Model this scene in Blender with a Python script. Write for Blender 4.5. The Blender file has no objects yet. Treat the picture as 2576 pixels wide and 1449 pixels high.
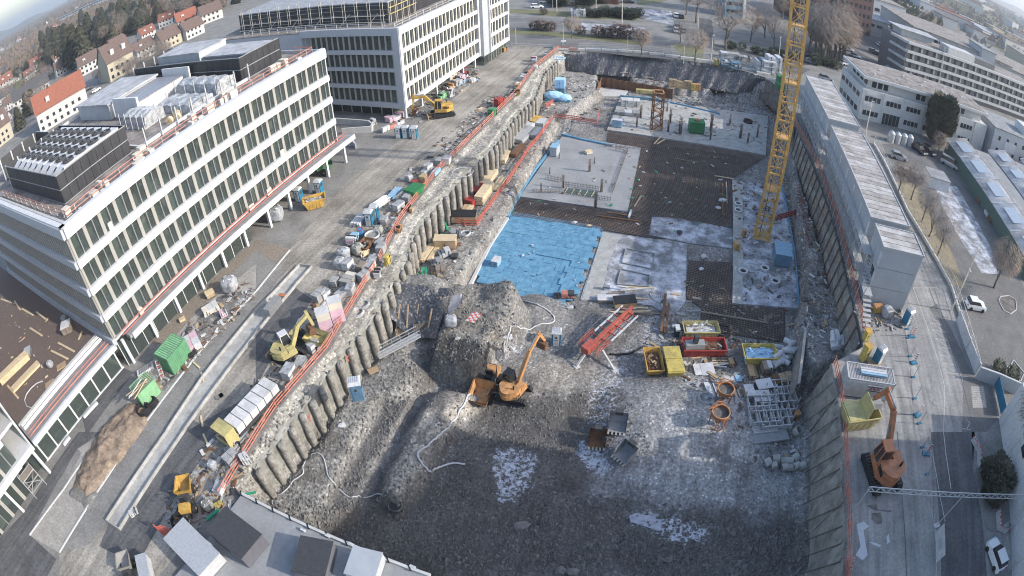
import bpy,math,random,bmesh
import numpy as np
from mathutils import Vector,Matrix
from mathutils.geometry import tessellate_polygon
random.seed(7);rng=np.random.default_rng(7)
R=math.radians
S=bpy.context.scene
C=S.collection
H=43.0
# ---- camera: a wide fisheye on a mast over the pit
PITCH,ROLL,FK,K3=0.689949341,-0.0341774313,1.53176985,0.0582136
cam=bpy.data.cameras.new('camera');cam.type='PANO'
cam.panorama_type='FISHEYE_LENS_POLYNOMIAL'
cam.sensor_width=36;cam.sensor_fit='HORIZONTAL'
cam.fisheye_fov=R(178)
cam.fisheye_polynomial_k0=0
cam.fisheye_polynomial_k1=-(0.0715556/FK)
cam.fisheye_polynomial_k2=0
cam.fisheye_polynomial_k3=-(K3/FK)*0.0715556**3
cam.fisheye_polynomial_k4=0
cam.clip_start=.1;cam.clip_end=20000
co=bpy.data.objects.new('camera',cam);C.objects.link(co)
cp,sp,cr,sr=math.cos(PITCH),math.sin(PITCH),math.cos(ROLL),math.sin(ROLL)
rt=Vector((cr,sr*sp,sr*cp));up=Vector((-sr,cr*sp,cr*cp));fw=Vector((0,cp,-sp))
M=Matrix((rt,up,-fw)).transposed().to_4x4();M.translation=(0,0,H)
co.matrix_world=M
S.camera=co
# ---- light
SUN_EL,SUN_DIR=27.0,Vector((.96,-.26,0)).normalized()   # direction towards the sun
w=bpy.data.worlds.new('World');S.world=w;w.use_nodes=True
nt=w.node_tree;nt.nodes.clear()
sky=nt.nodes.new('ShaderNodeTexSky');sky.sky_type='NISHITA';sky.sun_disc=False
sky.sun_elevation=R(SUN_EL);sky.sun_rotation=math.atan2(SUN_DIR.x,SUN_DIR.y)
sky.air_density=1.0;sky.dust_density=1.6;sky.ozone_density=.7
bg=nt.nodes.new('ShaderNodeBackground');bg.inputs[1].default_value=0.15
wo=nt.nodes.new('ShaderNodeOutputWorld')
nt.links.new(sky.outputs[0],bg.inputs[0]);nt.links.new(bg.outputs[0],wo.inputs[0])
sl=bpy.data.lights.new('sun','SUN');sl.energy=2.45;sl.angle=R(0.5);sl.color=(1,.93,.84)
so=bpy.data.objects.new('sun',sl);C.objects.link(so)
sd=Vector((SUN_DIR.x*math.cos(R(SUN_EL)),SUN_DIR.y*math.cos(R(SUN_EL)),math.sin(R(SUN_EL))))
so.rotation_euler=sd.to_track_quat('Z','Y').to_euler();so.location=(60,-20,80)
S.view_settings.view_transform='Standard';S.view_settings.look='None'
S.view_settings.exposure=1.0;S.view_settings.gamma=1
S.cycles.max_bounces=5;S.cycles.diffuse_bounces=2;S.cycles.glossy_bounces=2;S.cycles.transparent_max_bounces=12
S.cycles.use_denoising=True;S.cycles.pixel_filter_type='BLACKMAN_HARRIS';S.cycles.filter_width=1.05

# ---- picture position -> point at height z (survey of the photograph)
def ray(px,py):
	x,y=px-1288.,-(py-724.5);r=math.hypot(x,y)or 1e-9;q=r/1000
	th=q/FK*(1+K3*q*q);s,c=math.sin(th),math.cos(th)
	d=(s*x/r,s*y/r,c)
	a,b=cr*d[0]-sr*d[1],sr*d[0]+cr*d[1]
	return a,d[2]*cp+b*sp,-d[2]*sp+b*cp
def P(px,py,z=0.0):
	a,b,c=ray(px,py);t=(z-H)/c
	return Vector((a*t,b*t,z))
def T(i,j,x,y,z=0.0):return P(644*i+x/4,362.25*j+y/4,z)
def pxof(i,j,x,y):return 644*i+x/4,362.25*j+y/4
def PL(pts,z=0.0):return[P(a,b,z)for a,b in pts]
def TL(i,j,pts,z=0.0):return[T(i,j,a,b,z)for a,b in pts]
def ang(a,b):return math.atan2(b[1]-a[1],b[0]-a[0])

# ---- materials
MATS={}
def mat(name,col,rough=.8,var=.12,scale=1.5,bump=0.0,metal=0.0,col2=None,bscale=None,spec=.4,detail=4,thr=None,alpha=None,streak=None,grime=0.0,grit=0.0,track=None):
	m=bpy.data.materials.new(name);m.use_nodes=True;MATS[name]=m
	n=m.node_tree.nodes;l=m.node_tree.links
	b=n['Principled BSDF'];b.inputs['Roughness'].default_value=rough;b.inputs['Metallic'].default_value=metal
	b.inputs['Specular IOR Level'].default_value=spec
	tc=n.new('ShaderNodeNewGeometry');vec=tc.outputs['Position']
	if streak:
		mp=n.new('ShaderNodeMapping');mp.inputs['Scale'].default_value=streak
		l.new(vec,mp.inputs['Vector']);vec=mp.outputs[0]
	nz=n.new('ShaderNodeTexNoise');nz.inputs['Scale'].default_value=scale;nz.inputs['Detail'].default_value=detail
	nz.inputs['Roughness'].default_value=.65
	l.new(vec,nz.inputs['Vector'])
	rp=n.new('ShaderNodeValToRGB');l.new(nz.outputs[0],rp.inputs[0])
	c1=[max(0,x*(1-var))for x in col];c2=col2 or[min(1,x*(1+var))for x in col]
	lo,hi=thr or(.3,.7)
	rp.color_ramp.elements[0].position=lo;rp.color_ramp.elements[1].position=hi
	rp.color_ramp.elements[0].color=(*c1,1);rp.color_ramp.elements[1].color=(*c2,1)
	out=rp.outputs[0]
	if grime:
		n2=n.new('ShaderNodeTexNoise');n2.inputs['Scale'].default_value=.7;n2.inputs['Detail'].default_value=6
		l.new(tc.outputs['Position'],n2.inputs['Vector'])
		mr=n.new('ShaderNodeMapRange');mr.inputs[1].default_value=.45;mr.inputs[2].default_value=.75;mr.inputs[4].default_value=grime
		l.new(n2.outputs[0],mr.inputs[0])
		mx=n.new('ShaderNodeMix');mx.data_type='RGBA';l.new(mr.outputs[0],mx.inputs[0]);l.new(out,mx.inputs[6])
		mx.inputs[7].default_value=(.12,.10,.085,1);out=mx.outputs[2]
	if grit:
		n4=n.new('ShaderNodeTexNoise');n4.inputs['Scale'].default_value=3.0;n4.inputs['Detail'].default_value=8;n4.inputs['Roughness'].default_value=.75;l.new(tc.outputs['Position'],n4.inputs['Vector'])
		mg_=n.new('ShaderNodeMapRange');mg_.inputs[1].default_value=.35;mg_.inputs[2].default_value=.65;mg_.inputs[3].default_value=1-grit;mg_.inputs[4].default_value=1+grit;l.new(n4.outputs[0],mg_.inputs[0])
		sc4=n.new('ShaderNodeVectorMath');sc4.operation='SCALE';l.new(out,sc4.inputs[0]);l.new(mg_.outputs[0],sc4.inputs['Scale']);out=sc4.outputs[0]
	if track is not None:
		mp2=n.new('ShaderNodeMapping');mp2.vector_type='TEXTURE';mp2.inputs['Rotation'].default_value=(0,0,track);mp2.inputs['Scale'].default_value=(.7,14,1);l.new(tc.outputs['Position'],mp2.inputs['Vector'])
		n5=n.new('ShaderNodeTexNoise');n5.inputs['Scale'].default_value=1.0;n5.inputs['Detail'].default_value=6;n5.inputs['Distortion'].default_value=.4;l.new(mp2.outputs[0],n5.inputs['Vector'])
		m5=n.new('ShaderNodeMapRange');m5.inputs[1].default_value=.35;m5.inputs[2].default_value=.65;m5.inputs[3].default_value=.8;m5.inputs[4].default_value=1.2;l.new(n5.outputs[0],m5.inputs[0])
		s5=n.new('ShaderNodeVectorMath');s5.operation='SCALE';l.new(out,s5.inputs[0]);l.new(m5.outputs[0],s5.inputs['Scale']);out=s5.outputs[0]
	l.new(out,b.inputs['Base Color'])
	if bump:
		n3=n.new('ShaderNodeTexNoise');n3.inputs['Scale'].default_value=bscale or scale*6;n3.inputs['Detail'].default_value=5
		l.new(vec,n3.inputs['Vector'])
		bp=n.new('ShaderNodeBump');bp.inputs['Strength'].default_value=min(1,bump);bp.inputs['Distance'].default_value=.15
		l.new(n3.outputs[0],bp.inputs['Height']);l.new(bp.outputs[0],b.inputs['Normal'])
	return m
mat('white',(.58,.59,.605),.5,.06,.8,col2=(.66,.67,.685),streak=(1.5,1.5,.15));mat('white_dirty',(.60,.60,.60),.6,.15,2,grime=.3)
mat('cream',(.62,.58,.50),.8,.08);mat('greywall',(.42,.44,.47),.6,.06)  # greywall: grey walls, and the painted shade on the white office ends
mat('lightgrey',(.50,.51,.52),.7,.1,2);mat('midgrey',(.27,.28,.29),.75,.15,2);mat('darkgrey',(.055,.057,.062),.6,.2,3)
mat('black',(.018,.018,.02),.5,.3,3);mat('blackmesh',(.035,.036,.042),.55,.35,.6,streak=(1,1,.2))
mat('panelgrey',(.33,.32,.30),.55,.04);mat('concrete',(.40,.40,.385),.85,.18,.8,bump=.1,grime=.35,grit=.15,detail=8)
mat('concrete_light',(.52,.52,.51),.85,.1,1.2);mat('slab',(.30,.31,.32),.8,.22,.35,detail=8,bump=.08,grime=.35,grit=.12)
mat('slab_snow',(.27,.28,.30),.85,.3,.45,col2=(.56,.58,.64),detail=12,thr=(.42,.62),grit=.25)
mat('pile',(.25,.24,.215),.95,.35,2.6,bump=1,bscale=5,col2=(.46,.44,.40),detail=9,grime=.5);mat('shotcrete',(.24,.24,.215),.95,.3,.9,bump=.8,bscale=4,col2=(.40,.40,.365),detail=9,grime=.5)
mat('rust',(.16,.085,.05),.85,.35,3);mat('rebar',(.19,.15,.13),.8,.35,.8);mat('rail_red',(.55,.13,.09),.55,.25,2.5,grime=.25)
mat('rail_faded',(.50,.20,.15),.7,.35,2.5,grime=.3)
mat('wood',(.42,.31,.19),.8,.3,3,streak=(1,4,1));mat('wood_light',(.62,.50,.33),.75,.2,3);mat('wood_grey',(.24,.205,.17),.85,.3,3)
mat('plank_new',(.58,.47,.31),.75,.22,5)
mat('yellow',(.50,.40,.11),.5,.25,3,grime=.5);mat('yellow_pale',(.48,.42,.19),.5,.15,3,grime=.45);mat('ochre',(.55,.34,.08),.5,.25,2,grime=.45)
mat('crane_yellow',(.60,.36,.11),.5,.15,1.0,grime=.3);mat('skylight',(.42,.48,.54),.3,.1);mat('orange',(.42,.165,.075),.5,.25,2,grime=.5);mat('orange_pale',(.52,.27,.11),.55,.3,2,grime=.6,grit=.2)
mat('boom_red',(.42,.10,.07),.45,.2,2,grime=.15);mat('green_dark',(.03,.19,.07),.5,.25,2,grime=.2)
mat('green',(.12,.30,.165),.5,.18,1.5,grime=.3);mat('green_pale',(.25,.48,.27),.55,.2,1.5,grime=.3);mat('emerald',(.03,.30,.16),.4,.1)
mat('tblue',(.03,.17,.28),.4,.12);mat('blue',(.05,.20,.42),.5,.15);mat('foam',(.09,.26,.42),.8,.2,1.0,col2=(.17,.36,.51),detail=9,grit=.12);mat('mesh_base',(.06,.055,.052),.9,.45,.35,detail=9,grit=.3)
mat('foam_pale',(.25,.42,.56),.7,.15,2);mat('iceblue',(.38,.62,.85),.6,.15,1.5);mat('container_blue',(.12,.22,.31),.5,.2)
mat('pink',(.60,.42,.50),.6,.12,2);mat('red',(.34,.05,.045),.5,.2,2);mat('rubber',(.022,.022,.024),.85,.3,4)
mat('steel',(.40,.41,.42),.4,.15,3,metal=.6);mat('galv',(.50,.51,.52),.5,.12,4,metal=.35);mat('plastic_white',(.56,.57,.59),.45,.15,3,grime=.15)
mat('film',(.26,.275,.29),.3,.35,1.5,bump=.6,bscale=6,col2=(.52,.54,.57));mat('grave',(.30,.29,.28),.95,.35,3,bump=.8)
mat('asphalt',(.105,.107,.112),.9,.3,.35,detail=9,bump=.15,grime=.2,grit=.3,track=-.39);mat('asphalt_light',(.22,.215,.205),.9,.3,.25,detail=10,bump=.15,grit=.25)
mat('asphalt_road',(.17,.168,.165),.9,.25,.2,detail=9,grit=.22,track=1.42);mat('asphalt_yard',(.155,.154,.152),.9,.3,.25,detail=10,grit=.25);mat('road_concrete',(.25,.25,.25),.9,.25,.3,detail=10,col2=(.34,.335,.325),grit=.2,track=-.3)
mat('paving',(.33,.315,.29),.9,.18,.7,detail=8,bump=.3,bscale=5,grit=.25)
mat('site_dust',(.215,.198,.172),.95,.3,.13,detail=11,col2=(.41,.385,.34),bump=.4,bscale=3,grit=.3,track=-.39)
mat('sand',(.20,.15,.11),.95,.28,1.2,bump=1,bscale=2.0,col2=(.34,.265,.20),detail=9,grit=.25);mat('roof_brown',(.15,.115,.10),.95,.25,4,detail=8,bump=.3)
mat('roof_gravel',(.22,.19,.17),.95,.45,.5,detail=10,col2=(.38,.35,.33));mat('roof_grey',(.26,.27,.28),.9,.25,.5,detail=8)
mat('roof_white',(.33,.34,.355),.75,.3,.6,detail=8,col2=(.52,.53,.56));mat('ribroof',(.36,.33,.31),.75,.45,.35,col2=(.60,.59,.59),detail=9)
mat('tile_red',(.20,.09,.065),.85,.2,1.5);mat('tile_brown',(.13,.095,.085),.9,.25,1.5);mat('tile_dark',(.075,.075,.08),.85,.2,1.5)
mat('tile_orange',(.26,.10,.065),.8,.18,1.2)
mat('plaster',(.48,.48,.47),.85,.07);mat('plaster_yellow',(.42,.385,.30),.85,.08);mat('plaster_grey',(.33,.33,.34),.85,.08)
mat('brickred',(.085,.05,.048),.85,.2,2);mat('office_white',(.48,.49,.49),.7,.07,.8,grime=.08);mat('hotel_grey',(.135,.135,.15),.6,.12)
mat('containergrey',(.40,.43,.46),.55,.08,.6,grime=.06);mat('hall_green',(.075,.125,.11),.6,.08);mat('windark',(.025,.03,.038),.12,.3,.8,spec=.8)
mat('curtain',(.45,.45,.42),.8,.1);mat('ribroof_b',(.27,.245,.23),.8,.4,.5,col2=(.46,.44,.43),detail=9);mat('snow',(.50,.52,.56),.7,.08,2);mat('ice',(.36,.37,.43),.3,.3,1.5)
mat('tarp',(.06,.063,.073),.32,.4,1.2,streak=(2.6,2.6,.3),spec=.8,col2=(.30,.31,.33),thr=(.52,.72),bump=.5,bscale=3);mat('tarp_light',(.22,.22,.24),.35,.3,2,spec=.7)  # tarp's pale upright streaks: light on the folds painted in, with some dust
mat('soil',(.13,.12,.112),.95,.4,.8,detail=9,bump=.8,bscale=5,col2=(.24,.225,.21));mat('rock',(.20,.195,.185),.95,.35,3,bump=.6)
mat('leaf_dark',(.05,.058,.038),.8,.5,.6,col2=(.125,.125,.085));mat('leaf_hedge',(.045,.062,.038),.8,.5,1.5)
mat('leaf_blue',(.05,.075,.065),.8,.4,1.5);mat('twig',(.25,.215,.19),.9,.3,1);mat('twig_warm',(.30,.235,.185),.9,.3,1);mat('bark',(.13,.11,.095),.9,.3,3)
mat('shrub_brown',(.17,.125,.11),.9,.35,1.5);mat('grass',(.16,.16,.085),.95,.35,.25,detail=9);mat('grass_dry',(.26,.225,.155),.95,.25,.6,detail=8)
mat('marking',(.42,.42,.41),.8,.25,3);mat('grout',(.16,.155,.15),.95,.2,1)
mat('field',(.20,.17,.11),.95,.35,.012,col2=(.15,.16,.075),detail=5,thr=(.42,.58));mat('hill',(.10,.105,.085),.95,.4,.01,detail=8)
mat('carblack',(.02,.02,.024),.2,.1,spec=.8);mat('cargrey',(.20,.21,.22),.25,.1,spec=.8,metal=.3);mat('carblue',(.03,.06,.14),.25,.1,spec=.8)
mat('carwhite',(.78,.79,.80),.22,.03,spec=.8);mat('carsilver',(.45,.46,.48),.25,.08,spec=.8,metal=.4)
mat('pack_grey',(.33,.335,.34),.8,.25,2.5,grit=.2);mat('canvas',(.30,.31,.33),.6,.35,1.0,streak=(1,1,.3))
def glassmat(name,tint,trans):
	m=bpy.data.materials.new(name);m.use_nodes=True;MATS[name]=m
	n=m.node_tree.nodes;l=m.node_tree.links;n.clear()
	o=n.new('ShaderNodeOutputMaterial');mx=n.new('ShaderNodeMixShader');tr=n.new('ShaderNodeBsdfTransparent')
	pr=n.new('ShaderNodeBsdfPrincipled');tr.inputs[0].default_value=(*tint,1)
	pr.inputs['Base Color'].default_value=(.095,.112,.11,1);pr.inputs['Roughness'].default_value=.04;pr.inputs['Specular IOR Level'].default_value=.9
	mx.inputs[0].default_value=trans;l.new(pr.outputs[0],mx.inputs[1]);l.new(tr.outputs[0],mx.inputs[2]);l.new(mx.outputs[0],o.inputs[0])
glassmat('glass',(.74,.82,.80),.6)

# ---- mesh building
class MB:
	def __init__(s):s.v=[];s.f=[];s.m=[]
	def add(s,vs,fs,m=0):
		o=len(s.v);s.v+=[tuple(v)for v in vs]
		s.f+=[tuple(i+o for i in f)for f in fs];s.m+=[m]*len(fs);return s
	BF=((0,3,2,1),(4,5,6,7),(0,1,5,4),(1,2,6,5),(2,3,7,6),(3,0,4,7))
	def box(s,x0,x1,y0,y1,z0,z1,m=0):
		return s.add([(x0,y0,z0),(x1,y0,z0),(x1,y1,z0),(x0,y1,z0),(x0,y0,z1),(x1,y0,z1),(x1,y1,z1),(x0,y1,z1)],MB.BF,m)
	def cbox(s,c,d,rz=0,m=0,rx=0):
		mt=Matrix.Rotation(rz,3,'Z')@Matrix.Rotation(rx,3,'X');a,b,e=d[0]/2,d[1]/2,d[2]/2;c=Vector(c)
		vs=[c+mt@Vector(q)for q in((-a,-b,-e),(a,-b,-e),(a,b,-e),(-a,b,-e),(-a,-b,e),(a,-b,e),(a,b,e),(-a,b,e))]
		return s.add(vs,MB.BF,m)
	def beam(s,a,b,w,h=None,m=0,upv=None):
		a,b=Vector(a),Vector(b);d=(b-a)
		if d.length<1e-6:return s
		d.normalize();u=Vector(upv or(0,0,1))
		if abs(d.dot(u))>.98:u=Vector((1,0,0))
		x=d.cross(u).normalized();y=x.cross(d);h=h or w;x=x*w/2;y=y*h/2
		return s.add([a-x-y,a+x-y,a+x+y,a-x+y,b-x-y,b+x-y,b+x+y,b-x+y],((0,1,2,3)[::-1][::-1],(7,6,5,4),(1,0,4,5),(2,1,5,6),(3,2,6,7),(0,3,7,4)),m)
	def prism(s,poly,z0,z1,m=0,mt=None):
		n=len(poly);p=[(q[0],q[1])for q in poly]
		if sum(p[i][0]*p[(i+1)%n][1]-p[(i+1)%n][0]*p[i][1]for i in range(n))<0:p=p[::-1]
		vs=[(x,y,z0)for x,y in p]+[(x,y,z1)for x,y in p]
		s.add(vs,[tuple(range(n))[::-1]]+[(i,(i+1)%n,(i+1)%n+n,i+n)for i in range(n)],m)
		s.add([(x,y,z1)for x,y in p],[tuple(range(n))],m if mt is None else mt);return s
	def cyl(s,c,r,h,n=10,m=0,r2=None,cap=True,axis=None):
		r2=r if r2 is None else r2;c=Vector(c);q=Vector(axis or(0,0,1)).to_track_quat('Z','Y').to_matrix()
		vs=[c+q@Vector((math.cos(2*math.pi*i/n)*rr,math.sin(2*math.pi*i/n)*rr,zz))for rr,zz in((r,0),(r2,h))for i in range(n)]
		fs=[(i,(i+1)%n,(i+1)%n+n,i+n)for i in range(n)]
		if cap:fs+=[tuple(range(n))[::-1],tuple(range(n,2*n))]
		return s.add(vs,fs,m)
	def ring(s,c,r,t,h,n=14,m=0,axis=None):   # open hollow cylinder
		c=Vector(c);q=Vector(axis or(0,0,1)).to_track_quat('Z','Y').to_matrix();vs=[]
		for rr,zz in((r,0),(r,h),(r-t,h),(r-t,0)):
			vs+=[c+q@Vector((math.cos(2*math.pi*i/n)*rr,math.sin(2*math.pi*i/n)*rr,zz))for i in range(n)]
		fs=[(k*n+i,k*n+(i+1)%n,((k+1)%4)*n+(i+1)%n,((k+1)%4)*n+i)for k in range(4)for i in range(n)]
		return s.add(vs,fs,m)
	def tube(s,pts,r,n=6,m=0,closed=False):
		pts=[Vector(p)for p in pts];k=len(pts);vs=[];rs=r if isinstance(r,(list,tuple))else[r]*k
		for i,p in enumerate(pts):
			d=(pts[min(i+1,k-1)]-pts[max(i-1,0)])
			if d.length<1e-9:d=Vector((0,0,1))
			d.normalize();u=Vector((0,0,1))if abs(d.z)<.95 else Vector((1,0,0));x=d.cross(u).normalized();y=x.cross(d)
			vs+=[p+x*math.cos(2*math.pi*j/n)*rs[i]+y*math.sin(2*math.pi*j/n)*rs[i]for j in range(n)]
		fs=[(i*n+j,(i+1)*n+j,(i+1)*n+(j+1)%n,i*n+(j+1)%n)for i in range(k-1)for j in range(n)]
		fs+=[tuple(range(n)),tuple(range((k-1)*n,k*n))[::-1]]
		return s.add(vs,fs,m)
	def blob(s,c,d,seed=0,m=0,n=1,rough=.25,sq=0):
		bm=bmesh.new();bmesh.ops.create_icosphere(bm,subdivisions=n,radius=1);rr=random.Random(seed)
		if sq:
			for v in bm.verts:v.co/=max(abs(v.co.x),abs(v.co.y),abs(v.co.z))**sq
		vs=[(c[0]+v.co.x*d[0]*(1+rr.uniform(-rough,rough)),c[1]+v.co.y*d[1]*(1+rr.uniform(-rough,rough)),c[2]+v.co.z*d[2]*(1+rr.uniform(-rough,rough)))for v in bm.verts]
		fs=[tuple(v.index for v in f.verts)for f in bm.faces];bm.free();return s.add(vs,fs,m)
	def mesh(s,name,mats,smooth=False):
		me=bpy.data.meshes.new(name);me.from_pydata(s.v,[],s.f)
		for q in(mats if isinstance(mats,(list,tuple))else[mats]):me.materials.append(MATS[q]if isinstance(q,str)else q)
		me.polygons.foreach_set('material_index',s.m)
		if smooth:me.polygons.foreach_set('use_smooth',[True]*len(s.f))
		me.update();return me
	def build(s,name,mats,parent=None,loc=None,rz=0,smooth=False):
		return put(s.mesh(name,mats,smooth),name,parent,loc,rz)
def put(me,name,parent=None,loc=None,rz=0,rot=None,scale=None):
	o=bpy.data.objects.new(name,me);C.objects.link(o);o.parent=parent
	if parent:CHD.setdefault(parent.name,[]).append(o)
	if loc is not None:o.location=loc
	if rz:o.rotation_euler=(0,0,rz)
	if rot:o.rotation_euler=rot
	if scale:o.scale=scale if isinstance(scale,(tuple,list))else(scale,)*3
	return o
def tag(o,label,cat,group=None):
	o['label']=label;o['category']=cat
	if group:o['group']=group
	return o
def thing(name,label,cat,loc=(0,0,0),rz=0,group=None):
	o=bpy.data.objects.new(name,None);C.objects.link(o);o.location=loc;o.rotation_euler=(0,0,rz);o.empty_display_size=.3
	return tag(o,label,cat,group)
def kind(o,k):o['kind']=k;return o
CHD={}
def dup(root,loc,rz=0,label=None,group=None,scale=None):
	def cpy(o,par):
		c=o.copy();C.objects.link(c);c.parent=par
		if par:CHD.setdefault(par.name,[]).append(c)
		for ch in CHD.get(o.name,())[:]:cpy(ch,c)
		return c
	r=cpy(root,None);r.location=loc;r.rotation_euler=(0,0,rz)
	if scale:r.scale=(scale,)*3 if not isinstance(scale,tuple)else scale
	if label:r['label']=label
	if group:r['group']=group
	return r
class Kind:      # one prototype per kind, first call builds it in place, later calls copy it with its parts
	def __init__(s,fn):s.fn=fn;s.p={}
	def __call__(s,key,loc,rz,label,cat,group=None,scale=None,**kw):
		if key not in s.p:
			r=s.fn(key,**kw);s.p[key]=r
			r.location=loc;r.rotation_euler=(0,0,rz);tag(r,label,cat,group)
			if scale:r.scale=(scale,)*3 if not isinstance(scale,tuple)else scale
			return r
		r=dup(s.p[key],loc,rz,label,group,scale or(1.,1.,1.));r['category']=cat
		if not group and 'group' in r:del r['group']
		return r
def root_(name):return thing(name,'','')
def poly_sheet(name,poly,z,m,holes=None,thick=0):
	loops=[[Vector((q[0],q[1],0))for q in poly]]+[[Vector((q[0],q[1],0))for q in h]for h in(holes or[])]
	tri=tessellate_polygon(loops);vs=[(v.x,v.y,z)for L in loops for v in L]
	fs=[]
	for t in tri:
		a,b,c=[Vector(vs[i])for i in t]
		fs.append(tuple(t)if(b-a).cross(c-a).z>0 else tuple(t)[::-1])
	if thick:
		n=0
		for L in loops:
			k=len(L);o=len(vs);vs+=[(v.x,v.y,z-thick)for v in L]
			fs+=[(n+i,n+(i+1)%k,o+(i+1)%k,o+i)for i in range(k)];n+=k
	mb=MB();mb.add(vs,fs);return mb.build(name,m)
def inside(poly,x,y):
	r=np.zeros(x.shape,bool);n=len(poly)
	for i in range(n):
		x1,y1=poly[i][0],poly[i][1];x2,y2=poly[(i+1)%n][0],poly[(i+1)%n][1]
		c=((y1>y)!=(y2>y))&(x<(x2-x1)*(y-y1)/((y2-y1)or 1e-9)+x1);r^=c
	return r
def sdist(poly,x,y,closed=True):
	d=np.full(x.shape,1e9);n=len(poly)
	for i in range(n if closed else n-1):
		x1,y1=poly[i][0],poly[i][1];x2,y2=poly[(i+1)%n][0],poly[(i+1)%n][1]
		dx,dy=x2-x1,y2-y1;t=np.clip(((x-x1)*dx+(y-y1)*dy)/(dx*dx+dy*dy+1e-9),0,1)
		d=np.minimum(d,np.hypot(x-x1-t*dx,y-y1-t*dy))
	return np.where(inside(poly,x,y),-d,d)if closed else d
_G=[rng.random((64,64))for _ in range(6)]
def vnoise(x,y,s,k=0):
	g=_G[k%6];x=x/s+17.3*k;y=y/s+9.1*k;i=np.floor(x).astype(int);j=np.floor(y).astype(int);a=x-i;b=y-j
	a=a*a*(3-2*a);b=b*b*(3-2*b);q=lambda u,v:g[u%64,v%64]
	return(q(i,j)*(1-a)*(1-b)+q(i+1,j)*a*(1-b)+q(i,j+1)*(1-a)*b+q(i+1,j+1)*a*b)-.5
def fbm(x,y,s,o=4,k=0):return sum(vnoise(x,y,s/2**i,k+i)/1.6**i for i in range(o))
# ================= TERRAIN
EDGE_L=PL([(520,1325),(565,1250),(700,1030),(830,880),(960,660),(1010,560),(1110,430),(1220,320),(1300,240),(1345,175),(1408,125)])
EDGE_T=PL([(1425,128),(1600,137),(1720,152),(1850,172),(1925,195),(1972,230)])
EDGE_R=PL([(1990,300),(2044,399),(2102,557),(2132,687),(2172,872),(2092,914),(2107,994),(2117,1087),(2119,1212),(2127,1312),(2119,1449)])
EDGE_B=[Vector((22,4,0)),Vector((-6,6,0))]+PL([(1080,1449),(890,1378),(610,1240)])
PIT=EDGE_L[1:]+EDGE_T+EDGE_R+EDGE_B
# pile line, at the foot side
PILE=[T(1,3,20,390,-.8),T(1,3,150,220,-.8),T(1,3,265,75,-.8),T(1,2,500,1230,-.8),T(1,2,690,940,-.8),T(1,2,790,790,-.8),T(1,2,985,565,-.8),T(1,2,1170,350,-.8),T(1,2,1330,90,-.8),
		T(1,1,1530,1180,-.8),T(1,1,1590,960,-.8),T(1,1,1660,840,-.8),T(1,1,1780,680,-.8),T(1,1,1930,520,-.8),T(1,1,2070,370,-.8),T(1,1,2240,190,-.8),T(1,1,2400,40,-.8),
		T(2,0,20,1210,-.8),T(2,0,110,1110,-.8),T(2,0,240,980,-.8),T(2,0,330,730,-.8),T(2,0,480,590,-.8)]
def px_poly(pts,z):return[(q.x,q.y)for q in PL(pts,z)]
shelf=[(q.x-3*(k<11),q.y-(2 if k==0 else 0))for k,q in enumerate(EDGE_L[1:])]+[(q.x+1,q.y+1)for q in EDGE_T[:1]]+[(q.x-.5,q.y+.2)for q in PILE[::-1]]
GX,GY,GS=-30,2,.4
nx,ny=int(104/GS),int(146/GS)
X,Y=np.meshgrid(GX+np.arange(nx)*GS,GY+np.arange(ny)*GS)
def blend(h,poly,z,soft=.8,rough=0,k=0,tilt=None):
	d=sdist(poly,X,Y)+rough*fbm(X,Y,3.5,3,k)
	t=np.clip(.5-d/soft,0,1);t=t*t*(3-2*t);zz=z if tilt is None else z+tilt(X,Y)
	return h*(1-t)+zz*t
def mound(h,c,r,hgt,e=1.6,rot=0,asp=1):
	dx,dy=X-c[0],Y-c[1];a=dx*math.cos(rot)+dy*math.sin(rot);b=(-dx*math.sin(rot)+dy*math.cos(rot))*asp
	d=np.hypot(a,b)/r;return h+hgt*np.clip(1-d**e,0,1)**1.2
hh=np.full(X.shape,-7.5)+.12*fbm(X,Y,6,4)
flat=np.zeros(X.shape)
# terrace along the piled wall (upper part)
terr=[(q.x,q.y)for q in PILE[8:]]+px_poly([(1560,200),(1500,260),(1400,330),(1345,415),(1290,500),(1215,610),(1140,735),(1010,735)],-5.2)
hh=blend(hh,terr,-5.1,.9,.3,1)
hh=blend(hh,px_poly([(1400,130),(1560,160),(1800,225),(1960,235),(1985,300),(1930,290),(1700,245),(1545,235),(1500,330),(1395,325),(1340,260)],-5),-5.0,2.0,.5,2)
hh=blend(hh,px_poly([(1505,192),(1580,205),(1590,240),(1500,245)],-7.5),-7.4,.4)
hh=blend(hh,px_poly([(1395,308),(1500,320),(1500,345),(1400,345)],-7.5),-7.4,.6)
# near shelf under the front piles
near=[(q.x-.6,q.y)for q in PILE[:9]]+px_poly([(1000,850),(1045,890),(1065,930),(1010,1010),(930,1130),(850,1290),(760,1330),(600,1235)],-5.4)
hh=blend(hh,near,-5.3,3.0,.6,3)
hh=blend(hh,px_poly([(900,1110),(960,1010),(1040,1000),(960,1120),(880,1290),(820,1280)],-6.2),-6.35,.9,.3)
hh=blend(hh,px_poly([(1075,1005),(1110,985),(1200,1000),(1150,1060),(1040,1220),(1000,1275),(950,1240)],-6.6),-5.9,2.2,.5,4)
hh=mound(hh,P(1130,1040,-6),6,.8,1.3,.9,1.6);hh=mound(hh,P(1350,960,-6.5),7.5,.9,1.5,0,1.4)
hh=blend(hh,px_poly([(1075,885),(1190,965),(1280,960),(1260,1000),(1180,1005),(1110,985),(1070,930)],-7.5),-7.8,1.0,.3)
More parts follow.
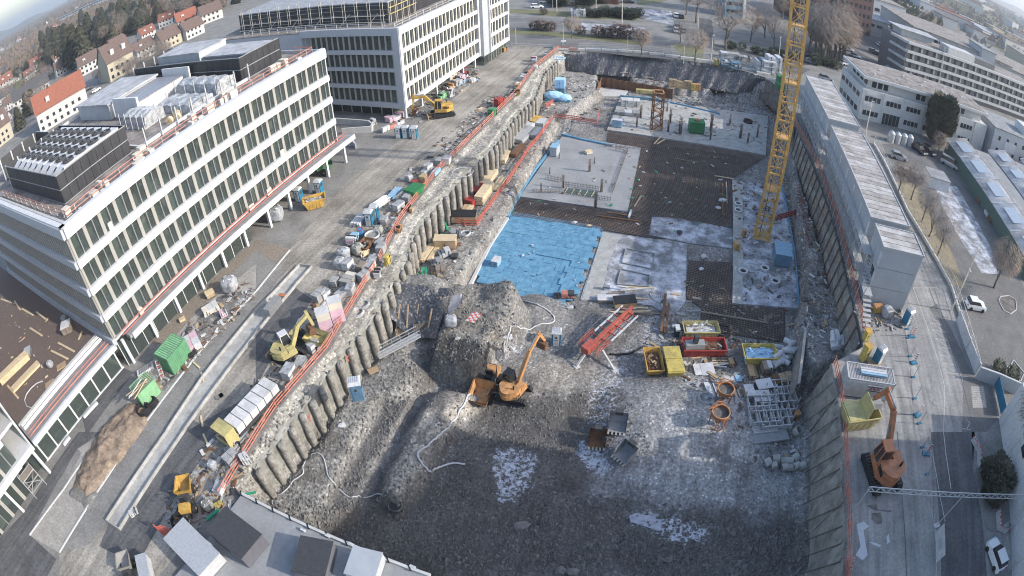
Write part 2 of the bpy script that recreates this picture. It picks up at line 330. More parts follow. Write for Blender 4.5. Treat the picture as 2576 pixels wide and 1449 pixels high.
# plateau with the sheeted bank
plat=px_poly([(1120,712),(1240,716),(1300,722),(1311,745),(1296,790),(1240,850),(1222,900),(1190,925),(1140,905),(1100,885),(1066,878),(1085,850),(1100,790)],-3.2)
wedge=px_poly([(995,712),(1135,712),(1135,790),(1105,856),(975,842)],-3.2)
hh=blend(hh,wedge,-5.3,.8,.1,5,lambda x,y:np.clip((y-50.4)/7.0,0,1)*3.9)
bx=P(1100,730,-2);fx=P(1130,900,-4)
hh=blend(hh,plat,-3.5,1.7,1.0,5,lambda x,y:1.2*np.clip((y-50)/8,-1,.8)+.35*fbm(x,y,2.5,4,3))
hh=mound(hh,P(1275,735,-2.5),3.0,.8,1.4)
# gravel heap, right bank, right ledge
hh=mound(hh,P(1735,1085,-7),11.5,1.9,2.0,0,1.1)
hh=mound(hh,P(1340,790,-7),6,1.6,1.2,1.0,1.3)
hh=mound(hh,P(1900,1300,-7),14,.7,2.0,0,2.0)
lt=px_poly([(2000,715),(2060,690),(2100,735),(2160,860),(2170,885),(2100,908),(2050,925),(2028,900),(2022,850),(2003,830),(1990,800)],-3.8)
hh=blend(hh,lt,-3.8,.9,.2,2)
trench=px_poly([(1940,330),(1975,335),(2010,420),(2040,540),(2075,640),(2095,740),(2030,720),(2030,640),(2000,560),(1975,480),(1945,400)],-4.5)
hh=blend(hh,trench,-4.3,1.6,.4,1)
rw=[(q.x,q.y)for q in EDGE_R[6:]];dw=sdist(rw,X,Y,False)
hh=np.where(Y<37,np.maximum(hh,-7.5+1.1*np.clip(1-(dw-1.3)/2.2,0,1)+.0*X),hh)
hh=blend(hh,shelf,-.55,.7,.12,2)
hh=np.minimum(hh,-.12)
_d=sdist([(q.x,q.y)for q in PIT],X,Y);_s=np.clip((_d+.55)/.5,0,1);hh=hh*(1-_s)-.1*_s
# loose relief everywhere but on the working floor
din=sdist([(q.x,q.y)for q in PIT],X,Y)
floor_=(sdist(px_poly([(1190,700),(1400,330),(1540,225),(1960,270),(2010,775),(1990,870),(1700,860),(1640,760),(1440,765)],-7.4),X,Y)<0)
rough=np.where(floor_,0.0,1.0)*np.where(Y<75,1,.8)
hh+=rough*(.16*fbm(X,Y,2.2,4,2)+.10*fbm(X,Y,.9,2,4))
ruts=np.sin((X*.35+Y*.95)*2.3+9*fbm(X,Y,14,3,1))*.05*(Y<45)*(X>2)
hh+=ruts*rough
hh=np.where(floor_,-7.55+.02*fbm(X,Y,3,2),hh)
def hz(x,y):
	i=int(round((y-GY)/GS));j=int(round((x-GX)/GS))
	return float(hh[min(max(i,0),ny-1),min(max(j,0),nx-1)])
def onpit(px,py,guess=-7.0):
	z=guess
	for _ in range(6):
		q=P(px,py,z);z=.5*z+.5*hz(q.x,q.y)
	q=P(px,py,z);q.z=hz(q.x,q.y);return q
def TP(i,j,x,y,guess=-7.0):return onpit(*pxof(i,j,x,y),guess)
# ground colours per area: mud, rock, gravel, brushed-up dust, painted shade in a hollow
col=np.zeros(X.shape+(3,));col[:]=(.205,.20,.193)
def paint(poly,c,soft=1.5,rough=1.2,k=0,amt=1.0):
	global col
	d=sdist(poly,X,Y)+rough*fbm(X,Y,3,4,k);t=np.clip(.5-d/soft,0,1)[...,None]*amt
	col=col*(1-t)+np.array(c)*t
paint(terr,(.26,.25,.23));paint(px_poly([(1400,130),(1985,230),(1985,300),(1545,235),(1395,325),(1340,260)],-5),(.27,.262,.25))
paint(near,(.25,.243,.225));paint(plat,(.20,.188,.168));paint(shelf,(.31,.30,.27),.5,.2)
paint(px_poly([(1240,1000),(1480,990),(1700,960),(1960,1150),(2020,1449),(1500,1449),(700,1449),(850,1290),(1060,1120)],-7.3),(.10,.096,.092),3,2)  # near floor painted darker than the rest of the pit
paint(px_poly([(1560,960),(1900,960),(2010,1100),(2030,1290),(1500,1240)],-7),(.25,.255,.26),3,2,1)
paint(px_poly([(1130,1000),(1470,970),(1520,900),(1330,880),(1150,985)],-6.8),(.27,.25,.222),2.5,2,2)
paint(px_poly([(1075,1005),(1110,985),(1200,1010),(1080,1130),(1030,1240),(960,1240)],-6),(.34,.315,.275),1.5,1,3)
paint(px_poly([(1560,1010),(1650,965),(1830,975),(1905,1060),(1890,1190),(1600,1190)],-6.5),(.31,.305,.30),1.5,.8,4)
paint(px_poly([(1065,890),(1190,965),(1250,955),(1230,900),(1130,880)],-6),(.045,.044,.043),.8,.8,1)  # near-black: shade of the hollow below the bank painted into the ground
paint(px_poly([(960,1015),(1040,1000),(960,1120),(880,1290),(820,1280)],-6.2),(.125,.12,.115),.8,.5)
paint(px_poly([(1310,770),(1450,770),(1640,780),(1640,900),(1480,920),(1290,850)],-7.3),(.185,.183,.18),2,1,2)
snow=np.zeros(X.shape)
def snowy(pts,z,amt=.7,soft=2.0):
	global snow
	d=sdist(px_poly(pts,z),X,Y);t=np.clip(.5-(d+1.2*fbm(X,Y,3,4,1))/soft,0,1);snow=np.maximum(snow,t*amt)
for pts,z,a,s in[([(1232,1120),(1345,1120),(1370,1160),(1350,1250),(1240,1290),(1225,1180)],-7.2,.78,2),([(1580,1290),(1680,1290),(1810,1330),(1760,1370),(1570,1330)],-7.2,.85,1.5),
		([(1450,1080),(1560,1180),(1520,1200),(1440,1140)],-7.2,.85,1.5),([(1500,900),(1590,860),(1590,1010),(1540,1090),(1450,1080),(1480,960)],-7.2,.66,2),
		([(1255,850),(1340,850),(1330,890),(1250,900)],-7,.7,1.5),([(1240,880),(1290,890),(1280,925),(1240,920)],-7,.7,1.5),([(1085,965),(1160,985),(1150,1000),(1090,985)],-7.6,.75,.8),
		([(1700,920),(1960,920),(1950,1010),(1760,1010)],-7.2,.58,2),([(1600,800),(1700,770),(1720,850),(1620,900)],-7.3,.62,2),([(1730,1010),(1790,1000),(1790,1080),(1740,1060)],-6.5,.5,2),
		([(1700,210),(1960,225),(1990,310),(1850,270),(1640,245)],-5,.6,2),([(2030,700),(2130,780),(2160,860),(2090,880),(2030,850)],-3.8,.52,2),([(2010,850),(2045,870),(2030,960),(2000,900)],-4,.6,1),
		([(1090,1110),(1160,1100),(1130,1180),(1080,1180)],-6.5,.5,2),([(1550,1190),(1700,1130),(1760,1180),(1690,1270),(1600,1290)],-7.2,.52,3),([(1080,1320),(1260,1340),(1240,1370),(1100,1360)],-7.2,.52,2),
		([(1880,860),(2010,880),(2000,930),(1890,920)],-7.3,.55,1.5),([(1860,1330),(2010,1330),(2010,1380),(1880,1400)],-7,.5,2)]:
	snowy(pts,z,a,s)
mg=bpy.data.materials.new('pit_ground');mg.use_nodes=True
n=mg.node_tree.nodes;l=mg.node_tree.links;b=n['Principled BSDF'];b.inputs['Roughness'].default_value=.95;b.inputs['Specular IOR Level'].default_value=.2
at=n.new('ShaderNodeAttribute');at.attribute_name='Col';ge=n.new('ShaderNodeNewGeometry')
def noise(scale,detail=6,rough=.6):
	q=n.new('ShaderNodeTexNoise');q.inputs['Scale'].default_value=scale;q.inputs['Detail'].default_value=detail;q.inputs['Roughness'].default_value=rough
	l.new(ge.outputs['Position'],q.inputs['Vector']);return q
def mrange(src,a,b_,c,d):
	q=n.new('ShaderNodeMapRange');q.inputs[1].default_value=a;q.inputs[2].default_value=b_;q.inputs[3].default_value=c;q.inputs[4].default_value=d;l.new(src,q.inputs[0]);return q.outputs[0]
def vmul(colr,fac):
	q=n.new('ShaderNodeVectorMath');q.operation='SCALE';l.new(colr,q.inputs[0]);l.new(fac,q.inputs['Scale']);return q.outputs[0]
c_=vmul(at.outputs['Color'],mrange(noise(.35,8,.7).outputs[0],.3,.7,.72,1.32))
c_=vmul(c_,mrange(noise(3.2,10,.78).outputs[0],.36,.64,.42,1.75))
mp_=n.new('ShaderNodeMapping');mp_.vector_type='TEXTURE';mp_.inputs['Rotation'].default_value=(0,0,1.25);mp_.inputs['Scale'].default_value=(6,.6,1);l.new(ge.outputs['Position'],mp_.inputs['Vector'])
tk_=n.new('ShaderNodeTexNoise');tk_.inputs['Scale'].default_value=1.0;tk_.inputs['Detail'].default_value=8;tk_.inputs['Distortion'].default_value=.8;l.new(mp_.outputs[0],tk_.inputs['Vector'])
c_=vmul(c_,mrange(tk_.outputs[0],.36,.64,.84,1.17))
mud=n.new('ShaderNodeMix');mud.data_type='RGBA';l.new(mrange(noise(.16,7,.7).outputs[0],.52,.62,0,.65),mud.inputs[0]);l.new(c_,mud.inputs[6]);mud.inputs[7].default_value=(.105,.096,.086,1);c_=mud.outputs[2]
vo=n.new('ShaderNodeTexVoronoi');vo.inputs['Scale'].default_value=3.2;l.new(ge.outputs['Position'],vo.inputs['Vector'])
vs_=n.new('ShaderNodeSeparateColor');l.new(vo.outputs['Color'],vs_.inputs[0])
peb=n.new('ShaderNodeMath');peb.operation='GREATER_THAN';l.new(vs_.outputs[0],peb.inputs[0]);peb.inputs[1].default_value=.84
core=n.new('ShaderNodeMath');core.operation='LESS_THAN';l.new(vo.outputs['Distance'],core.inputs[0]);core.inputs[1].default_value=.42
pm=n.new('ShaderNodeMath');pm.operation='MULTIPLY';l.new(peb.outputs[0],pm.inputs[0]);l.new(core.outputs[0],pm.inputs[1])
c_=vmul(c_,mrange(pm.outputs[0],0,1,1,1.7))
sa=n.new('ShaderNodeAttribute');sa.attribute_name='snow'
ns_=noise(1.9,14,.82)
class ns:outputs=[mrange(ns_.outputs[0],.34,.66,0,1)]
ad=n.new('ShaderNodeMath');ad.operation='ADD';l.new(sa.outputs['Fac'],ad.inputs[0]);l.new(ns.outputs[0],ad.inputs[1])
sf=mrange(ad.outputs[0],1.18,1.38,0,.95)
mx=n.new('ShaderNodeMix');mx.data_type='RGBA';l.new(sf,mx.inputs[0]);l.new(c_,mx.inputs[6]);mx.inputs[7].default_value=(.58,.61,.69,1)
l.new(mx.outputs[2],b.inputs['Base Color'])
bp=n.new('ShaderNodeBump');bp.inputs['Strength'].default_value=.9;bp.inputs['Distance'].default_value=.22;l.new(noise(2.6,8,.68).outputs[0],bp.inputs['Height']);l.new(bp.outputs[0],b.inputs['Normal'])
MATS['pit_ground']=mg
# mesh
ix=np.arange(nx*ny).reshape(ny,nx);keep=(din<1.2)
kf=keep[:-1,:-1]&keep[1:,:-1]&keep[:-1,1:]&keep[1:,1:]
quads=np.stack([ix[:-1,:-1],ix[:-1,1:],ix[1:,1:],ix[1:,:-1]],-1)[kf]
used=np.unique(quads);remap=np.full(nx*ny,-1);remap[used]=np.arange(len(used));quads=remap[quads]
me=bpy.data.meshes.new('pit_ground');co_=np.stack([X.ravel()[used],Y.ravel()[used],hh.ravel()[used]],1)
me.vertices.add(len(used));me.vertices.foreach_set('co',co_.ravel());me.loops.add(quads.size);me.loops.foreach_set('vertex_index',quads.ravel())
me.polygons.add(len(quads));me.polygons.foreach_set('loop_start',np.arange(len(quads))*4);me.polygons.foreach_set('loop_total',np.full(len(quads),4));me.update(calc_edges=True)
me.polygons.foreach_set('use_smooth',np.ones(len(quads),bool))
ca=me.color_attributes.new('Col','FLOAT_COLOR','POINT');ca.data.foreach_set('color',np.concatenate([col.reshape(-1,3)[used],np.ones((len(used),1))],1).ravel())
fa=me.attributes.new('snow','FLOAT','POINT');fa.data.foreach_set('value',snow.ravel()[used]);me.materials.append(mg)
kind(put(me,'pit_ground'),'structure')
# stones lying in the pit: many small, uncounted
def stones(name,poly,cnt,rmin,rmax,m,seed=0):
	rr=random.Random(seed);mb=MB();xs=[q[0]for q in poly];ys=[q[1]for q in poly];P_=np.array([[rr.uniform(min(xs),max(xs)),rr.uniform(min(ys),max(ys))]for _ in range(cnt*3)])
	ok=inside(poly,P_[:,0],P_[:,1]);P_=P_[ok][:cnt]
	for x,y in P_:
		r=rmin+(rmax-rmin)*rr.random()**3;z=hz(x,y)
		q=[(x+r*rr.uniform(.7,1.3)*math.cos(a),y+r*rr.uniform(.7,1.3)*math.sin(a),z-.05)for a in(0.3+rr.random(),1.8+rr.random()*.6,3.2+rr.random()*.6,4.7+rr.random()*.6)]
		t=(x+rr.uniform(-.3,.3)*r,y+rr.uniform(-.3,.3)*r,z+r*rr.uniform(.5,1.1));t2=(t[0]+r*.4,t[1]+.3*r,t[2]-.1*r)
		mb.add(q+[t,t2],((0,1,4),(1,5,4),(1,2,5),(2,3,5),(3,4,5),(3,0,4)))
	return kind(mb.build(name,m),'stuff')
stones('rubble',px_poly([(600,1250),(850,1290),(1060,1150),(1500,1240),(2010,1350),(2020,1449),(1100,1449),(900,1378)],-7.2),6500,.05,.25,'rock',1)
stones('rubble',px_poly([(1005,860),(1060,930),(860,1290),(740,1330),(620,1240)],-5.4),5000,.04,.24,'rock',2)
stones('rubble',px_poly([(1010,740),(1300,720),(1300,790),(1230,900),(1070,880)],-3.2),1500,.05,.26,'rock',3)
stones('rubble',px_poly([(1066,890),(1250,1000),(1560,960),(1640,1150),(1400,1200),(1060,1130),(960,1240),(900,1180)],-6.8),4000,.04,.2,'rock',4)
stones('rubble',px_poly([(1500,1240),(2010,1300),(2015,1449),(1100,1449),(1100,1380)],-7.2),1500,.12,.42,'rock',9)
stones('rubble',shelf,3500,.04,.2,'shotcrete',5)
stones('rubble',terr,4000,.04,.2,'rock',6)
stones('rubble',px_poly([(1560,160),(1960,225),(1990,300),(1640,250)],-5),2500,.06,.35,'rock',7)
# ---- the street level, one sheet to the horizon with the pit cut out
BIG=9000
gp=[(-BIG,-300),(BIG,-300),(BIG,BIG),(-BIG,BIG)]
g0=poly_sheet('ground',gp,0,'field',[[(q.x,q.y)for q in PIT]]);kind(g0,'structure')
def flatsheet(name,pts,lift,m,holes=None,z=0):return kind(poly_sheet(name,[(q[0],q[1])for q in pts],z+lift,m,holes),'structure')
site=[(-140,-60),(150,-60),(230,120),(150,260),(-60,260),(-140,100)]
flatsheet('town_ground',[(-260,-80),(340,-80),(420,240),(300,420),(-160,420),(-300,180)],.004,'asphalt_light',[[(q.x,q.y)for q in PIT]])
# site road between the white buildings and the pit
rd=TL(0,3,[(600,1215),(1400,0)])+TL(0,2,[(2000,660),(2576,40)])+[T(1,1,300,1100),T(1,1,1000,300),T(1,0,1900,1100),T(1,0,2400,560),T(2,0,0,420),T(2,0,470,480)]
rd2=[q+Vector((-.7,.2,0))for q in EDGE_L[::-1]]+[P(400,1449),P(150,1449)]
ol=[(q.x,q.y)for q in rd]+[(q.x,q.y)for q in rd2]
flatsheet('site_road',ol,.008,'site_dust')
dark=TL(0,3,[(1090,910),(1220,990),(1860,0)])+TL(0,2,[(2576,1050)])+TL(1,2,[(0,480),(400,0),(560,110),(420,400),(130,760),(0,1000)])+TL(0,3,[(2250,0),(2100,160),(1650,850),(1390,1340),(1000,1150),(1080,960)])
flatsheet('tarmac',dark,.012,'asphalt')
flatsheet('ramp_surface',TL(0,3,[(600,1215),(1400,0)])+TL(0,2,[(2000,660),(2560,40)])+[T(1,1,300,1120),T(1,1,230,1350)]+TL(0,2,[(2576,260),(2010,1000)])+TL(0,3,[(1690,0),(1085,900),(900,1130)]),.012,'asphalt_light')
# far ground on the left: fields; on the right: town
flatsheet('meadow',[(-1500,900),(-200,900),(-150,1500),(-2600,1400)],.02,'grass')
# ================= RETAINING WALLS of the pit
def resample(pts,step):
	out=[Vector(pts[0])];acc=0
	for a,b in zip(pts[:-1],pts[1:]):
		a,b=Vector(a),Vector(b);L=(b-a).length;d=step-acc
		while d<=L:out.append(a.lerp(b,d/L));d+=step
		acc=(acc+L)%step if True else 0
	return out
bw=thing('bored_pile_wall','long wall of round concrete piles with rough sprayed panels holding up the west bank','retaining wall')
pts=resample(PILE,1.95)
def pile_mesh(k):
	mb=MB();n=12;rr=random.Random(k);L=5.6;rings=[]
	for i in range(8):
		z=-.1-L*i/7;r=.40*(1+rr.uniform(-.09,.09))
		rings.append([(r*(1+rr.uniform(-.12,.12))*math.cos(2*math.pi*j/n)+rr.uniform(-.02,.02),r*(1+rr.uniform(-.05,.05))*math.sin(2*math.pi*j/n),z+(rr.uniform(-.12,.12)if i==0 else 0))for j in range(n)])
	vs=[v for q in rings for v in q]+[(0,0,-.05)]
	fs=[(i*n+j,(i+1)*n+j,(i+1)*n+(j+1)%n,i*n+(j+1)%n)for i in range(7)for j in range(n)]+[(j,(j+1)%n,8*n)for j in range(n)]
	mb.add(vs,fs);return mb.mesh('pile','pile',True)
pm_=[pile_mesh(k)for k in range(5)]
def panel_mesh(k):
	mb=MB();rr=random.Random(k+50);nx_,nz_=4,6;vs=[]
	for i in range(nz_+1):
		for j in range(nx_+1):vs.append((rr.uniform(-.07,.07)-.12*math.sin(math.pi*j/nx_),-1.0+2.0*j/nx_,.1-5.4*i/nz_+(rr.uniform(-.15,.15)if i==0 else 0)))
	w_=nx_+1;fs=[(i*w_+j,(i+1)*w_+j,(i+1)*w_+j+1,i*w_+j+1)for i in range(nz_)for j in range(nx_)]
	o=len(vs);vs+=[(-.9,-1,.1),(-.9,1,.1)];fs.append((0,nx_,o+1,o));mb.add(vs,fs);return mb.mesh('shotcrete_panel','shotcrete',True)
qm_=[panel_mesh(k)for k in range(5)]
sl_=MB();sl_.box(-.02,.02,-.05,.05,-.7,.1)
for i,p in enumerate(pts):
	if i and abs(i-0)>=0:
		a=pts[i-1];L=(p-a).length;an=ang(a,p)-math.pi/2
		put(qm_[i%5],'shotcrete_panel',bw,((a.x+p.x)/2-.28,(a.y+p.y)/2+.1,-.85),0,(0,0,an),(1,L/1.98,1))
	put(pm_[i%5],'pile',bw,(p.x,p.y,-.8+.1*math.sin(i*2.1)),0,(R(1.5*math.sin(i)),0,i*1.3))
for(i,j,x,y)in[(1,2,905,690),(1,2,520,1290)]:
	q=T(i,j,x,y,-1.6);m_=MB().cbox((0,0,0),(.03,.12,1.0));m_.cbox((0,0,.2),(.03,.45,.1));m_.build('paint_mark','rail_red',bw,(q.x+.25,q.y-.28,-1.6),-.6)
# far wall under hanging sheets
def sheet_wall(name,label,top,bot,m,cell=.5,fold=.22,seed=0,n=26):
	rr=np.random.default_rng(seed);tp=resample(top,cell);k=len(tp);bt=[Vector(bot[0]).lerp(Vector(bot[-1]),i/(k-1))for i in range(k)]if len(bot)==2 else None
	if bt is None:
		L=[0];
		for a,b_ in zip(bot[:-1],bot[1:]):L.append(L[-1]+(Vector(b_)-Vector(a)).length)
		bt=[]
		for i in range(k):
			s=L[-1]*i/(k-1);j=max(q for q in range(len(L)-1)if L[q]<=s+1e-6);bt.append(Vector(bot[j]).lerp(Vector(bot[j+1]),(s-L[j])/(L[j+1]-L[j])))
	mb=MB();rows=9;s=np.arange(k)*cell;vs=[]
	f=fold*(np.sin(s*1.9+2*np.sin(s*.35)+seed)+.6*np.sin(s*4.3+3*np.sin(s*.21)))
	for r in range(rows):
		t=r/(rows-1)
		for i in range(k):
			p=tp[i].lerp(bt[i],t);d=(bt[i]-tp[i]);nrm=Vector((d.x,d.y,0));nrm=nrm.normalized()if nrm.length>.05 else Vector((0,-1,0))
			o=f[min(k-1,i+int(r*.5))]*(.35+t*.9);dz=-.4*abs(math.sin(i*cell*.42))*(1-t)
			vs.append(p+nrm*(o+.12)+Vector((0,0,dz)))
	mb.add(vs,[(r*k+i,(r+1)*k+i,(r+1)*k+i+1,r*k+i+1)for r in range(rows-1)for i in range(k-1)])
	o=mb.build(name,m,smooth=True);return tag(o,label,'tarpaulin')
NT=PL([(1412,133),(1500,134),(1600,140),(1720,155),(1840,175),(1930,200)],-.3);NB=PL([(1416,176),(1500,187),(1600,195),(1700,208),(1840,233),(1905,232)],-4.9)
sw=MB();cw=[P(1405,128,0)]+NT+[P(1975,232,0)]+PL([(1990,300)],0)
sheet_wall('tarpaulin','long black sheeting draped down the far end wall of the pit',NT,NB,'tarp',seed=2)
ew=thing('earth_bank','steep soil bank behind the black sheeting at the far end of the pit','bank')
mb=MB();tp=[Vector((q.x,q.y+.6,0))for q in[P(1400,126)]+PL([(1500,133),(1600,138),(1720,153),(1850,173),(1925,196),(1972,232),(1990,300),(2000,330)])]
for a,b_ in zip(tp[:-1],tp[1:]):
	oa=Vector((0,-1.2,-6.2));mb.add([a,b_,b_+oa,a+oa],[(0,1,2,3)])
mb.build('face','soil',ew)
cpw=thing('concrete_edge_beam','pale concrete kerb blocks along the rim above the black sheeting','kerb')
kb=MB();kb.box(-1.9,1.9,-.35,.35,0,.5);km=kb.mesh('block','concrete_light')
for a in resample([q+Vector((0,.9,0))for q in PL([(1412,128),(1500,129),(1600,134),(1720,149),(1850,169),(1925,190),(1968,218)])],4.0):put(km,'block',cpw,a,-.12)
# battens on the sheeting
BN=['left end','second from the left end','short left','near the long middle','short middle','right middle','tallest right','small crossed','second crossed','right slanting','lone slanting','first upright','upper flat','lower flat']
for(i,x,y,x2,y2),nb_ in zip([(2,990,590,970,750),(2,1220,590,1190,740),(2,1190,700,1160,790),(2,1440,740,1430,840),(2,1500,760,1480,840),(2,1700,670,1690,780),(2,2150,730,2135,930),(2,2060,900,2040,930),(2,2080,840,2050,930),(2,2135,860,2200,935),(2,1980,840,1935,930),(2,915,590,905,740),(2,1080,730,1190,725),(2,1320,770,1430,775)],BN):
	a=T(i,0,x,y,-2.2);b_=T(i,0,x2,y2,-4.6);tag(MB().beam((a.x,a.y-.2,a.z),(b_.x,b_.y-.3,b_.z),.13,.1).build('batten','wood_grey'),nb_+' batten on the black sheeting at the far end','batten','battens on the far sheeting')
# right-hand wall: timber lagging (upper part) and sprayed concrete with anchor beams (lower part)
lw=thing('lagging_wall','timber lagged soldier pile wall along the east side of the pit below the container offices','retaining wall')
LT=PL([(1990,300),(2034,399),(2092,557),(2122,687),(2160,868)],-.2);LB=[q+Vector((-.7,.1,-5.0))for q in LT]
for a,b_,c,d in zip(LT[:-1],LT[1:],LB[:-1],LB[1:]):
	L=(b_-a).length;k=max(1,int(L/2.4));dark=['shotcrete','rock','wood_grey','shotcrete']
	for i in range(k):
		p,q=a.lerp(b_,i/k),a.lerp(b_,(i+.94)/k);r,s=c.lerp(d,i/k),c.lerp(d,(i+.94)/k)
		for j in range(3):
			m_=MB();t0,t1=j/3,(j+.95)/3;A,B_,C_,D_=p.lerp(r,t0),q.lerp(s,t0),q.lerp(s,t1),p.lerp(r,t1);o=Vector((.25,0,0))
			m_.add([A,B_,C_,D_,A+o,B_+o,C_+o,D_+o],((0,1,2,3),(0,4,5,1),(3,2,6,7),(0,3,7,4),(1,5,6,2)))
			m_.build('panel',dark[(i*3+j*2+k)%4],lw)
		m_=MB().beam(p+Vector((-.1,0,.5)),r+Vector((-.15,0,-.4)),.16,.16);m_.build('soldier_pile','bark',lw)
rwall=thing('sprayed_concrete_wall','tall grey sprayed concrete wall with slanting anchor beams along the east side below the road','retaining wall')
RT=[P(2092,914),P(2107,994),P(2117,1087),P(2119,1212),P(2127,1312),P(2119,1449),Vector((22,4,0))]
RB=[Vector((q.x-1.25,q.y+.3,-7.9))for q in RT]
for a,b_,c,d in zip(RT[:-1],RT[1:],RB[:-1],RB[1:]):
	L=(b_-a).length;k=max(1,round(L/2.2))
	for i in range(k):
		p,q=a.lerp(b_,i/k),a.lerp(b_,(i+.985)/k);r,s=c.lerp(d,i/k),c.lerp(d,(i+.985)/k)
		m_=MB();o=Vector((.6,0,0));zz=.05*math.sin(i*5.1+a.y)
		nn=5;vs=[]
		for u in range(nn+1):
			for v_ in range(4):
				e=p.lerp(r,u/nn).lerp(q.lerp(s,u/nn),v_/3);vs.append(e+Vector((rng.uniform(-.05,.05)+zz,0,0)))
		fs=[(u*4+v_,u*4+v_+1,u*4+v_+5,u*4+v_+4)for u in range(nn)for v_ in range(3)];o1=len(vs);vs+=[p+o,q+o];fs.append((0,o1,o1+1,3))
		m_.add(vs,fs);m_.build('panel','shotcrete',rwall,smooth=True)
		m_=MB();A=p.lerp(r,.05);B_=p.lerp(r,.9);m_.beam(A+Vector((-.12,-.2,0)),B_+Vector((-.12,1.7,0)),.08,.1);m_.build('anchor_beam','bark',rwall)
jog=MB();a,b_=P(2172,872),P(2092,914);jog.add([a,b_,b_+Vector((-.4,.8,-7)),a+Vector((-.6,1.2,-4.2))],[(0,1,2,3),(3,2,1,0)]);jog.build('return_panel','shotcrete',rwall)
# low concrete wall on the ledge
lo=thing('ledge_wall','low concrete wall with rough top holding the ledge beside the insulation rolls','retaining wall')
a=P(2024,824,-3.6);b_=P(2006,965,-3.6);m_=MB()
m_.add([a,b_,b_+Vector((.4,0,0)),a+Vector((.4,0,0)),a+Vector((-.4,0,-4)),b_+Vector((-.4,0,-4))],[(0,1,2,3)[::-1],(0,4,5,1),(1,5,4,0)]);m_.build('face','concrete',lo)

# ---- red safety railings
def railing(label,pts,rails=(.25,.62,1.0),m='rail_faded',step=2.3,plank=(.035,.16),name='safety_railing'):
	t=thing(name,label,'railing',pts[0]);o=Vector(pts[0])
	rs=resample(pts,step);pmz=MB();pmz.box(-.04,.04,-.04,.04,-.1,1.12);pme=pmz.mesh('post',m)
	for a in rs:put(pme,'post',t,a-o)
	for a,b_ in zip(rs[:-1],rs[1:]):
		L=(b_-a).length;an=ang(a,b_)
		key=('rail',m,round(L,1),plank)
		if key not in RM:r_=MB();r_.box(-.1,round(L,1)+.1,-plank[0]/2-.04,plank[0]/2-.04,-plank[1]/2,plank[1]/2);RM[key]=r_.mesh('rail',m)
		for k,z in enumerate(rails):
			d=b_-a;put(RM[key],'rail',t,a-o+Vector((0,0,z)),0,(0,-math.atan2(d.z,math.hypot(d.x,d.y)),an+R(random.uniform(-.8,.8))))
	return t
RM={}
el=[q+Vector((-.35,.1,0))for q in EDGE_L[1:]]
railing('red plank railing along the near west rim between the paving pallets and the piles',el[:4])
railing('red plank railing along the middle of the west rim above the timber stacks',el[3:7])
railing('red plank railing along the far west rim towards the grey site cabin',el[6:]+[P(1460,128)])
railing('red plank railing on the terrace edge above the long trench',TL(1,1,[(2300,710)],-5.0)+TL(2,1,[(0,330),(210,0)],-5.0)+TL(2,0,[(240,1440),(420,1180)],-5.0),m='rail_red')
railing('short red railing around the black tool crate on the terrace',TL(1,1,[(1960,790),(2200,850),(2290,740)],-5.1),m='rail_red')
railing('red railing across the head of the trench near the blue cabins',TL(2,0,[(420,1190),(640,1215),(850,1260),(880,1120)],-5.0),m='rail_red')
railing('leaning red railing panel beside the blue machines',TL(2,0,[(340,1090),(420,1040)],-4.9),m='rail_red',step=1)
railing('rusty railing along the east rim between the pit and the container offices',[q+Vector((.4,0,0))for q in PL([(1990,300),(2044,399),(2102,557),(2132,687),(2172,872)])],m='rail_faded')
railing('rusty railing along the near east rim beside the road',[q+Vector((.3,0,0))for q in PL([(2092,914),(2107,994),(2117,1087),(2119,1212),(2127,1312),(2119,1449)])]+[Vector((26,8,0))],m='rail_faded')
railing('dark red railing down the inner trench right of the crane',TL(3,1,[(300,480),(330,700),(380,900),(410,1100)],-5.0),m='red')
railing('dark red footbridge railing right of the crane base',TL(3,1,[(80,770),(330,700)],-6.2),m='red',step=1.2,plank=(.05,.3))
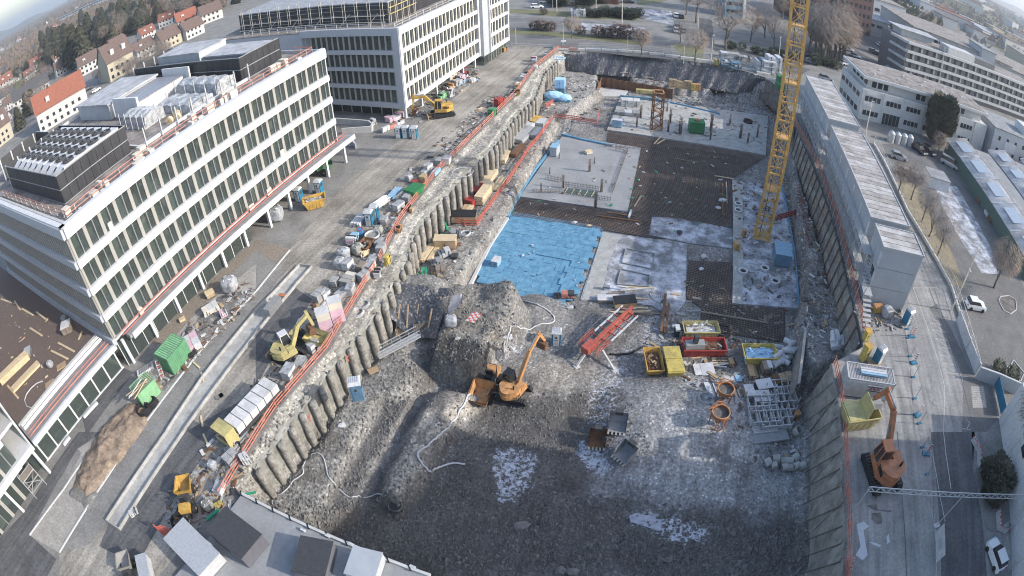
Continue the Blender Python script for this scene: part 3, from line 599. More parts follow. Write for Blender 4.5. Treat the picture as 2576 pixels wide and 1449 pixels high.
# ================= WHITE OFFICE BUILDINGS
UA=R(-22.63)     # local x = outward from the long facades, local y = along them
O1=(-45.85,39.55,0)
UX,UY=Vector((math.cos(UA),math.sin(UA),0)),Vector((-math.sin(UA),math.cos(UA),0))
def L1(w,u,z=0):return Vector(O1)+UX*w+UY*u+Vector((0,0,z))
def bxm(key,x0,x1,y0,y1,z0,z1,m):
	if key not in RM:q=MB();q.box(x0,x1,y0,y1,z0,z1);RM[key]=q.mesh(key[0],m)
	return RM[key]
def facade(root,ox,oy,rz,L,floors,bay=2.45,band_m='white',wide=.5,band_t=.45,panel_m='panelgrey',first=0,top=None,cut=None,seg=2,narrow=False,frame='steel',fins=True):
	"""windows floor by floor along one wall: panes, posts, blind panels, then the pale bands between the floors"""
	c,s=math.cos(rz),math.sin(rz)
	def at(t,d,z):return(ox+c*d-s*t,oy+s*d+c*t,z)
	nb=int(round(L/bay));bw_=L/nb
	for fi,(z0,z1)in enumerate(floors):
		h=round(z1-z0,2)
		for i in range(nb):
			y=i*bw_;a=wide;p1=(bw_-a-.22)*.55;p2=(bw_-a-.22)-p1
			put(bxm(('panel',h,a,panel_m),-.15,.0,0,a,0,h,panel_m),'panel',root,at(y,0,z0),rz)
			put(bxm(('pane',h,round(p1,2)),-.16,-.12,0,p1,0,h,'glass'),'pane',root,at(y+a,0,z0),rz)
			if fins:put(bxm(('mullion',h,frame),-.2,.04,.03,.17,0,h,frame),'mullion',root,at(y+a+p1,0,z0),rz)
			if random.random()<.3:put(bxm(('blind',h,random.randrange(3)),-.6,-.56,0,p1,h*(.0 if random.random()<.4 else .35),h,random.choice(['curtain','lightgrey','cream','darkgrey'])),'blind',root,at(y+a,0,z0),rz)
			put(bxm(('pane',h,round(p2,2)),-.16,-.12,0,p2,0,h,'glass'),'pane',root,at(y+a+p1+.22,0,z0),rz)
	zs=[(floors[k][1],floors[k+1][0])for k in range(len(floors)-1)]
	if top:zs.append((floors[-1][1],top))
	if first is not None:zs.insert(0,(first,floors[0][0]))
	for k,(a,b_)in enumerate(zs):
		n_=max(1,int(round(L/(bw_*seg))));w_=L/n_
		for i in range(n_):
			if cut and cut(k,i):continue
			e0=0
			put(bxm(('band_panel',round(b_-a,2),round(w_,2),band_t,band_m),-.3,band_t,0,w_-.03,0,b_-a,band_m),'band_panel',root,at(i*w_,0,a),rz)
FL1=[(4.85,7.55),(8.45,11.35),(12.3,15.05),(16.0,18.95)]
b1=thing('office_building','long white office building with four window storeys beside the site road','building',O1,UA)
facade(b1,0,0,0,49.2,FL1,first=None,top=20.3)
facade(b1,0,0,-math.pi/2,2.4*0+0,[],first=None)if 0 else None
# end wall, its shade painted in as grey bands; close-set slim mullions
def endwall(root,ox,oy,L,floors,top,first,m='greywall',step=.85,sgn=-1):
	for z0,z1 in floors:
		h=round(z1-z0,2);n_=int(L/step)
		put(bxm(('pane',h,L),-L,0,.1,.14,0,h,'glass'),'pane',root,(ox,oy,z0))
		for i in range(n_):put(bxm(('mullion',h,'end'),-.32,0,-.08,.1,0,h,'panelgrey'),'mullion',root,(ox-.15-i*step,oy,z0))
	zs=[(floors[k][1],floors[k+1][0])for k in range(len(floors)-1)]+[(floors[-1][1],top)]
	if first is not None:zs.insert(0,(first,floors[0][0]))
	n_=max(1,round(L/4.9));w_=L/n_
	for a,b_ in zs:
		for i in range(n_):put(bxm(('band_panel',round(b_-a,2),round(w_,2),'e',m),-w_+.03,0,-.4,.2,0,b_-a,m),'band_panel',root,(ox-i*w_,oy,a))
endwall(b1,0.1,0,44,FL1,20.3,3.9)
def core(root,w0,w1,u0,u1,levels,top,wallm='midgrey'):
	m_=MB()
	for z in levels:m_.box(w0+.05,w1-.35,u0+.3,u1-.1,z-.35,z-.02)
	m_.build('floor_slab','lightgrey',root)
	m_=MB().box(w0+3,w1-6.5,u0+6.5,u1-2,0,top-.5);m_.build('core','cream',root)
	m_=MB();rr=random.Random(3)
	for z in levels:
		for i in range(26):
			y=rr.uniform(u0+2,u1-3);x=w1-rr.uniform(1.0,5.0);m_.box(x,x+rr.uniform(.4,1.6),y,y+rr.uniform(.4,1.4),z,z+rr.uniform(.7,1.5))
	m_.build('cupboard','cream',root)
core(b1,-44,0,0,49.2,[4.4,8.3,12.1,15.9,19.6],19.6)
m_=MB().box(-44,-.2,.2,49.2,19.4,19.75);m_.build('roof','roof_gravel',b1)
# parapet steps (two white rims)
m_=MB().box(-.55,.28,-.25,49.3,20.3,20.5);m_.box(-44,.28,-.25,.45,20.3,20.5);m_.build('parapet','white',b1)
m_=MB().box(-1.5,-.9,1.3,49.0,19.75,20.05);m_.box(-44,-.9,.9,1.3,19.75,20.05);m_.build('gutter','lightgrey',b1)
m_=MB().box(-44,0,49.2,49.4,4,20.3);m_.box(-44.2,-44,0,49.4,0,20.3);m_.build('rear_wall','lightgrey',b1)
# set-back ground floor with sloped white canopy edge
m_=MB().box(-1.2,1.25,1.8,52.3,3.75,4.2);m_.build('canopy','roof_grey',b1)
for i in range(10):put(bxm(('band_panel',1,'can'),0,.25,0,4.97,-.55,.25,'white'),'canopy_edge',b1,(1.25,2.2+i*5,4.05))
for i in range(11):
	put(bxm(('column',1),-.2,.2,-.2,.2,0,3.8,'white'),'column',b1,(.4 if i>5 else-.1,1+i*4.9,0))
for i in range(13):put(bxm(('pane',3.7,'gf'),-.03,.03,0,1.95,.05,3.75,'glass'),'pane',b1,(-.5,.3+i*2.05,0));put(bxm(('mullion','gf'),-.08,.08,0,.1,0,3.75,'white'),'mullion',b1,(-.5,.25+i*2.05,0))
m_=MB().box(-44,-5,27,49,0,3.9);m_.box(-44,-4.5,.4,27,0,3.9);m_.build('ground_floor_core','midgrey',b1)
m_=MB()
for i in range(12):
	m_.box(.05,.12,2.5+i*4.1,2.58+i*4.1,4.2,5.3)
m_.build('cable_post','steel',b1)
for k,z in enumerate((4.55,5.1)):
	m_=MB().tube([(.55,1.2,z),(.55,27,z),(.5,51,z)],.07,5);tag(kind(m_.build('scaffold_tube','rail_red',None,O1,UA),'thing'),['lower','upper'][k]+' red guard tube along the canopy of the long white office','tube')
# red guard rails on the roof edge
def roofrail(label,pts,z,m='rail_faded'):
	t=thing('roof_railing',label,'railing',O1,UA);ps=resample([Vector((a,b_,z))for a,b_ in pts],2.45)
	for a in ps:
		put(bxm(('post','rr'),-.04,.04,-.04,.04,0,1.15,'galv'),'post',t,a);put(bxm(('foot','rr'),-.6,.3,-.05,.05,0,.06,'galv'),'foot',t,a)
	for zz in(.55,1.08):
		m_=MB().tube([Vector((a,b_,z+zz))for a,b_ in pts],.06,5);m_.build('rail',m,t)
	return t
roofrail('faded red guard rail around the roof edge of the long white office',[(-30,1.9),(-2.0,1.9),(-2.0,48.6)],19.8)
roofrail('short red guard rail at the far roof corner of the long white office',[(-2,48.8),(-6,48.8)],19.8)
# dark screens round the roof machinery
def screen(label,w0,w1,u0,u1,z0,z1,name='plant_screen',m='blackmesh',sides='ESWN'):
	t=thing(name,label,'screen',O1,UA);segs=[]
	if 'E' in sides:segs+=[((w1,u),(w1,u+1.3))for u in np.arange(u0,u1-.6,1.3)]
	if 'S' in sides:segs+=[((w,u0),(w+1.3,u0))for w in np.arange(w0,w1-.6,1.3)]
	if 'N' in sides:segs+=[((w,u1),(w+1.3,u1))for w in np.arange(w0,w1-.6,1.3)]
	for a,b_ in segs:
		an=math.atan2(b_[1]-a[1],b_[0]-a[0])
		put(bxm(('panel','scr',round(z1-z0,1),m),0.02,1.27,-.04,.04,0,z1-z0,m),'panel',t,(a[0],a[1],z0),an)
	m_=MB()
	for zz in(z0+.05,(z0+z1)/2,z1):
		if 'E' in sides:m_.box(w1-.02,w1+.1,u0,u1,zz-.05,zz+.06)
		if 'S' in sides:m_.box(w0,w1,u0-.1,u0+.02,zz-.05,zz+.06)
		if 'N' in sides:m_.box(w0,w1,u1-.02,u1+.1,zz-.05,zz+.06)
	m_.build('frame','galv' if m!='blackmesh' else 'midgrey',t)
	if 'W' in sides or name=='louvre_fence':
		for u in np.arange(u0,u1+.1,2.6):put(bxm(('post','scr',round(z1-z0,1)),-.12,.12,-.12,.12,0,z1-z0+.1,'galv'),'post',t,(w0,float(u),z0))
		put(bxm(('panel','sw',round(u1-u0,1),round(z1-z0,1)),-.04,.04,0,u1-u0,0,z1-z0,'darkgrey'),'panel',t,(w0,u0,z0))
	return t
screen('near black louvred screen around the roof fans on the long white office',-30,-6.6,3.9,15.6,19.9,23.7)
# fan units
def fan_unit(key):
	r=root_('chiller_unit');m_=MB().box(-1.0,1.0,0,9.4,0,1.3);m_.build('casing','plastic_white',r)
	m_=MB().add([(-1,-1.6,.5),(1,-1.6,.5),(1,0,1.3),(-1,0,1.3)],[(0,1,2,3)]);m_.box(-1,1,-1.6,0,0,.5);m_.build('hood','lightgrey',r)
	f=MB();f.ring((0,0,0),.85,.1,.3,14);fm=f.mesh('fan_ring','darkgrey');g=MB();g.cyl((0,0,0),.25,.25,8)
	for k in range(7):a=k*math.pi*2/7;g.add([(0,0,.12),(math.cos(a)*.78,math.sin(a)*.78,.1),(math.cos(a+.55)*.78,math.sin(a+.55)*.78,.25)],[(0,1,2)])
	gm=g.mesh('blade','windark')
	for k in range(4):fr=put(fm,'fan',r,(0,1.35+k*2.15,1.32));put(gm,'blade',fr,(0,0,0))
	return r
FAN=Kind(fan_unit)
for i in range(8):
	FAN('f',L1(-8.3-2.55*i,5.6,22.5),UA,['white roof chiller with a row of four dark fans nearest the facade corner','second white roof chiller from the corner screen','third white roof chiller from the corner screen','fourth white roof chiller from the corner screen','fifth white roof chiller from the corner screen','sixth white roof chiller near the picture edge','seventh white roof chiller cut by the picture edge','farthest white roof chiller past the picture edge'][i],'chiller','roof chillers inside the near black screen')
m_=MB().box(-30,-6.9,4.2,15.3,19.8,22.5);tag(m_.build('plinth','darkgrey',None,O1,UA),'dark platform under the roof chillers of the long white office','platform')
screen('long black screen in the middle of the roof in front of the grey plant room',-37.5,-6.3,37.2,46,19.8,23.6,sides='SE')
screen('pale framed fence at the back of the near roof machinery',-37,-30.2,5,13.5,19.8,23.8,name='louvre_fence',m='darkgrey',sides='N')
screen('grey framed fence behind the middle plant room',-37,-35.5,37,46.4,19.8,23.8,name='louvre_fence',m='lightgrey',sides='N')
t=thing('plant_room','grey flat-topped plant room standing behind the long black roof screen','plant room',O1,UA)
m_=MB().box(-33,-20,40.5,47,19.8,23.9);m_.build('wall','containergrey',t);m_=MB().box(-33.1,-19.9,40.4,47.1,23.9,24.15);m_.build('roof','roof_white',t)
t=thing('plant_room','lower pale rooftop unit with white snow on top beside the grey plant room','plant room',O1,UA)
m_=MB().box(-19.5,-8,41,47,19.8,22.8);m_.build('wall','midgrey',t);m_=MB().box(-19.6,-7.9,40.9,47.1,22.8,23.05);m_.build('roof','roof_white',t)
# white hall being built on the roof with film tents
t=thing('rooftop_pavilion','unfinished white rooftop pavilion with open grey roof between the two black screens','pavilion',O1,UA)
m_=MB().box(-40,-27,24.5,35.5,19.8,22.4);m_.build('wall','containergrey',t);m_=MB().box(-40.3,-26.7,24.2,35.8,22.4,22.7);m_.build('roof','roof_white',t)
m_=MB().box(-26.6,-19,26,35.5,19.8,21.9);m_.build('extension_wall','white_dirty',t);m_=MB().box(-26.6,-19,26,35.5,21.9,22.1);m_.build('extension_roof','tarp_light',t)
m_=MB().box(-26,-18,25,25.4,19.8,23.2);m_.box(-26,-18,36.2,36.5,19.8,23.2);m_.build('gable','white',t)
def tent(label,w0,w1,u0,u1,z,h):
	t=thing('film_tent',label,'tent',O1,UA);m_=MB()
	n_=12;vs=[]
	for i in range(n_+1):
		w_=w0+(w1-w0)*i/n_;dz=.12*math.sin(i*2.1);vs+=[(w_,u0,z),(w_,u0+.4,z+h*.8+dz),(w_,(u0+u1)/2,z+h+dz),(w_,u1,z+h*.8+dz),(w_,u1+.1,z)]
	m_.add(vs,[(i*5+j,(i+1)*5+j,(i+1)*5+j+1,i*5+j+1)for i in range(n_)for j in range(4)]+[(0,1,2,3,4),tuple(n_*5+k for k in(4,3,2,1,0))]);m_.build('film','film',t)
	for w_ in np.arange(w0,w1+.01,(w1-w0)/4):m_=MB().box(w_-.06,w_+.06,u0-.1,u0,z,z+h+.4);m_.build('post','galv',t)
	return t
tent('clear film tent with corrugated top in front of the rooftop pavilion',-18.5,-11.5,21.5,25.5,19.8,2.2)
tent('long clear film tent running along the middle of the roof',-15.5,-6.2,26.5,31,19.8,1.3)
tent('clear film tent nearest the long black screen',-16.5,-6.2,31.8,35.5,19.8,2.4)
kerb_=MB();kerb_.box(-6.0,-5.6,17,38,19.8,20.2);kerb_.box(-18,-5.6,16.7,17,19.8,20.2);tag(kerb_.build('roof_upstand','white',None,O1,UA),'white raised kerb on the roof in front of the film tents','kerb')
for i in range(8):
	o=put(bxm(('mast',1),-.09,.09,-.09,.09,0,2.6,'galv'),'screen_post',None,L1(-5.3,17.5+2.9*i,19.8),UA);tag(o,'slim grey steel post on the roof in front of the film tents','post','steel posts in front of the film tents')
for k,(i,j,x,y)in enumerate([(0,0,1700,1220),(0,0,1780,1185),(0,0,1770,1155)]):
	q=T(i,j,x,y,20.1);m_=MB().cyl((0,0,0),.55,.5,12,axis=(0,1,.1));m_.cyl((0,-.05,0),.2,.6,8,1,axis=(0,1,.1));tag(m_.build('cable_drum',['wood_light','wood'],None,q),['wooden cable drum lying alone on the roof gravel','lower of two wooden cable drums side by side on the roof','upper of two wooden cable drums side by side on the roof'][k],'drum')
# roof walkway strips behind: lower roof on the far side
t=thing('side_wing','pale flat roofed wing behind the long white office seen past the pavilion','building',O1,UA)
m_=MB().box(-58,-44.2,20,49,0,15);m_.build('wall','greywall',t);m_=MB().box(-58,-44.3,20,49,15,15.2);m_.build('roof','roof_white',t)
# ---- podium courtyard and low glass link
pod=thing('courtyard_podium','brown gravel courtyard roof between the white office buildings','podium',O1,UA)
m_=MB().box(-50,-5,-17.3,-.3,0,3.7);m_.build('wall','midgrey',pod);m_=MB().box(-50,-5,-17.3,-.3,3.7,3.82);m_.build('gravel','roof_brown',pod)
lk=thing('glass_link','single storey glass link building with grey rails on its flat roof','building',O1,UA)
m_=MB().box(-5,-.3,-17.3,-.2,3.55,3.9);m_.build('roof','roof_grey',lk)
m_=MB().box(-.35,.1,-17.3,-.2,3.5,4.15);m_.build('fascia','white',lk);m_=MB().box(-5.1,-4.8,-17.3,-.2,3.8,4.1);m_.build('rear_parapet','lightgrey',lk)
m_=MB().box(-5,-4.6,-17.3,-.2,0,3.5);m_.build('rear_wall','lightgrey',lk);m_=MB().box(-5,-1.2,-17.3,-.2,0,.06);m_.build('floor','concrete',lk)
for i in range(8):
	put(bxm(('column',2),-.11,.11,-.11,.11,0,3.5,'white'),'column',lk,(-1.2,-.6-2.35*i,0))
	put(bxm(('pane','lk'),-.02,.02,-2.2,0,.1,3.4,'glass'),'pane',lk,(-1.2,-.7-2.35*i,0))
m_=MB().box(-1.35,-1.0,-17.3,-.3,0,.12);m_.build('sill','white',lk)
for w_,mm,r_ in((-1.2,'rail_faded',.09),(-2.0,'rail_faded',.07),(-3.0,'galv',.12),(-3.4,'white',.12),(-3.9,'galv',.1),(-4.3,'lightgrey',.12)):
	m_=MB().tube([(w_,-17,4.15),(w_+.05,-9,4.2),(w_,-.6,4.15)],r_,5)
	tag(m_.build('pipe',mm,None,O1,UA),{-1.2:'outer faded red tube on the glass link roof',-2.0:'inner faded red tube on the glass link roof',-3.0:'grey steel channel beside the red tubes on the link roof',-3.4:'white profile lying in the middle of the link roof',-3.9:'grey profile next to the white one on the link roof',-4.3:'pale grey profile nearest the brown courtyard'}[w_],'pipe')
# ---- third building, cut by the left edge
b3=thing('office_building','white framed office building cut off by the lower left picture edge','building',L1(0,-17.6),UA)
FL3=[(.1,3.5),(4.4,7.4),(8.3,11.2),(12.2,15),(16,18.9)]
facade(b3,0,-30,0,27.0,FL3,first=None,top=20.3,bay=3.0,cut=lambda k,i:False)
endw=MB();endw.box(-30,-.4,-.1,.1,0,20.3);
m_=MB().box(-30,.45,-3.0,-.0,3.6,4.4);m_.box(-30,.3,-.3,0,7.4,8.3);m_.box(-30,.3,-.3,0,11.2,12.2);m_.box(-30,.3,-.3,0,15,16);m_.box(-30,.3,-.3,0,18.9,20.3);m_.build('end_band','white',b3)
for z0,z1 in FL3[1:]:
	put(bxm(('pane','b3',z1-z0),-30,0,-.2,-.16,0,z1-z0,'glass'),'pane',b3,(0,0,z0))
	for i in range(12):put(bxm(('mullion','b3',round(z1-z0,1)),-.25,0,-.28,0,0,z1-z0,'lightgrey'),'mullion',b3,(-.1-2.4*i,0,z0))
m_=MB()
for z in(4.2,8.1,12,15.8):m_.box(-30,-.3,-30,-.3,z-.4,z)
m_.build('floor_slab','lightgrey',b3);m_=MB().box(-30,-6,-30,-6,0,19);m_.build('core','midgrey',b3);m_=MB().box(-30,0,-30,0,19.8,20);m_.build('roof','roof_gravel',b3)
# ---- second white building
O2=L1(1.9,67.3)
b2=thing('office_building','white framed office building with a deep grid facade beyond the first one','building',O2,UA)
FL2=[(3.55,6.25),(7.0,9.8),(10.5,13.2),(14.05,16.95)]
facade(b2,0,.6,0,31.6,FL2,first=2.55,top=18.4,bay=1.6,wide=.35,panel_m='cream',band_t=.35,seg=3)
m_=MB().box(-.3,.45,-.2,.6,2.55,18.5);m_.box(-.3,.45,32.2,33,2.55,18.5);m_.build('corner_frame','white',b2)
endwall(b2,-1.0,0,21.6,FL2,18.4,2.55,step=1.35)  # white building's end and pier, shade painted in as grey
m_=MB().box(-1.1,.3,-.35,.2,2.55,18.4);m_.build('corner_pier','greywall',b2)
m_=MB()
for z in(3.4,6.9,10.4,13.9):m_.box(-40,-.35,.3,32,z-.35,z)
m_.box(-40,-.1,.1,33,2.3,2.6);m_.build('floor_slab','lightgrey',b2)
m_=MB().box(-40,-6.5,6,31,0,18);m_.build('core','midgrey',b2);m_=MB().box(-50,-.1,.1,33,17.7,17.95);m_.build('roof','roof_gravel',b2)
m_=MB().box(-50,-20.6,.1,33,0,17.7);m_.build('side_block','greywall',b2)
m_=MB().box(-40,-4.0,2.2,32,0,2.3);m_.build('ground_floor','hall_green',b2)
for i in range(8):put(bxm(('pane','b2g'),-2.2,0,-.02,.02,0,2.3,'glass'),'pane',b2,(-4.2-2.4*i,2.0,0));put(bxm(('mullion','b2g'),-.14,0,-.08,.08,0,2.3,'cream'),'mullion',b2,(-4.05-2.4*i,2.0,0))
for i in range(6):put(bxm(('column',3),-.22,.22,-.22,.22,0,2.5,'white'),'column',b2,(-.6,1.0+6.1*i,0))
m_=MB().box(-12,1.2,33,36,2.4,18.9);m_.build('stair_tower','containergrey',b2)
m_=MB().box(-2.5,.9,33.2,36,0,2.4);m_.build('tower_base','glass',b2)
facade(b2,1.2,36.2,0,10.6,FL2,first=2.55,top=18.4,bay=1.75,wide=.4,panel_m='cream',band_t=.35,seg=3)
m_=MB().box(.9,1.62,36,36.3,2.55,18.5);m_.box(.9,1.62,46.8,47.3,2.55,18.5);m_.build('corner_frame','white',b2)
m_=MB().box(-30,.8,36,47,17.7,18.0);m_.box(-30,-5,38,46,0,18);m_.box(-30,1,36.2,47,2.2,2.55);m_.build('end_block','lightgrey',b2)
for i in range(7):put(bxm(('pane','b2h'),-.02,.02,0,1.45,0,2.2,'glass'),'pane',b2,(.7,36.3+1.52*i,0));put(bxm(('mullion','b2h'),-.05,.05,0,.07,0,2.2,'cream'),'mullion',b2,(.7,36.25+1.52*i,0))
# scaffolded roof screen of the second building
sc=thing('roof_scaffold','pale scaffold frames with yellow boards around the dark roof machinery of the second white building','scaffold',O2,UA)
m_=MB().box(-45,-4.6,4.4,30,17.95,22.3);m_.build('dark_wall','blackmesh',sc);m_=MB().box(-45.3,-4.4,4.2,30.3,22.3,22.5);m_.build('roof','canvas',sc)
sd_=MB()
for z in(18.9,19.9,20.9,21.8):sd_.box(-44,-4.55,4.3,4.4,z,z+.08)
sd_.build('ledger','midgrey',sc)
fr=MB();fr.tube([(-.3,0,0),(-.3,0,5.6)],.05,4);fr.tube([(.3,0,0),(.3,0,5.6)],.05,4);fr.tube([(-.3,0,5.3),(.3,0,5.3)],.07,4);fm=fr.mesh('frame','cream')
for i in range(14):put(fm,'frame',sc,(-5.2-2.9*i,3.4,17.9))
for i in range(5):put(fm,'frame',sc,(-3.8,4+2.2*i,17.9),math.pi/2)
for z in(19.9,18.6):
	m_=MB().box(-44,-4.5,3.15,3.3,z,z+.12);m_.build('board','cream',sc);m_=MB().box(-3.6,-3.45,3.4,13,z+1.5,z+1.65);m_.build('board','yellow_pale',sc)
m_=MB()
for i in range(6):m_.beam((-6-6.5*i,3.4,20.5),(-8-6.5*i,2.2,18),.07)
m_.build('brace','galv',sc)
t=thing('roof_railing','pale guard rail along the roof edge of the second white building','railing',O2,UA)
for a in resample([Vector((-40,.8,18)),Vector((-1,.8,18)),Vector((-1,32,18))],2.6):put(bxm(('post','rq'),-.05,.05,-.05,.05,0,1.1,'cream'),'post',t,a)
for z in(18.5,19.0):m_=MB().tube([(-40,.8,z),(-1,.8,z),(-1,32,z)],.05,4);m_.build('rail','galv',t)
# paving in front of building 1, planters and the long concrete trough
kp=lambda a:flatsheet(*a)
flatsheet('pavement',TL(0,3,[(300,1040),(600,1215),(1400,0),(1075,0),(780,170),(820,210),(640,570)])+[],.010,'paving')
flatsheet('pavement',TL(0,2,[(900,1449),(1280,1150),(1000,1420),(1350,1000),(1700,560),(2576,-300),(2000,660),(1400,1449)])[:0]or TL(0,2,[(1060,1449),(1400,1000),(1420,860),(1900,330),(2200,60),(2576,-240),(2576,20),(2000,640),(1395,1449)]),.012,'paving')
flatsheet('dark_pavement',TL(0,3,[(0,1449),(0,1070),(250,800),(700,120),(790,0),(1030,0),(780,170),(300,1040),(350,1080),(570,1280),(480,1449)])+[],.014,'asphalt')
flatsheet('dark_pavement',TL(0,2,[(860,1449),(830,1310),(1230,800),(1350,850),(1040,1250),(900,1449)]),.014,'asphalt')
flatsheet('timber_deck',TL(0,1,[(2050,1449),(2576,960)])+TL(1,1,[(345,1060),(200,1200)])+TL(0,1,[(2576,1060),(2200,1420)])[:1]+TL(0,2,[(2150,60),(1700,560),(1500,560)]),.018,'wood_grey')
def strip_box(name,label,cat,pts,z0,z1,w_,m):
	mb=MB()
	for a,b_ in zip(pts[:-1],pts[1:]):mb.beam((a.x,a.y,(z0+z1)/2),(b_.x,b_.y,(z0+z1)/2),w_,z1-z0)
	return tag(mb.build(name,m),label,cat)
tr=thing('concrete_trough','long pale concrete trough walls beside the ramp, open at the top','trough')
for nm,pts in(('wall',TL(0,3,[(1085,905),(1690,0)])+TL(0,2,[(2010,960),(2576,250)])+TL(1,1,[(240,1449),(440,1230)])),('wall',TL(0,3,[(1215,990),(1860,0)])+TL(0,2,[(2576,1040)])[:0]+TL(1,2,[(0,480),(390,0)])+TL(1,1,[(565,1245)])),('end_wall',TL(0,3,[(1085,905),(1215,990)])),('end_wall',TL(1,1,[(440,1230),(565,1245)]))):
	mb=MB()
	for a,b_ in zip(pts[:-1],pts[1:]):mb.beam((a.x,a.y,.25),(b_.x,b_.y,.2),.13,.4)
	mb.build(nm,'concrete',tr)
flatsheet('trough_bed',TL(0,3,[(1090,905),(1690,0)])+TL(0,2,[(2010,960),(2576,250)])+TL(1,1,[(240,1449),(440,1235),(560,1250)])+TL(1,2,[(390,0),(0,480)])+TL(0,3,[(1860,0),(1215,985)]),.02,'concrete')
strip_box('kerb','pale kerb between the paving and the ramp in front of the long office','kerb',TL(0,3,[(600,1215),(1400,0)])+TL(0,2,[(2000,660),(2576,40)])+TL(1,1,[(340,1070)]),0,.14,.2,'concrete_light')
strip_box('kerb','pale kerb between the two dark pavements at the lower left','kerb',TL(0,3,[(300,1040),(640,580),(1040,0)]),0,.12,.2,'concrete_light')
# ================= EAST SIDE
flatsheet('road',[q+Vector((.4,0,0))for q in EDGE_R[1:]]+[Vector((24,6,0)),Vector((60,6,0))]+[T(3,3,2200,1000),T(3,3,2050,500),T(3,2,2250,1300),T(3,2,2080,870),T(3,1,1800,1449),T(3,1,1400,720),T(3,1,1060,0),T(3,0,900,1210),T(3,0,650,830),T(3,0,340,850)],.008,'road_concrete')
flatsheet('dark_road',TL(3,3,[(1640,0),(1700,600),(1740,1240),(1740,1449),(2200,1449),(2140,800),(2060,350),(2050,0)])+TL(3,2,[(2240,1449),(2080,940),(1880,860),(1640,330),(1500,0),(1650,0)])[0:0]+TL(3,2,[(2080,1449),(1900,1449),(1780,1449)]),.014,'asphalt')
flatsheet('dark_strip',TL(3,2,[(1950,1449),(1960,900),(1800,500),(1620,200),(1700,160),(2060,860),(2250,1000),(2310,1320),(2200,1449)]),.012,'asphalt_yard')
flatsheet('pavement',TL(3,2,[(2040,990),(2170,990),(2200,1205),(2060,1205)]),.018,'paving')
# painted lines
mk=MB()
def line(pts,w_=.12,z=.02,m=0,mb=None):
	for a,b_ in zip(pts[:-1],pts[1:]):
		d=(b_-a);d.z=0;d.normalize();s=Vector((-d.y,d.x,0))*w_/2
		(mb or mk).add([(a.x-s.x,a.y-s.y,z),(a.x+s.x,a.y+s.y,z),(b_.x+s.x,b_.y+s.y,z),(b_.x-s.x,b_.y-s.y,z)],[(3,2,1,0)],m)
line(TL(3,1,[(1700,1449)])+TL(3,2,[(1460,0),(1600,380),(1700,700),(1775,990),(1765,1449)])+TL(3,3,[(1765,0),(1790,230),(1840,575)]),.12)
for a,b_ in[((1620,345),(1750,375)),((1620,345),(1800,450)),((1650,420),(1800,450)),((1650,420),(1820,535)),((1675,505),(1820,535)),((1675,505),(1840,615)),((1705,590),(1840,615)),((1705,590),(1870,700)),((1730,675),(1870,700)),((1600,270),(1750,375)),((1765,760),(1890,775)),((1765,765),(1920,870)),((1790,850),(1920,870)),((1860,895),(2010,895)),((1990,1320),(2030,1360)),((2030,1360),(2000,1420)),((1955,1415),(2040,1430))]:line(TL(3,2,[a,b_]),.11)
line(TL(3,3,[(1650,200),(1730,650),(1780,900)]),.1);line(TL(3,3,[(1640,770),(1690,1100),(1690,1449)]),.1)
for k in range(10):line([T(3,1,1560+k*9,1280+k*3),T(3,1,1600,1290)][:0]or TL(3,2,[(2050+k*1.5,1000+k*22),(2172+k*2,1000+k*22)]),.09,.03)
o=mk.build('road_marking','marking');kind(o,'structure')
jn=MB()
for pts in([(1620,0),(1760,380),(1900,780),(1960,980),(2060,1400)],):line(TL(3,2,pts),.10,.022,0,jn)
for x0,y0,x1,y1 in[(1370,390,1430,800),(1430,800,1470,1449),(1130,480,1400,480),(1170,690,1410,690),(1250,880,1440,890),(1290,1100,1450,1105),(1080,350,1370,350),(1200,1270,1500,1270)]:line(TL(3,2,[(x0,y0),(x1,y1)]),.05,.022,0,jn)
line(TL(3,3,[(1300,0),(1340,560),(1390,1449)]),.09,.022,0,jn);line(TL(3,3,[(1640,0),(1660,900)]),.06,.022,0,jn)
kind(jn.build('road_joint','asphalt'),'structure')
m_=MB();q=T(3,2,1675,1160);m_.cyl((q.x,q.y,.01),.35,.03,16);tag(m_.build('manhole_cover','midgrey'),'round manhole cover in the road beyond the striped beacons','manhole')
# mud stains and ice on the road: uneven sheets
def stain(name,i,j,pts,m,lift=.016):return flatsheet(name,TL(i,j,pts),lift,m)
stain('puddle',3,3,[(990,740),(1090,730),(1110,780),(1250,790),(1230,810),(1060,785)],'soil');stain('puddle',3,3,[(1040,820),(1130,810),(1150,870),(1145,920),(1100,935),(1040,880)],'soil')
for k,pts in enumerate([[(1190,1060),(1215,1020),(1225,1110),(1200,1130)],[(1010,1105),(1080,1115),(1140,1140),(1120,1160),(1050,1130)],[(890,930),(960,900),(1020,950),(960,990),(1000,1240),(950,1290),(880,1240),(930,1150)]]):stain('ice_patch',3,3,pts,'snow',.019)
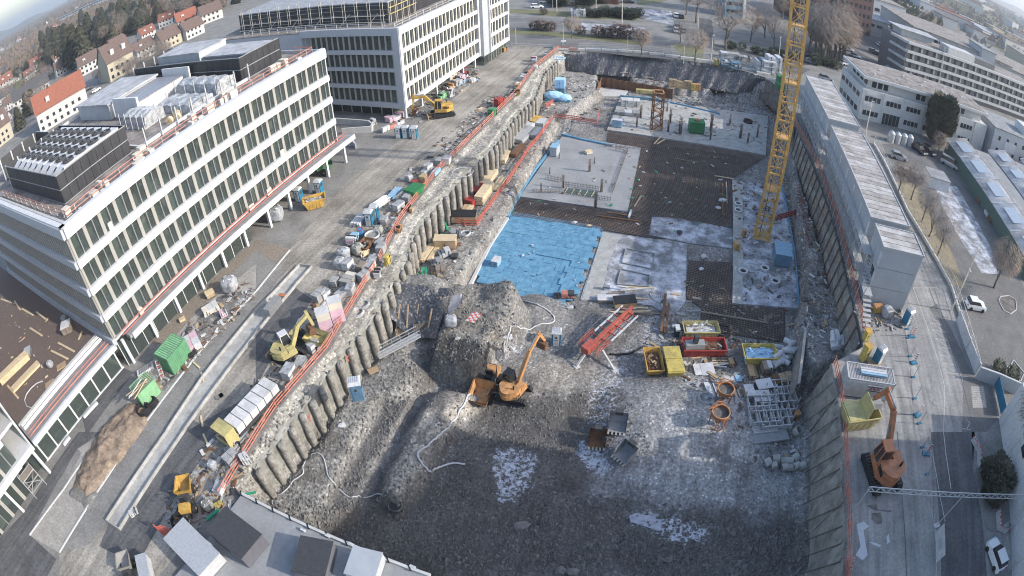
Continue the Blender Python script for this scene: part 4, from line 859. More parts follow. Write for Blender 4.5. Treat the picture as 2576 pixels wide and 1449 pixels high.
# ---- container offices
CA=R(-17.6)
def container_block(label,a,L,W_,n,top,m='containergrey',ribs=True,name='site_office',bays=None):
	t=thing(name,label,'site office',(a[0],a[1],0),CA);fh=top/n;k=max(1,round(L/2.44));cw_=L/k
	for f in range(n):
		for i in range(k):
			put(bxm(('mod',round(cw_,2),round(fh,2),W_,m),.02,W_,.03,cw_-.03,.03,fh-.03,m),'container',t,(0,i*cw_,f*fh))
			if name=='site_office' and f<n-1:put(bxm(('cwin',n,m),-.04,.0,0,1.2,0,1.15,'windark'),'window',t,(0.03,i*cw_+.6,f*fh+.95))
			if name=='site_office' and i%2==0:put(bxm(('cdoor',1),-.05,.0,0,.55,0,2.05,'white_dirty'),'door',t,(0.03,i*cw_+.02,f*fh+.1))
	for i in range(k):[put(bxm(('rf',round(cw_,2),W_,rm_),-.05,W_+.05,.05,cw_/2-.06,0,.12,rm_),'roof_panel',t,(0,(i+g_/2)*cw_,top))for g_ in(0,1)for rm_ in['ribroof_b' if(i*3+g_*2+i//3)%5 in(1,3)else 'ribroof']]
	m_=MB().box(-.14,0,0,L,top-.1,top+.22);m_.box(W_,W_+.14,0,L,top-.1,top+.22);m_.box(-.14,W_+.14,-.12,0,top-.1,top+.22);m_.box(-.14,W_+.14,L,L+.12,top-.1,top+.22);m_.build('gutter','galv',t)
	return t
# sun-screened wall: only upper storey flush, galleries in front of the lower two
near_box=container_block('nearest three storey stack of grey site containers with a clean pale roof',(43.5,46.6),4.9,6.2,3,8.7)
long_=container_block('long three storey row of grey site offices with weathered striped roof',(45.6,53.4),29.5,6.2,3,8.4)
far_=container_block('farther row of grey site offices behind the long one',(55.0,83.6),24.6,6.2,3,8.9)
gl=thing('access_gallery','steel walkways with railings along the site office containers','gallery',(43.5,46.6,0),CA)
for z in(2.85,5.7):
	y0=-2 if z<4 else 2.5
	m_=MB().box(-1.35,-.05,y0,62,z,z+.08);m_.build('deck','galv',gl)
	for zz in(.4,.7,1.05):m_=MB().box(-1.38,-1.33,y0,62,z+zz,z+zz+.05);m_.build('rail','galv',gl)
	for y in np.arange(y0,62,2.44):put(bxm(('gp',z>3),-.04,.04,-.04,.04,-2.85,1.1,'galv'),'post',gl,(-1.35,float(y),z))
m_=MB()
for k in range(9):m_.box(-1.3,-.1,-1.9-.55*k,-1.4-.55*k,2.6-.31*k,2.66-.31*k)
m_.build('stair_step','galv',gl)
st=MB();
for k in range(8):st.box(-1.25,-.1,-.2+.32*k,.1+.32*k,3.0+.34*k,3.05+.34*k)
st.build('stair_step','galv',gl)
m_=MB();q=T(3,1,1000,1350);m_.box(-.05,.05,-.7,.7,0,.6);
tag(m_.build('notice_sign',['emerald'],None,(q.x-1.5,q.y,.9),CA),'small green and white escape sign at the foot of the site office stairs','sign')
# sign boards leaning at the container foot
for k,(pts,lab)in enumerate([([(1010,25),(1200,65),(1165,155),(980,110)],'left white site notice board with red text block under the site offices'),([(1215,60),(1390,95),(1365,190),(1175,155)],'right white site notice board with rows of grey print under the site offices')]):
	a,b_=T(3,2,*pts[3],.35),T(3,2,*pts[2],.35);c=T(3,2,*pts[1],1.9);d=T(3,2,*pts[0],1.9)
	t=thing('notice_board',lab,'notice board',a);o=a;n_=Vector((.0,.06,0));m_=MB().add([a-o,b_-o,c-o,d-o,a-o+n_,b_-o+n_,c-o+n_,d-o+n_],((0,1,2,3),(7,6,5,4),(0,4,5,1),(1,5,6,2),(2,6,7,3),(3,7,4,0)));m_.build('panel','plastic_white',t)
	ln=MB();rr=random.Random(k)
	for r in range(7):
		for s in range(2+k*2):
			u0=.06+s*(.9/(2+k*2));u1=u0+(.75/(2+k*2))*rr.uniform(.5,1);v=.12+r*.115
			f=lambda u,v_:(a-o).lerp(b_-o,u).lerp((d-o).lerp(c-o,u),v_)+Vector((0,-.02,.01))
			ln.add([f(u0,v),f(u1,v),f(u1,v+.05),f(u0,v+.05)],[(0,1,2,3)],0 if(r+s+k)%3 else 1)
	ln.build('print',['midgrey','red'],t)
	fr_=MB();fr_.beam(a-o,d-o,.1);fr_.beam(b_-o,c-o,.1);fr_.beam(d-o,c-o,.1);fr_.build('frame','galv',t)
# near store container with company sign
zc=thing('storage_container','white ribbed storage container with a red and white company sign beside the east rim','container',(0,0,0))
A_,B_=T(3,2,810,910,2.6),T(3,2,1285,980,2.6);za=ang(A_,B_);ZL=(B_-A_).length;zc.location=(A_.x,A_.y,0);zc.rotation_euler=(0,0,za)
D_=T(3,2,778,748,2.6);ZW=2.5
m_=MB().box(0,ZL,0,ZW,.12,2.52);m_.build('body','white_dirty',zc)
rb=MB()
for i in range(34):rb.box(.1+i*(ZL-.2)/34,.1+i*(ZL-.2)/34+.09,-.04,0,.3,2.4)
for i in range(12):rb.box(-.04,0,.1+i*.2,.19+i*.2,.3,2.4)
kind(rb.build('side_ribs','white_dirty',zc),'stuff')
for i in range(30):put(bxm(('rr',1),0,.1,.15,ZW-.15,0,.07,'ribroof'),'roof_rib',zc,(.15+i*(ZL-.3)/30,0,2.53))
m_=MB().box(0,ZL,0,.12,2.5,2.64);m_.box(0,ZL,ZW-.12,ZW,2.5,2.64);m_.box(0,.12,0,ZW,2.5,2.64);m_.box(ZL-.12,ZL,0,ZW,2.5,2.64);m_.box(.12,ZL-.12,.12,ZW-.12,2.48,2.53);m_.build('roof_frame','galv',zc)
sg=put(bxm(('zs',1),-1.0,1.0,-.05,0,-.45,.45,'plastic_white'),'sign',zc,(ZL*.6,-.1,1.72))
m_=MB().box(-.92,.92,-.02,0,.24,.36);m_.box(-.92,.92,-.02,0,-.36,-.24);m_.build('stripe','darkgrey',sg,(0,-.055,0))
def text(s,size,m,parent,loc,rot,name='lettering'):
	cu=bpy.data.curves.new(name,'FONT');cu.body=s;cu.size=size;cu.extrude=.01;cu.align_x='CENTER';cu.align_y='CENTER';cu.resolution_u=2;cu.offset=.012
	tmp=bpy.data.objects.new(name,cu);C.objects.link(tmp);bpy.context.view_layer.update();dg=bpy.context.evaluated_depsgraph_get();me_=bpy.data.meshes.new_from_object(tmp.evaluated_get(dg));bpy.data.objects.remove(tmp);me_.materials.clear();me_.materials.append(MATS[m])
	return put(me_,name,parent,loc,0,rot)
text('ZÜBLIN',.42,'red',sg,(0,-.06,0),(R(90),0,0))
# things on its roof
for k in range(3):
	m_=MB().cbox((0,0,0),(3.4,.28,.25));q=A_.lerp(B_,.62);tag(m_.build('white_profile',['foam_pale','plastic_white','galv'][k],None,(q.x-.2+.1*k,q.y+1.0+.32*k,2.8),za),['pale blue','white','grey'][k]+' long profile lying on the roof of the signed container','profile')
# fence, wall and hedge strip
fw_=TL(3,1,[(1060,0),(1150,150),(1400,680),(1840,1449)])+[T(3,2,2080,850)]
t=thing('boundary_wall','low pale plinth wall with wire fence running between the road and the lawn','wall',fw_[0]);o=fw_[0]
for a in resample(fw_,2.5)[:-1]:put(bxm(('fpost',1),-.05,.05,-.05,.05,0,2.0,'galv'),'post',t,a-o)
for a,b_ in zip(fw_[:-1],fw_[1:]):
	m_=MB().beam(a-o+Vector((0,0,.25)),b_-o+Vector((0,0,.25)),.3,.5);m_.build('plinth','concrete_light',t)
	for z in(1.0,1.9):m_=MB().beam(a-o+Vector((0,0,z)),b_-o+Vector((0,0,z)),.06,.07);m_.build('rail','galv',t)
t=thing('boundary_wall','bright white panel wall between the road and the drive with the parked car','wall',(0,0,0))
ws=[T(3,2,1895,340),T(3,2,1990,620),T(3,2,2085,870)]
for a,b_ in zip(ws[:-1],ws[1:]):m_=MB().beam(a+Vector((0,0,.9)),b_+Vector((0,0,.9)),.15,1.8);m_.build('panel','plastic_white',t)
for a in ws:m_=MB().box(a.x-.12,a.x+.12,a.y-.12,a.y+.12,0,1.95);m_.build('post','galv',t)
t=thing('gate_wall','grey rendered gateway wall at the drive entrance right of the road','wall',(0,0,0))
gw=[T(3,2,2080,910),T(3,2,2260,970),T(3,2,2480,1065)]
for a,b_ in zip(gw[:-1],gw[1:]):m_=MB().beam(a+Vector((0,0,1.0)),b_+Vector((0,0,1.0)),.3,2.0);m_.build('panel','greywall',t)
m_=MB();a=T(3,2,2270,970);b_=T(3,2,2340,1290);m_.beam(a+Vector((0,0,.9)),b_+Vector((0,0,.9)),.08,1.5);tag(m_.build('sliding_gate','tblue'),'blue perforated sliding gate standing open at the drive entrance','gate')
flatsheet('lawn',TL(3,1,[(1270,380),(1500,400),(1760,900),(1990,1449),(1850,1449),(1500,820)]),.012,'grass_dry')
flatsheet('yard',TL(3,1,[(1150,0),(1830,0),(1910,300),(2350,960),(2576,1449),(2000,1449),(1760,900),(1500,400),(1270,380)]),.010,'asphalt_yard')
flatsheet('frosty_parking',TL(3,1,[(1670,400),(1900,430),(2230,1020),(2330,1310),(2150,1300),(1900,900),(1760,640)]),.014,'slab_snow')
flatsheet('yard',TL(3,2,[(1850,0),(2576,0),(2576,1000),(2100,850),(1900,340)]),.010,'asphalt_yard')
for i,j,pts in[(3,2,[(2340,90),(2420,80),(2490,120),(2500,220),(2440,265),(2370,230),(2320,130)]),(3,2,[(2250,780),(2330,720),(2420,810),(2470,730),(2576,860),(2540,940),(2400,890)])]:
	ps=TL(i,j,pts);flatsheet('planting_bed',ps,.03,'soil')
	mb=MB()
	for a,b_ in zip(ps,ps[1:]+ps[:1]):mb.beam((a.x,a.y,.07),(b_.x,b_.y,.07),.14,.14)
	kind(mb.build('bed_kerb','concrete_light'),'structure')
# tall block at the right picture edge (its long shade falls across the road and the pit)
q=T(3,2,2320,1310);tb=thing('tower_block','tall white block cut by the right picture edge beyond the drive entrance','building',(q.x,q.y,0),R(-24))
m_=MB().box(0,40,-60,0,0,6.2);m_.build('base','plastic_white',tb)
m_=MB().box(9,40,-62,-2.5,6.2,33);m_.build('tower','office_white',tb)
for k in range(12):put(bxm(('tbseam',1),-.03,.0,0,.08,0,6.2,'greywall'),'seam',tb,(0,-4.8*k-1.5,0))
for k in range(3):put(bxm(('tbwin',1),-.05,.0,0,1.6,0,1.5,'windark'),'window',tb,(0,-9-9*k,3.5))
# white office with planted roof
ow=thing('office_block','white three storey office block with gravel roof behind the site offices','building',(79.6,108.3,0),R(-11))
OL,OD=42,15
m_=MB().box(0,OL,0,OD,0,7.6);m_.build('wall','office_white',ow)
m_=MB().box(1.6,OL-2,1.6,OD,7.6,10.2);m_.build('upper_wall','office_white',ow)
m_=MB().box(0,OL,0,OD,7.6,7.75);m_.build('terrace','white_dirty',ow)
m_=MB().box(-.2,OL-.5,-.1,OD+.3,10.2,10.9);m_.build('roof_edge','office_white',ow);m_=MB().box(.4,OL-1.1,.5,OD-.3,10.9,11.0);m_.build('roof_gravel','roof_gravel',ow)
m_=MB()
for w_ in range(7):m_.box(w_*6.2-.02 if w_ else .02,w_*6.2+.35,-.12,0,0,7.7)
m_.build('pilaster','office_white',ow)
for f,z in enumerate((1.3,4.9)):
	for b_ in range(6):
		if f==0 and b_==1:continue
		for k in range(4):put(bxm(('ow',1),0,.95,-.06,.02,0,1.25,'windark'),'window',ow,(b_*6.2+1.0+k*1.15,0,z))
m_=MB().box(6.9,11.9,-.08,.02,.1,2.9);m_.build('entrance','windark',ow)
for k in range(4):put(bxm(('owd',1),0,.1,-.1,0,0,2.8,'steel'),'mullion',ow,(7.6+k*1.1,-.05,.1))
for f,z in enumerate((1.3,4.9,8.4)):
	for k in range(5 if f<2 else 4):put(bxm(('owl',1),-.06,.02,0,1.9,0,1.2,'windark'),'window',ow,(0 if f<2 else 1.6,1.5+k*2.7,z))
for k,x in enumerate((3.0,4.7,6.4,16.5,18.2,24.5,30.5,32.2)):put(bxm(('owu',1),0,1.3,-.06,.02,0,1.5,'windark'),'window',ow,(x,1.6,8.1))
for(x,z)in((1.2,6.4),(.7,3.7)):put(bxm(('ows',1),0,2.6 if z>5 else 1.6,-.1,0,0,.95,'plastic_white'),'sign',ow,(x,-.02,z))
for k in range(9):q=(4+3.9*k,3+(k*5%9));m_=MB().cbox((0,0,.2),(.7,.5,.4));m_.build('roof_vent','white_dirty',ow,(q[0],q[1],11.0))
# long grey and white building behind
hb=thing('apartment_block','long dark grey building with white balcony bands behind the white office','building',(123.8,147.1,0),R(-5.5))
HL=78
m_=MB().box(0,HL,0,16,0,14);m_.build('wall','hotel_grey',hb)
m_=MB().add([(0,0,0),(-1,8,0),(6,16,0),(0,0,14),(-1,8,14),(6,16,14)],[(1,0,3,4),(2,1,4,5)]);
m_.box(-.9,.05,5,16,0,14);m_.build('end_wall','hotel_grey',hb)
for f in range(5):
	z=1.6+f*3.05
	for k in range(8):put(bxm(('hbb',1),0,HL/8-.04,-1.1,.1,0,.85 if f<4 else .85,'office_white'),'balcony_band',hb,(k*HL/8,0,z))
	m_=MB().beam((0,-.5,z+.4),(-1.7,8,z+.4),1.0,.85);m_.build('end_band','office_white',hb)
	if f<4:
		for k in range(22):put(bxm(('hbw',1),0,1.15,-.08,.02,0,1.8,'windark'),'window',hb,(2+k*3.45,0,z+1.0));
		for k in range(11):put(bxm(('hbc',1),0,.8,-.1,.02,0,1.8,'curtain'),'curtain',hb,(3.2+k*6.9+(f%2)*3.4,0,z+1.0))
m_=MB().box(-.5,HL,-.3,16,13.9,14.2);m_.build('roof','roof_gravel',hb)
m_=MB().box(20,34,1,7,14.2,17);m_.build('roof_wall','office_white',hb);m_=MB().box(34,46,1,8,14.2,16.6);m_.build('plant_room','hotel_grey',hb)
m_=MB().box(3,18,9,15,14.2,16.8);m_.build('penthouse','containergrey',hb);m_=MB().box(1,20,7.5,16,16.8,17.0);m_.build('penthouse_roof','roof_white',hb)
for k in range(3):m_=MB().tube([(16+.2*k,-1.3,0),(16+.2*k,-1.3,17)],.06,4);m_.build('downpipe','cream',hb)
for k in range(14):m_=MB().tube([(6+k,2.5,14.2),(6+k,2.5,15.9)],.07,4);m_.build('pergola_post','wood',hb)
# curved-roof halls at the right
def hall(label,a,b_,wd,eave,m='hall_green',n=5,shell=True):
	t=thing('workshop_hall',label,'hall',(a[0],a[1],0),ang(a,b_));L=math.hypot(b_[0]-a[0],b_[1]-a[1])
	m_=MB().box(0,L,0,wd,0,eave);m_.build('wall',m,t)
	for k in range(n):
		x0,x1=L*k/n,L*(k+1)/n-.15;q=MB();N=8
		vs=[]
		for i in range(N+1):
			u=i/N;y=-.4+(wd*.42)*u;vs+=[(x0,y,eave+.1+1.6*math.sin(u*math.pi/2)),(x1,y,eave+.1+1.6*math.sin(u*math.pi/2))]
		q.add(vs,[(2*i,2*i+1,2*i+3,2*i+2)for i in range(N)]);q.build('roof_shell','roof_white' if k%2 else 'ribroof',t,smooth=True)
		sk=MB();sk.box(x0+1.5,x1-1.5,wd*.12,wd*.36,0,.12);
		s_=MB();s_.add([(x0+2,wd*.1,eave+1.05),(x1-2,wd*.1,eave+1.05),(x1-2,wd*.32,eave+1.72),(x0+2,wd*.32,eave+1.72)],[(0,1,2,3)]);s_.build('skylight','skylight',t)
		bl=MB();bl.add([(x0,wd*.42,eave+1.7),(x1,wd*.42,eave+1.7),(x1,wd*.42,eave+.2),(x0,wd*.42,eave+.2)],[(0,1,2,3),(3,2,1,0)]);bl.build('shell_end','plastic_white',t)
		fr_=MB();fr_.beam((x0,-.4,eave+.3),(x0,wd*.42,eave+1.95),.3,.25);fr_.build('rib','plastic_white',t)
	m_=MB().box(0,L,wd*.42,wd,eave,eave+.2);m_.build('flat_roof','roof_grey',t)
	return t
h0=hall('low green hall with skylit shell roof along the frosty parking yard',(86.5,50.5),(99.8,93.6),-24,3.3)if 0 else None
def hallx(label,pa,pb,wd,eave,m,n):   # pa far end, pb near end; the hall lies to the right of the line
	return hall(label,pa,pb,wd,eave,m,n)
hallx('low green hall with skylit shell roof along the frosty parking yard',(100.5,96),(86.0,49.5),15,3.3,'hall_green',5)
hallx('second shell roofed hall behind the green one',(115.5,93),(101.0,46),15,3.6,'lightgrey',6)
hallx('third shell roofed hall near the right picture edge',(131,92),(117,46),15,3.6,'lightgrey',6)
t=thing('side_building','grey building with small square windows between the white office and the halls','building',(122,98,0),R(-15))
m_=MB().box(0,30,0,14,0,8.6);m_.build('wall','greywall',t);m_=MB().box(-.2,30.2,-.2,14.2,8.6,8.9);m_.build('roof','roof_grey',t);m_=MB().box(14,24,3,9,8.9,11.2);m_.build('penthouse','plastic_white',t)
for f in(2.2,5.6):
	for k in range(8):put(bxm(('sbw',1),0,.9,-.06,.02,0,1.2,'plastic_white' if 0 else 'windark'),'window',t,(2+k*3.4,0,f))
m_=MB().box(5,9.5,-.1,0,3.2,6);m_.build('sign_panel','plastic_white',t)
# small sheds and containers in the yard
t=thing('storage_shed','small white box shed in the yard beside the parked van','shed',(79.8,77.8,0),R(-17))
m_=MB().box(0,5.2,0,4.4,0,2.4);m_.build('wall','plastic_white',t);m_=MB().box(-.1,5.3,-.1,4.5,2.4,2.55);m_.build('roof','roof_grey',t)
# brick red building and the grey-blue tower at the top
t=thing('brick_building','dark red brick building rising past the top edge behind the bare trees','building',(113,205,0),R(4))
m_=MB().box(0,39,0,22,0,19);m_.build('wall','brickred',t)
m_=MB().box(15,18,-.2,0,0,19);m_.build('glazing','windark',t)
for k in range(5):m_=MB().box(.8+k*1.5,1.3+k*1.5,-.12,0,5,18);m_.build('window_strip','windark',t)
for k in range(7):
	for z in(4,8,12,16):put(bxm(('brw',1),0,1.3,-.1,.0,0,1.8,'windark'),'window',t,(20.5+k*2.6,0,z))
t=thing('tower_building','narrow blue grey tower between the trees at the top edge','tower',(77,196,0),R(5));m_=MB().box(0,8,0,8,0,20);m_.build('wall','container_blue',t);m_=MB().box(7.2,8.3,-.4,0,0,20);m_.build('edge','lightgrey',t)
for k in range(6):put(bxm(('tww',1),0,6,-.1,0,0,1.2,'windark'),'window',t,(.7,0,2+3*k))
# industrial roofs beyond
def block(label,cat,x0,y0,x1,y1,z,h,rz=0,wall='greywall',roof='roof_grey',win=True,name='industrial_building',nwin=10,floors=1,sill=.5):
	t=thing(name,label,cat,(x0,y0,z),R(rz));W_,D_=x1,y1
	m_=MB().box(0,W_,0,D_,0,h);m_.build('wall',wall,t);m_=MB().box(-.3,W_+.3,-.3,D_+.3,h,h+.5);m_.build('roof',roof,t)
	if win:
		for f in range(floors):
			zz=h*(f+sill)/floors;ww=W_/nwin*.7
			for k in range(nwin):put(bxm(('blw',round(ww,1),round(min(1.8,h*.25),1)),0,ww,-.15,0,0,min(1.8,h*.25),'windark'),'window',t,((k+.15)*W_/nwin,0,zz-.4))
	return t
block('long grey factory hall with a row of small square windows under its frosty roof','factory',168,196,62,42,0,12,-14,'concrete','roof_gravel',nwin=22,sill=.7)
block('grey stair block joined to the factory hall','building',205,184,9,14,0,15,-14,'greywall','roof_grey',False)
block('second part of the grey factory hall toward the right','factory',214,184,58,40,0,11,-14,'concrete','roof_gravel',nwin=20,sill=.7)
block('low pale hall at the top edge left of the factory','hall',150,262,60,30,0,12,-8,'lightgrey','roof_gravel',nwin=14)
block('small pale hall with a frosty roof behind the brick building','hall',160,222,26,22,0,6,-16,'office_white','roof_white',nwin=6)
block('brown roofed hall edged with white fins beyond the long grey building','hall',196,158,80,20,0,9,-14,'plastic_white','roof_brown',nwin=14)
block('low glass front office beside the ivy covered mast','building',148,186,14,18,0,8,-30,'windark','roof_grey',nwin=5,floors=2)
# ================= FLOOR OF THE PIT
FZ=-7.45
def slab_(name,label,cat,pts,z0,z1,m):
	ps=[(q.x,q.y)for q in PL(pts,z1)];o=poly_sheet(name,ps,z1,m,thick=z1-z0);return tag(o,label,cat)
s1=[(1413,343),(1613,371),(1578,533),(1308,494)]
slab_('floor_slab','smooth grey concrete slab with a curing sheet beside the blue insulation strip','slab',s1,FZ-.1,FZ+.25,'slab')
slab_('floor_slab','far pale concrete slab carrying the green container and the rusty tower','slab',[(1560,245),(1700,262),(1932,292),(1926,390),(1700,352),(1527,326)],FZ-.1,FZ+.3,'concrete')
slab_('floor_slab','long concrete slab around the base of the yellow crane','slab',[(1842,452),(1965,470),(1985,560),(2012,775),(1842,762)],FZ-.1,FZ+.25,'slab_snow')
slab_('floor_slab','frosty concrete slab with two sunken squares next to the blue insulation','slab',[(1516,582),(1640,600),(1728,612),(1724,760),(1690,800),(1640,768),(1460,752)],FZ-.12,FZ-.02,'slab_snow')
slab_('blinding_strip','worn pale blinding strip along the right edge of the blue insulation','slab',[(1516,584),(1562,590),(1530,660),(1515,735),(1462,756)],FZ-.02,FZ+.03,'concrete')
slab_('blinding_layer','thin grey blinding layer under the big steel mesh','slab',[(1530,330),(1700,355),(1926,393),(1842,450),(1842,600),(1640,600),(1517,578),(1285,540),(1308,497),(1580,534),(1612,372),(1526,358)],FZ-.1,FZ-.03,'mesh_base')
slab_('frost_patch','frosty uncovered patch of blinding between the steel mesh and the crane slab','slab',[(1640,545),(1700,548),(1845,575),(1842,625),(1735,612),(1632,590)],FZ-.03,FZ+.0,'slab_snow')
slab_('blinding_layer','brown blinding under the lower steel mesh in front of the crane slab','slab',[(1732,655),(1842,660),(1842,762),(1975,775),(1975,862),(1760,830),(1765,775),(1725,750)],FZ-.1,FZ-.02,'mesh_base')
slab_('concrete_path','narrow grey concrete path left of the crane slab trench','slab',[(1842,452),(1868,456),(1866,765),(1842,762)],FZ+.25,FZ+.33,'concrete')
slab_('floor_slab','small pale slab in the sheet piled shaft near the far wall','slab',[(1512,222),(1580,228),(1568,243),(1490,240)],-7.5,-7.2,'concrete_light')
# sunken squares: raised rim strips
for lab,pts in(('upper sunken square in the frosty slab',[(1575,626),(1647,640),(1640,678),(1564,662)]),('lower sunken square in the frosty slab',[(1562,678),(1634,694),(1632,722),(1552,716)])):
	ps=PL(pts,FZ);mb=MB()
	for a,b_ in zip(ps,ps[1:]+ps[:1]):mb.beam((a.x,a.y,FZ+.06),(b_.x,b_.y,FZ+.06),.12,.22)
	tag(mb.build('formwork','midgrey'),'dark timber edging around the '+lab,'formwork')
# grey curing seam and wall upstands on slab 1
# steel mesh: real bars on spacers
def rebar(label,pts,step,z,m='rebar',r=.022,holes=()):
	ps=[(q.x,q.y)for q in PL(pts,z)];a=Vector((*ps[0],0));an=UA;mb=MB()
	xs=[p[0]for p in ps];ys=[p[1]for p in ps];cx,cy=sum(xs)/len(xs),sum(ys)/len(ys);c,s=math.cos(an),math.sin(an);n=len(ps)
	rot=[((p[0]-cx)*c+(p[1]-cy)*s,-(p[0]-cx)*s+(p[1]-cy)*c)for p in ps]
	for ax in(0,1):
		lo_,hi_=min(p[ax]for p in rot),max(p[ax]for p in rot);t=lo_+.1
		while t<hi_:
			cr_=[]
			for i in range(n):
				p,q=rot[i],rot[(i+1)%n]
				if(p[ax]>t)!=(q[ax]>t):f=(t-p[ax])/(q[ax]-p[ax]);cr_.append(p[1-ax]+f*(q[1-ax]-p[1-ax]))
			cr_.sort()
			for u,v in zip(cr_[::2],cr_[1::2]):
				A=(t,u)if ax==0 else(u,t);B=(t,v)if ax==0 else(v,t);zz=z+ax*.05
				mb.beam((cx+A[0]*c-A[1]*s,cy+A[0]*s+A[1]*c,zz),(cx+B[0]*c-B[1]*s,cy+B[0]*s+B[1]*c,zz),2*r)
			t+=step
	o=mb.build('steel_mesh',m);tag(o,label,'steel mesh');return kind(o,'stuff')
rebar('wide mat of rusty reinforcing bars filling the middle of the pit floor',[(1612,374),(1700,357),(1924,395),(1842,450),(1842,572),(1640,545),(1600,565),(1580,534)],.38,FZ+.30,r=.024)
rebar('upper layer of the rusty bar mat below the far slab',[(1530,332),(1700,357),(1924,393),(1920,405),(1700,372),(1614,370),(1528,356)],.38,FZ+.32,r=.024)
rebar('band of rusty reinforcing bars between the grey slab and the blue insulation',[(1306,499),(1578,537),(1640,548),(1636,598),(1516,578),(1284,542)],.38,FZ+.30,r=.027)
rebar('lower mat of rusty bars in front of the crane slab',[(1732,657),(1842,662),(1842,764),(1972,778),(1972,858),(1764,828),(1768,778),(1728,748)],.38,FZ+.30,r=.024)
# blue insulation: boards laid in rows
bf=thing('insulation_field','field of pale blue insulation boards laid over the pit floor','insulation',(0,0,0))
bp_=[(q.x,q.y)for q in PL([(1281,541),(1515,580),(1448,765),(1330,762),(1190,702)],FZ)]
q0=P(1281,541,FZ);c,s=math.cos(R(-20)),math.sin(R(-20));cnt=0
sunk=[(q.x,q.y)for q in PL([(1336,640),(1428,656),(1405,730),(1310,715)],FZ)]
rr=random.Random(4)
fms=[]
for k in range(6):
	m_=MB();w_,d_=.65,1.36;m_.box(-w_+.015,w_-.015,-d_/2+.015,d_/2-.015,-.1,.1)
	fms.append(m_.mesh('board','foam' if k<5 else 'foam_pale'))
for i in range(-6,24):
	for j in range(-26,6):
		x_,y_=i*1.3+.6+(j%2)*.5,j*1.36;x,y=q0.x+x_*c-y_*s,q0.y+x_*s+y_*c
		if inside(bp_,np.array([x]),np.array([y]))[0]and cnt<298:
			dz=-.13 if inside(sunk,np.array([x]),np.array([y]))[0]else 0
			put(fms[rr.randrange(5)],'board',bf,(x,y,FZ+.14+dz+rr.uniform(0,.05)),0,(0,rr.uniform(-.012,.012),R(-20)+rr.uniform(-.008,.008)));cnt+=1
# blue strip along the slab edge + trench wall
for lab,pts,w_,m in(('narrow bright blue insulation strip standing along the edge of the grey slab',[(1404,352),(1345,425),(1290,515),(1277,545)],.35,'foam'),('pale formwork strip between the trench and the blue insulation',[(1277,548),(1236,610),(1190,700),(1170,740)],.4,'concrete_light'),('blue insulation strip along the far edge of the far slab',[(1560,240),(1640,247),(1740,268),(1810,285)],.3,'foam'),('blue insulation edge at the right end of the slab beside the timber wall',[(1968,470),(2000,640),(2010,770)],.25,'foam'),('white and blue formwork edge by the long trench',[(1412,336),(1460,348),(1540,365)],.4,'foam')):
	ps=PL(pts,FZ+.5);mb=MB()
	for a,b_ in zip(ps[:-1],ps[1:]):mb.beam((a.x,a.y,FZ+.2),(b_.x,b_.y,FZ+.2),w_,.75)
	tag(mb.build('edge_strip',m),lab,'edge board')
# starter bars, wall cages and openings on the slabs
def cage(label,a,b_,h,z=FZ+.25,sp=.25):
	mb=MB();L=(b_-a).length;k=max(2,int(L/sp))
	for i in range(k+1):p=a.lerp(b_,i/k);mb.beam((p.x,p.y,z),(p.x,p.y,z+h*(1-.1*((i*7)%3))),.045)
	for zz in(.35,.75):mb.beam((a.x,a.y,z+h*zz),(b_.x,b_.y,z+h*zz),.04)
	o=tag(mb.build('starter_bars','rebar'),label,'reinforcement');return kind(o,'stuff')
for lab,i,j,p,q,h in[('row of starter bars along the upper side of the slab opening',2,1,(520,420),(870,470),1.0),('row of starter bars left of the slab opening',2,1,(340,350),(500,385),1.0),('row of starter bars in front of the slab opening',2,1,(480,495),(990,575),.9),('lower left row of starter bars at the edge of the grey slab',2,1,(200,490),(480,495),.8),('short row of starter bars at the upper right of the grey slab',2,1,(1040,60),(1160,90),1.2),('row of starter bars down the seam in the grey slab',2,1,(1165,60),(1010,490),.5),('row of starter bars at the upper edge of the grey slab',2,1,(930,30),(1300,50),.8)]:
	cage(lab,T(i,j,*p,FZ+.25),T(i,j,*q,FZ+.25),h)
def col_cage(key):
	r=root_('column_cage');m_=MB()
	for k in range(4):x,y=(-.16,.16)[k%2],(-.16,.16)[k//2];m_.beam((x,y,0),(x,y,3.1),.06)
	m_.build('bars','rebar',r);m_=MB()
	for k in range(10):m_.box(-.2,.2,-.2,.2,.2+k*.29,.25+k*.29)
	m_.build('links','rebar',r);r2=MB();r2.box(-.13,.13,-.13,.13,0,1.5);r2.build('sheathing','darkgrey',r);return r
CC=Kind(col_cage)
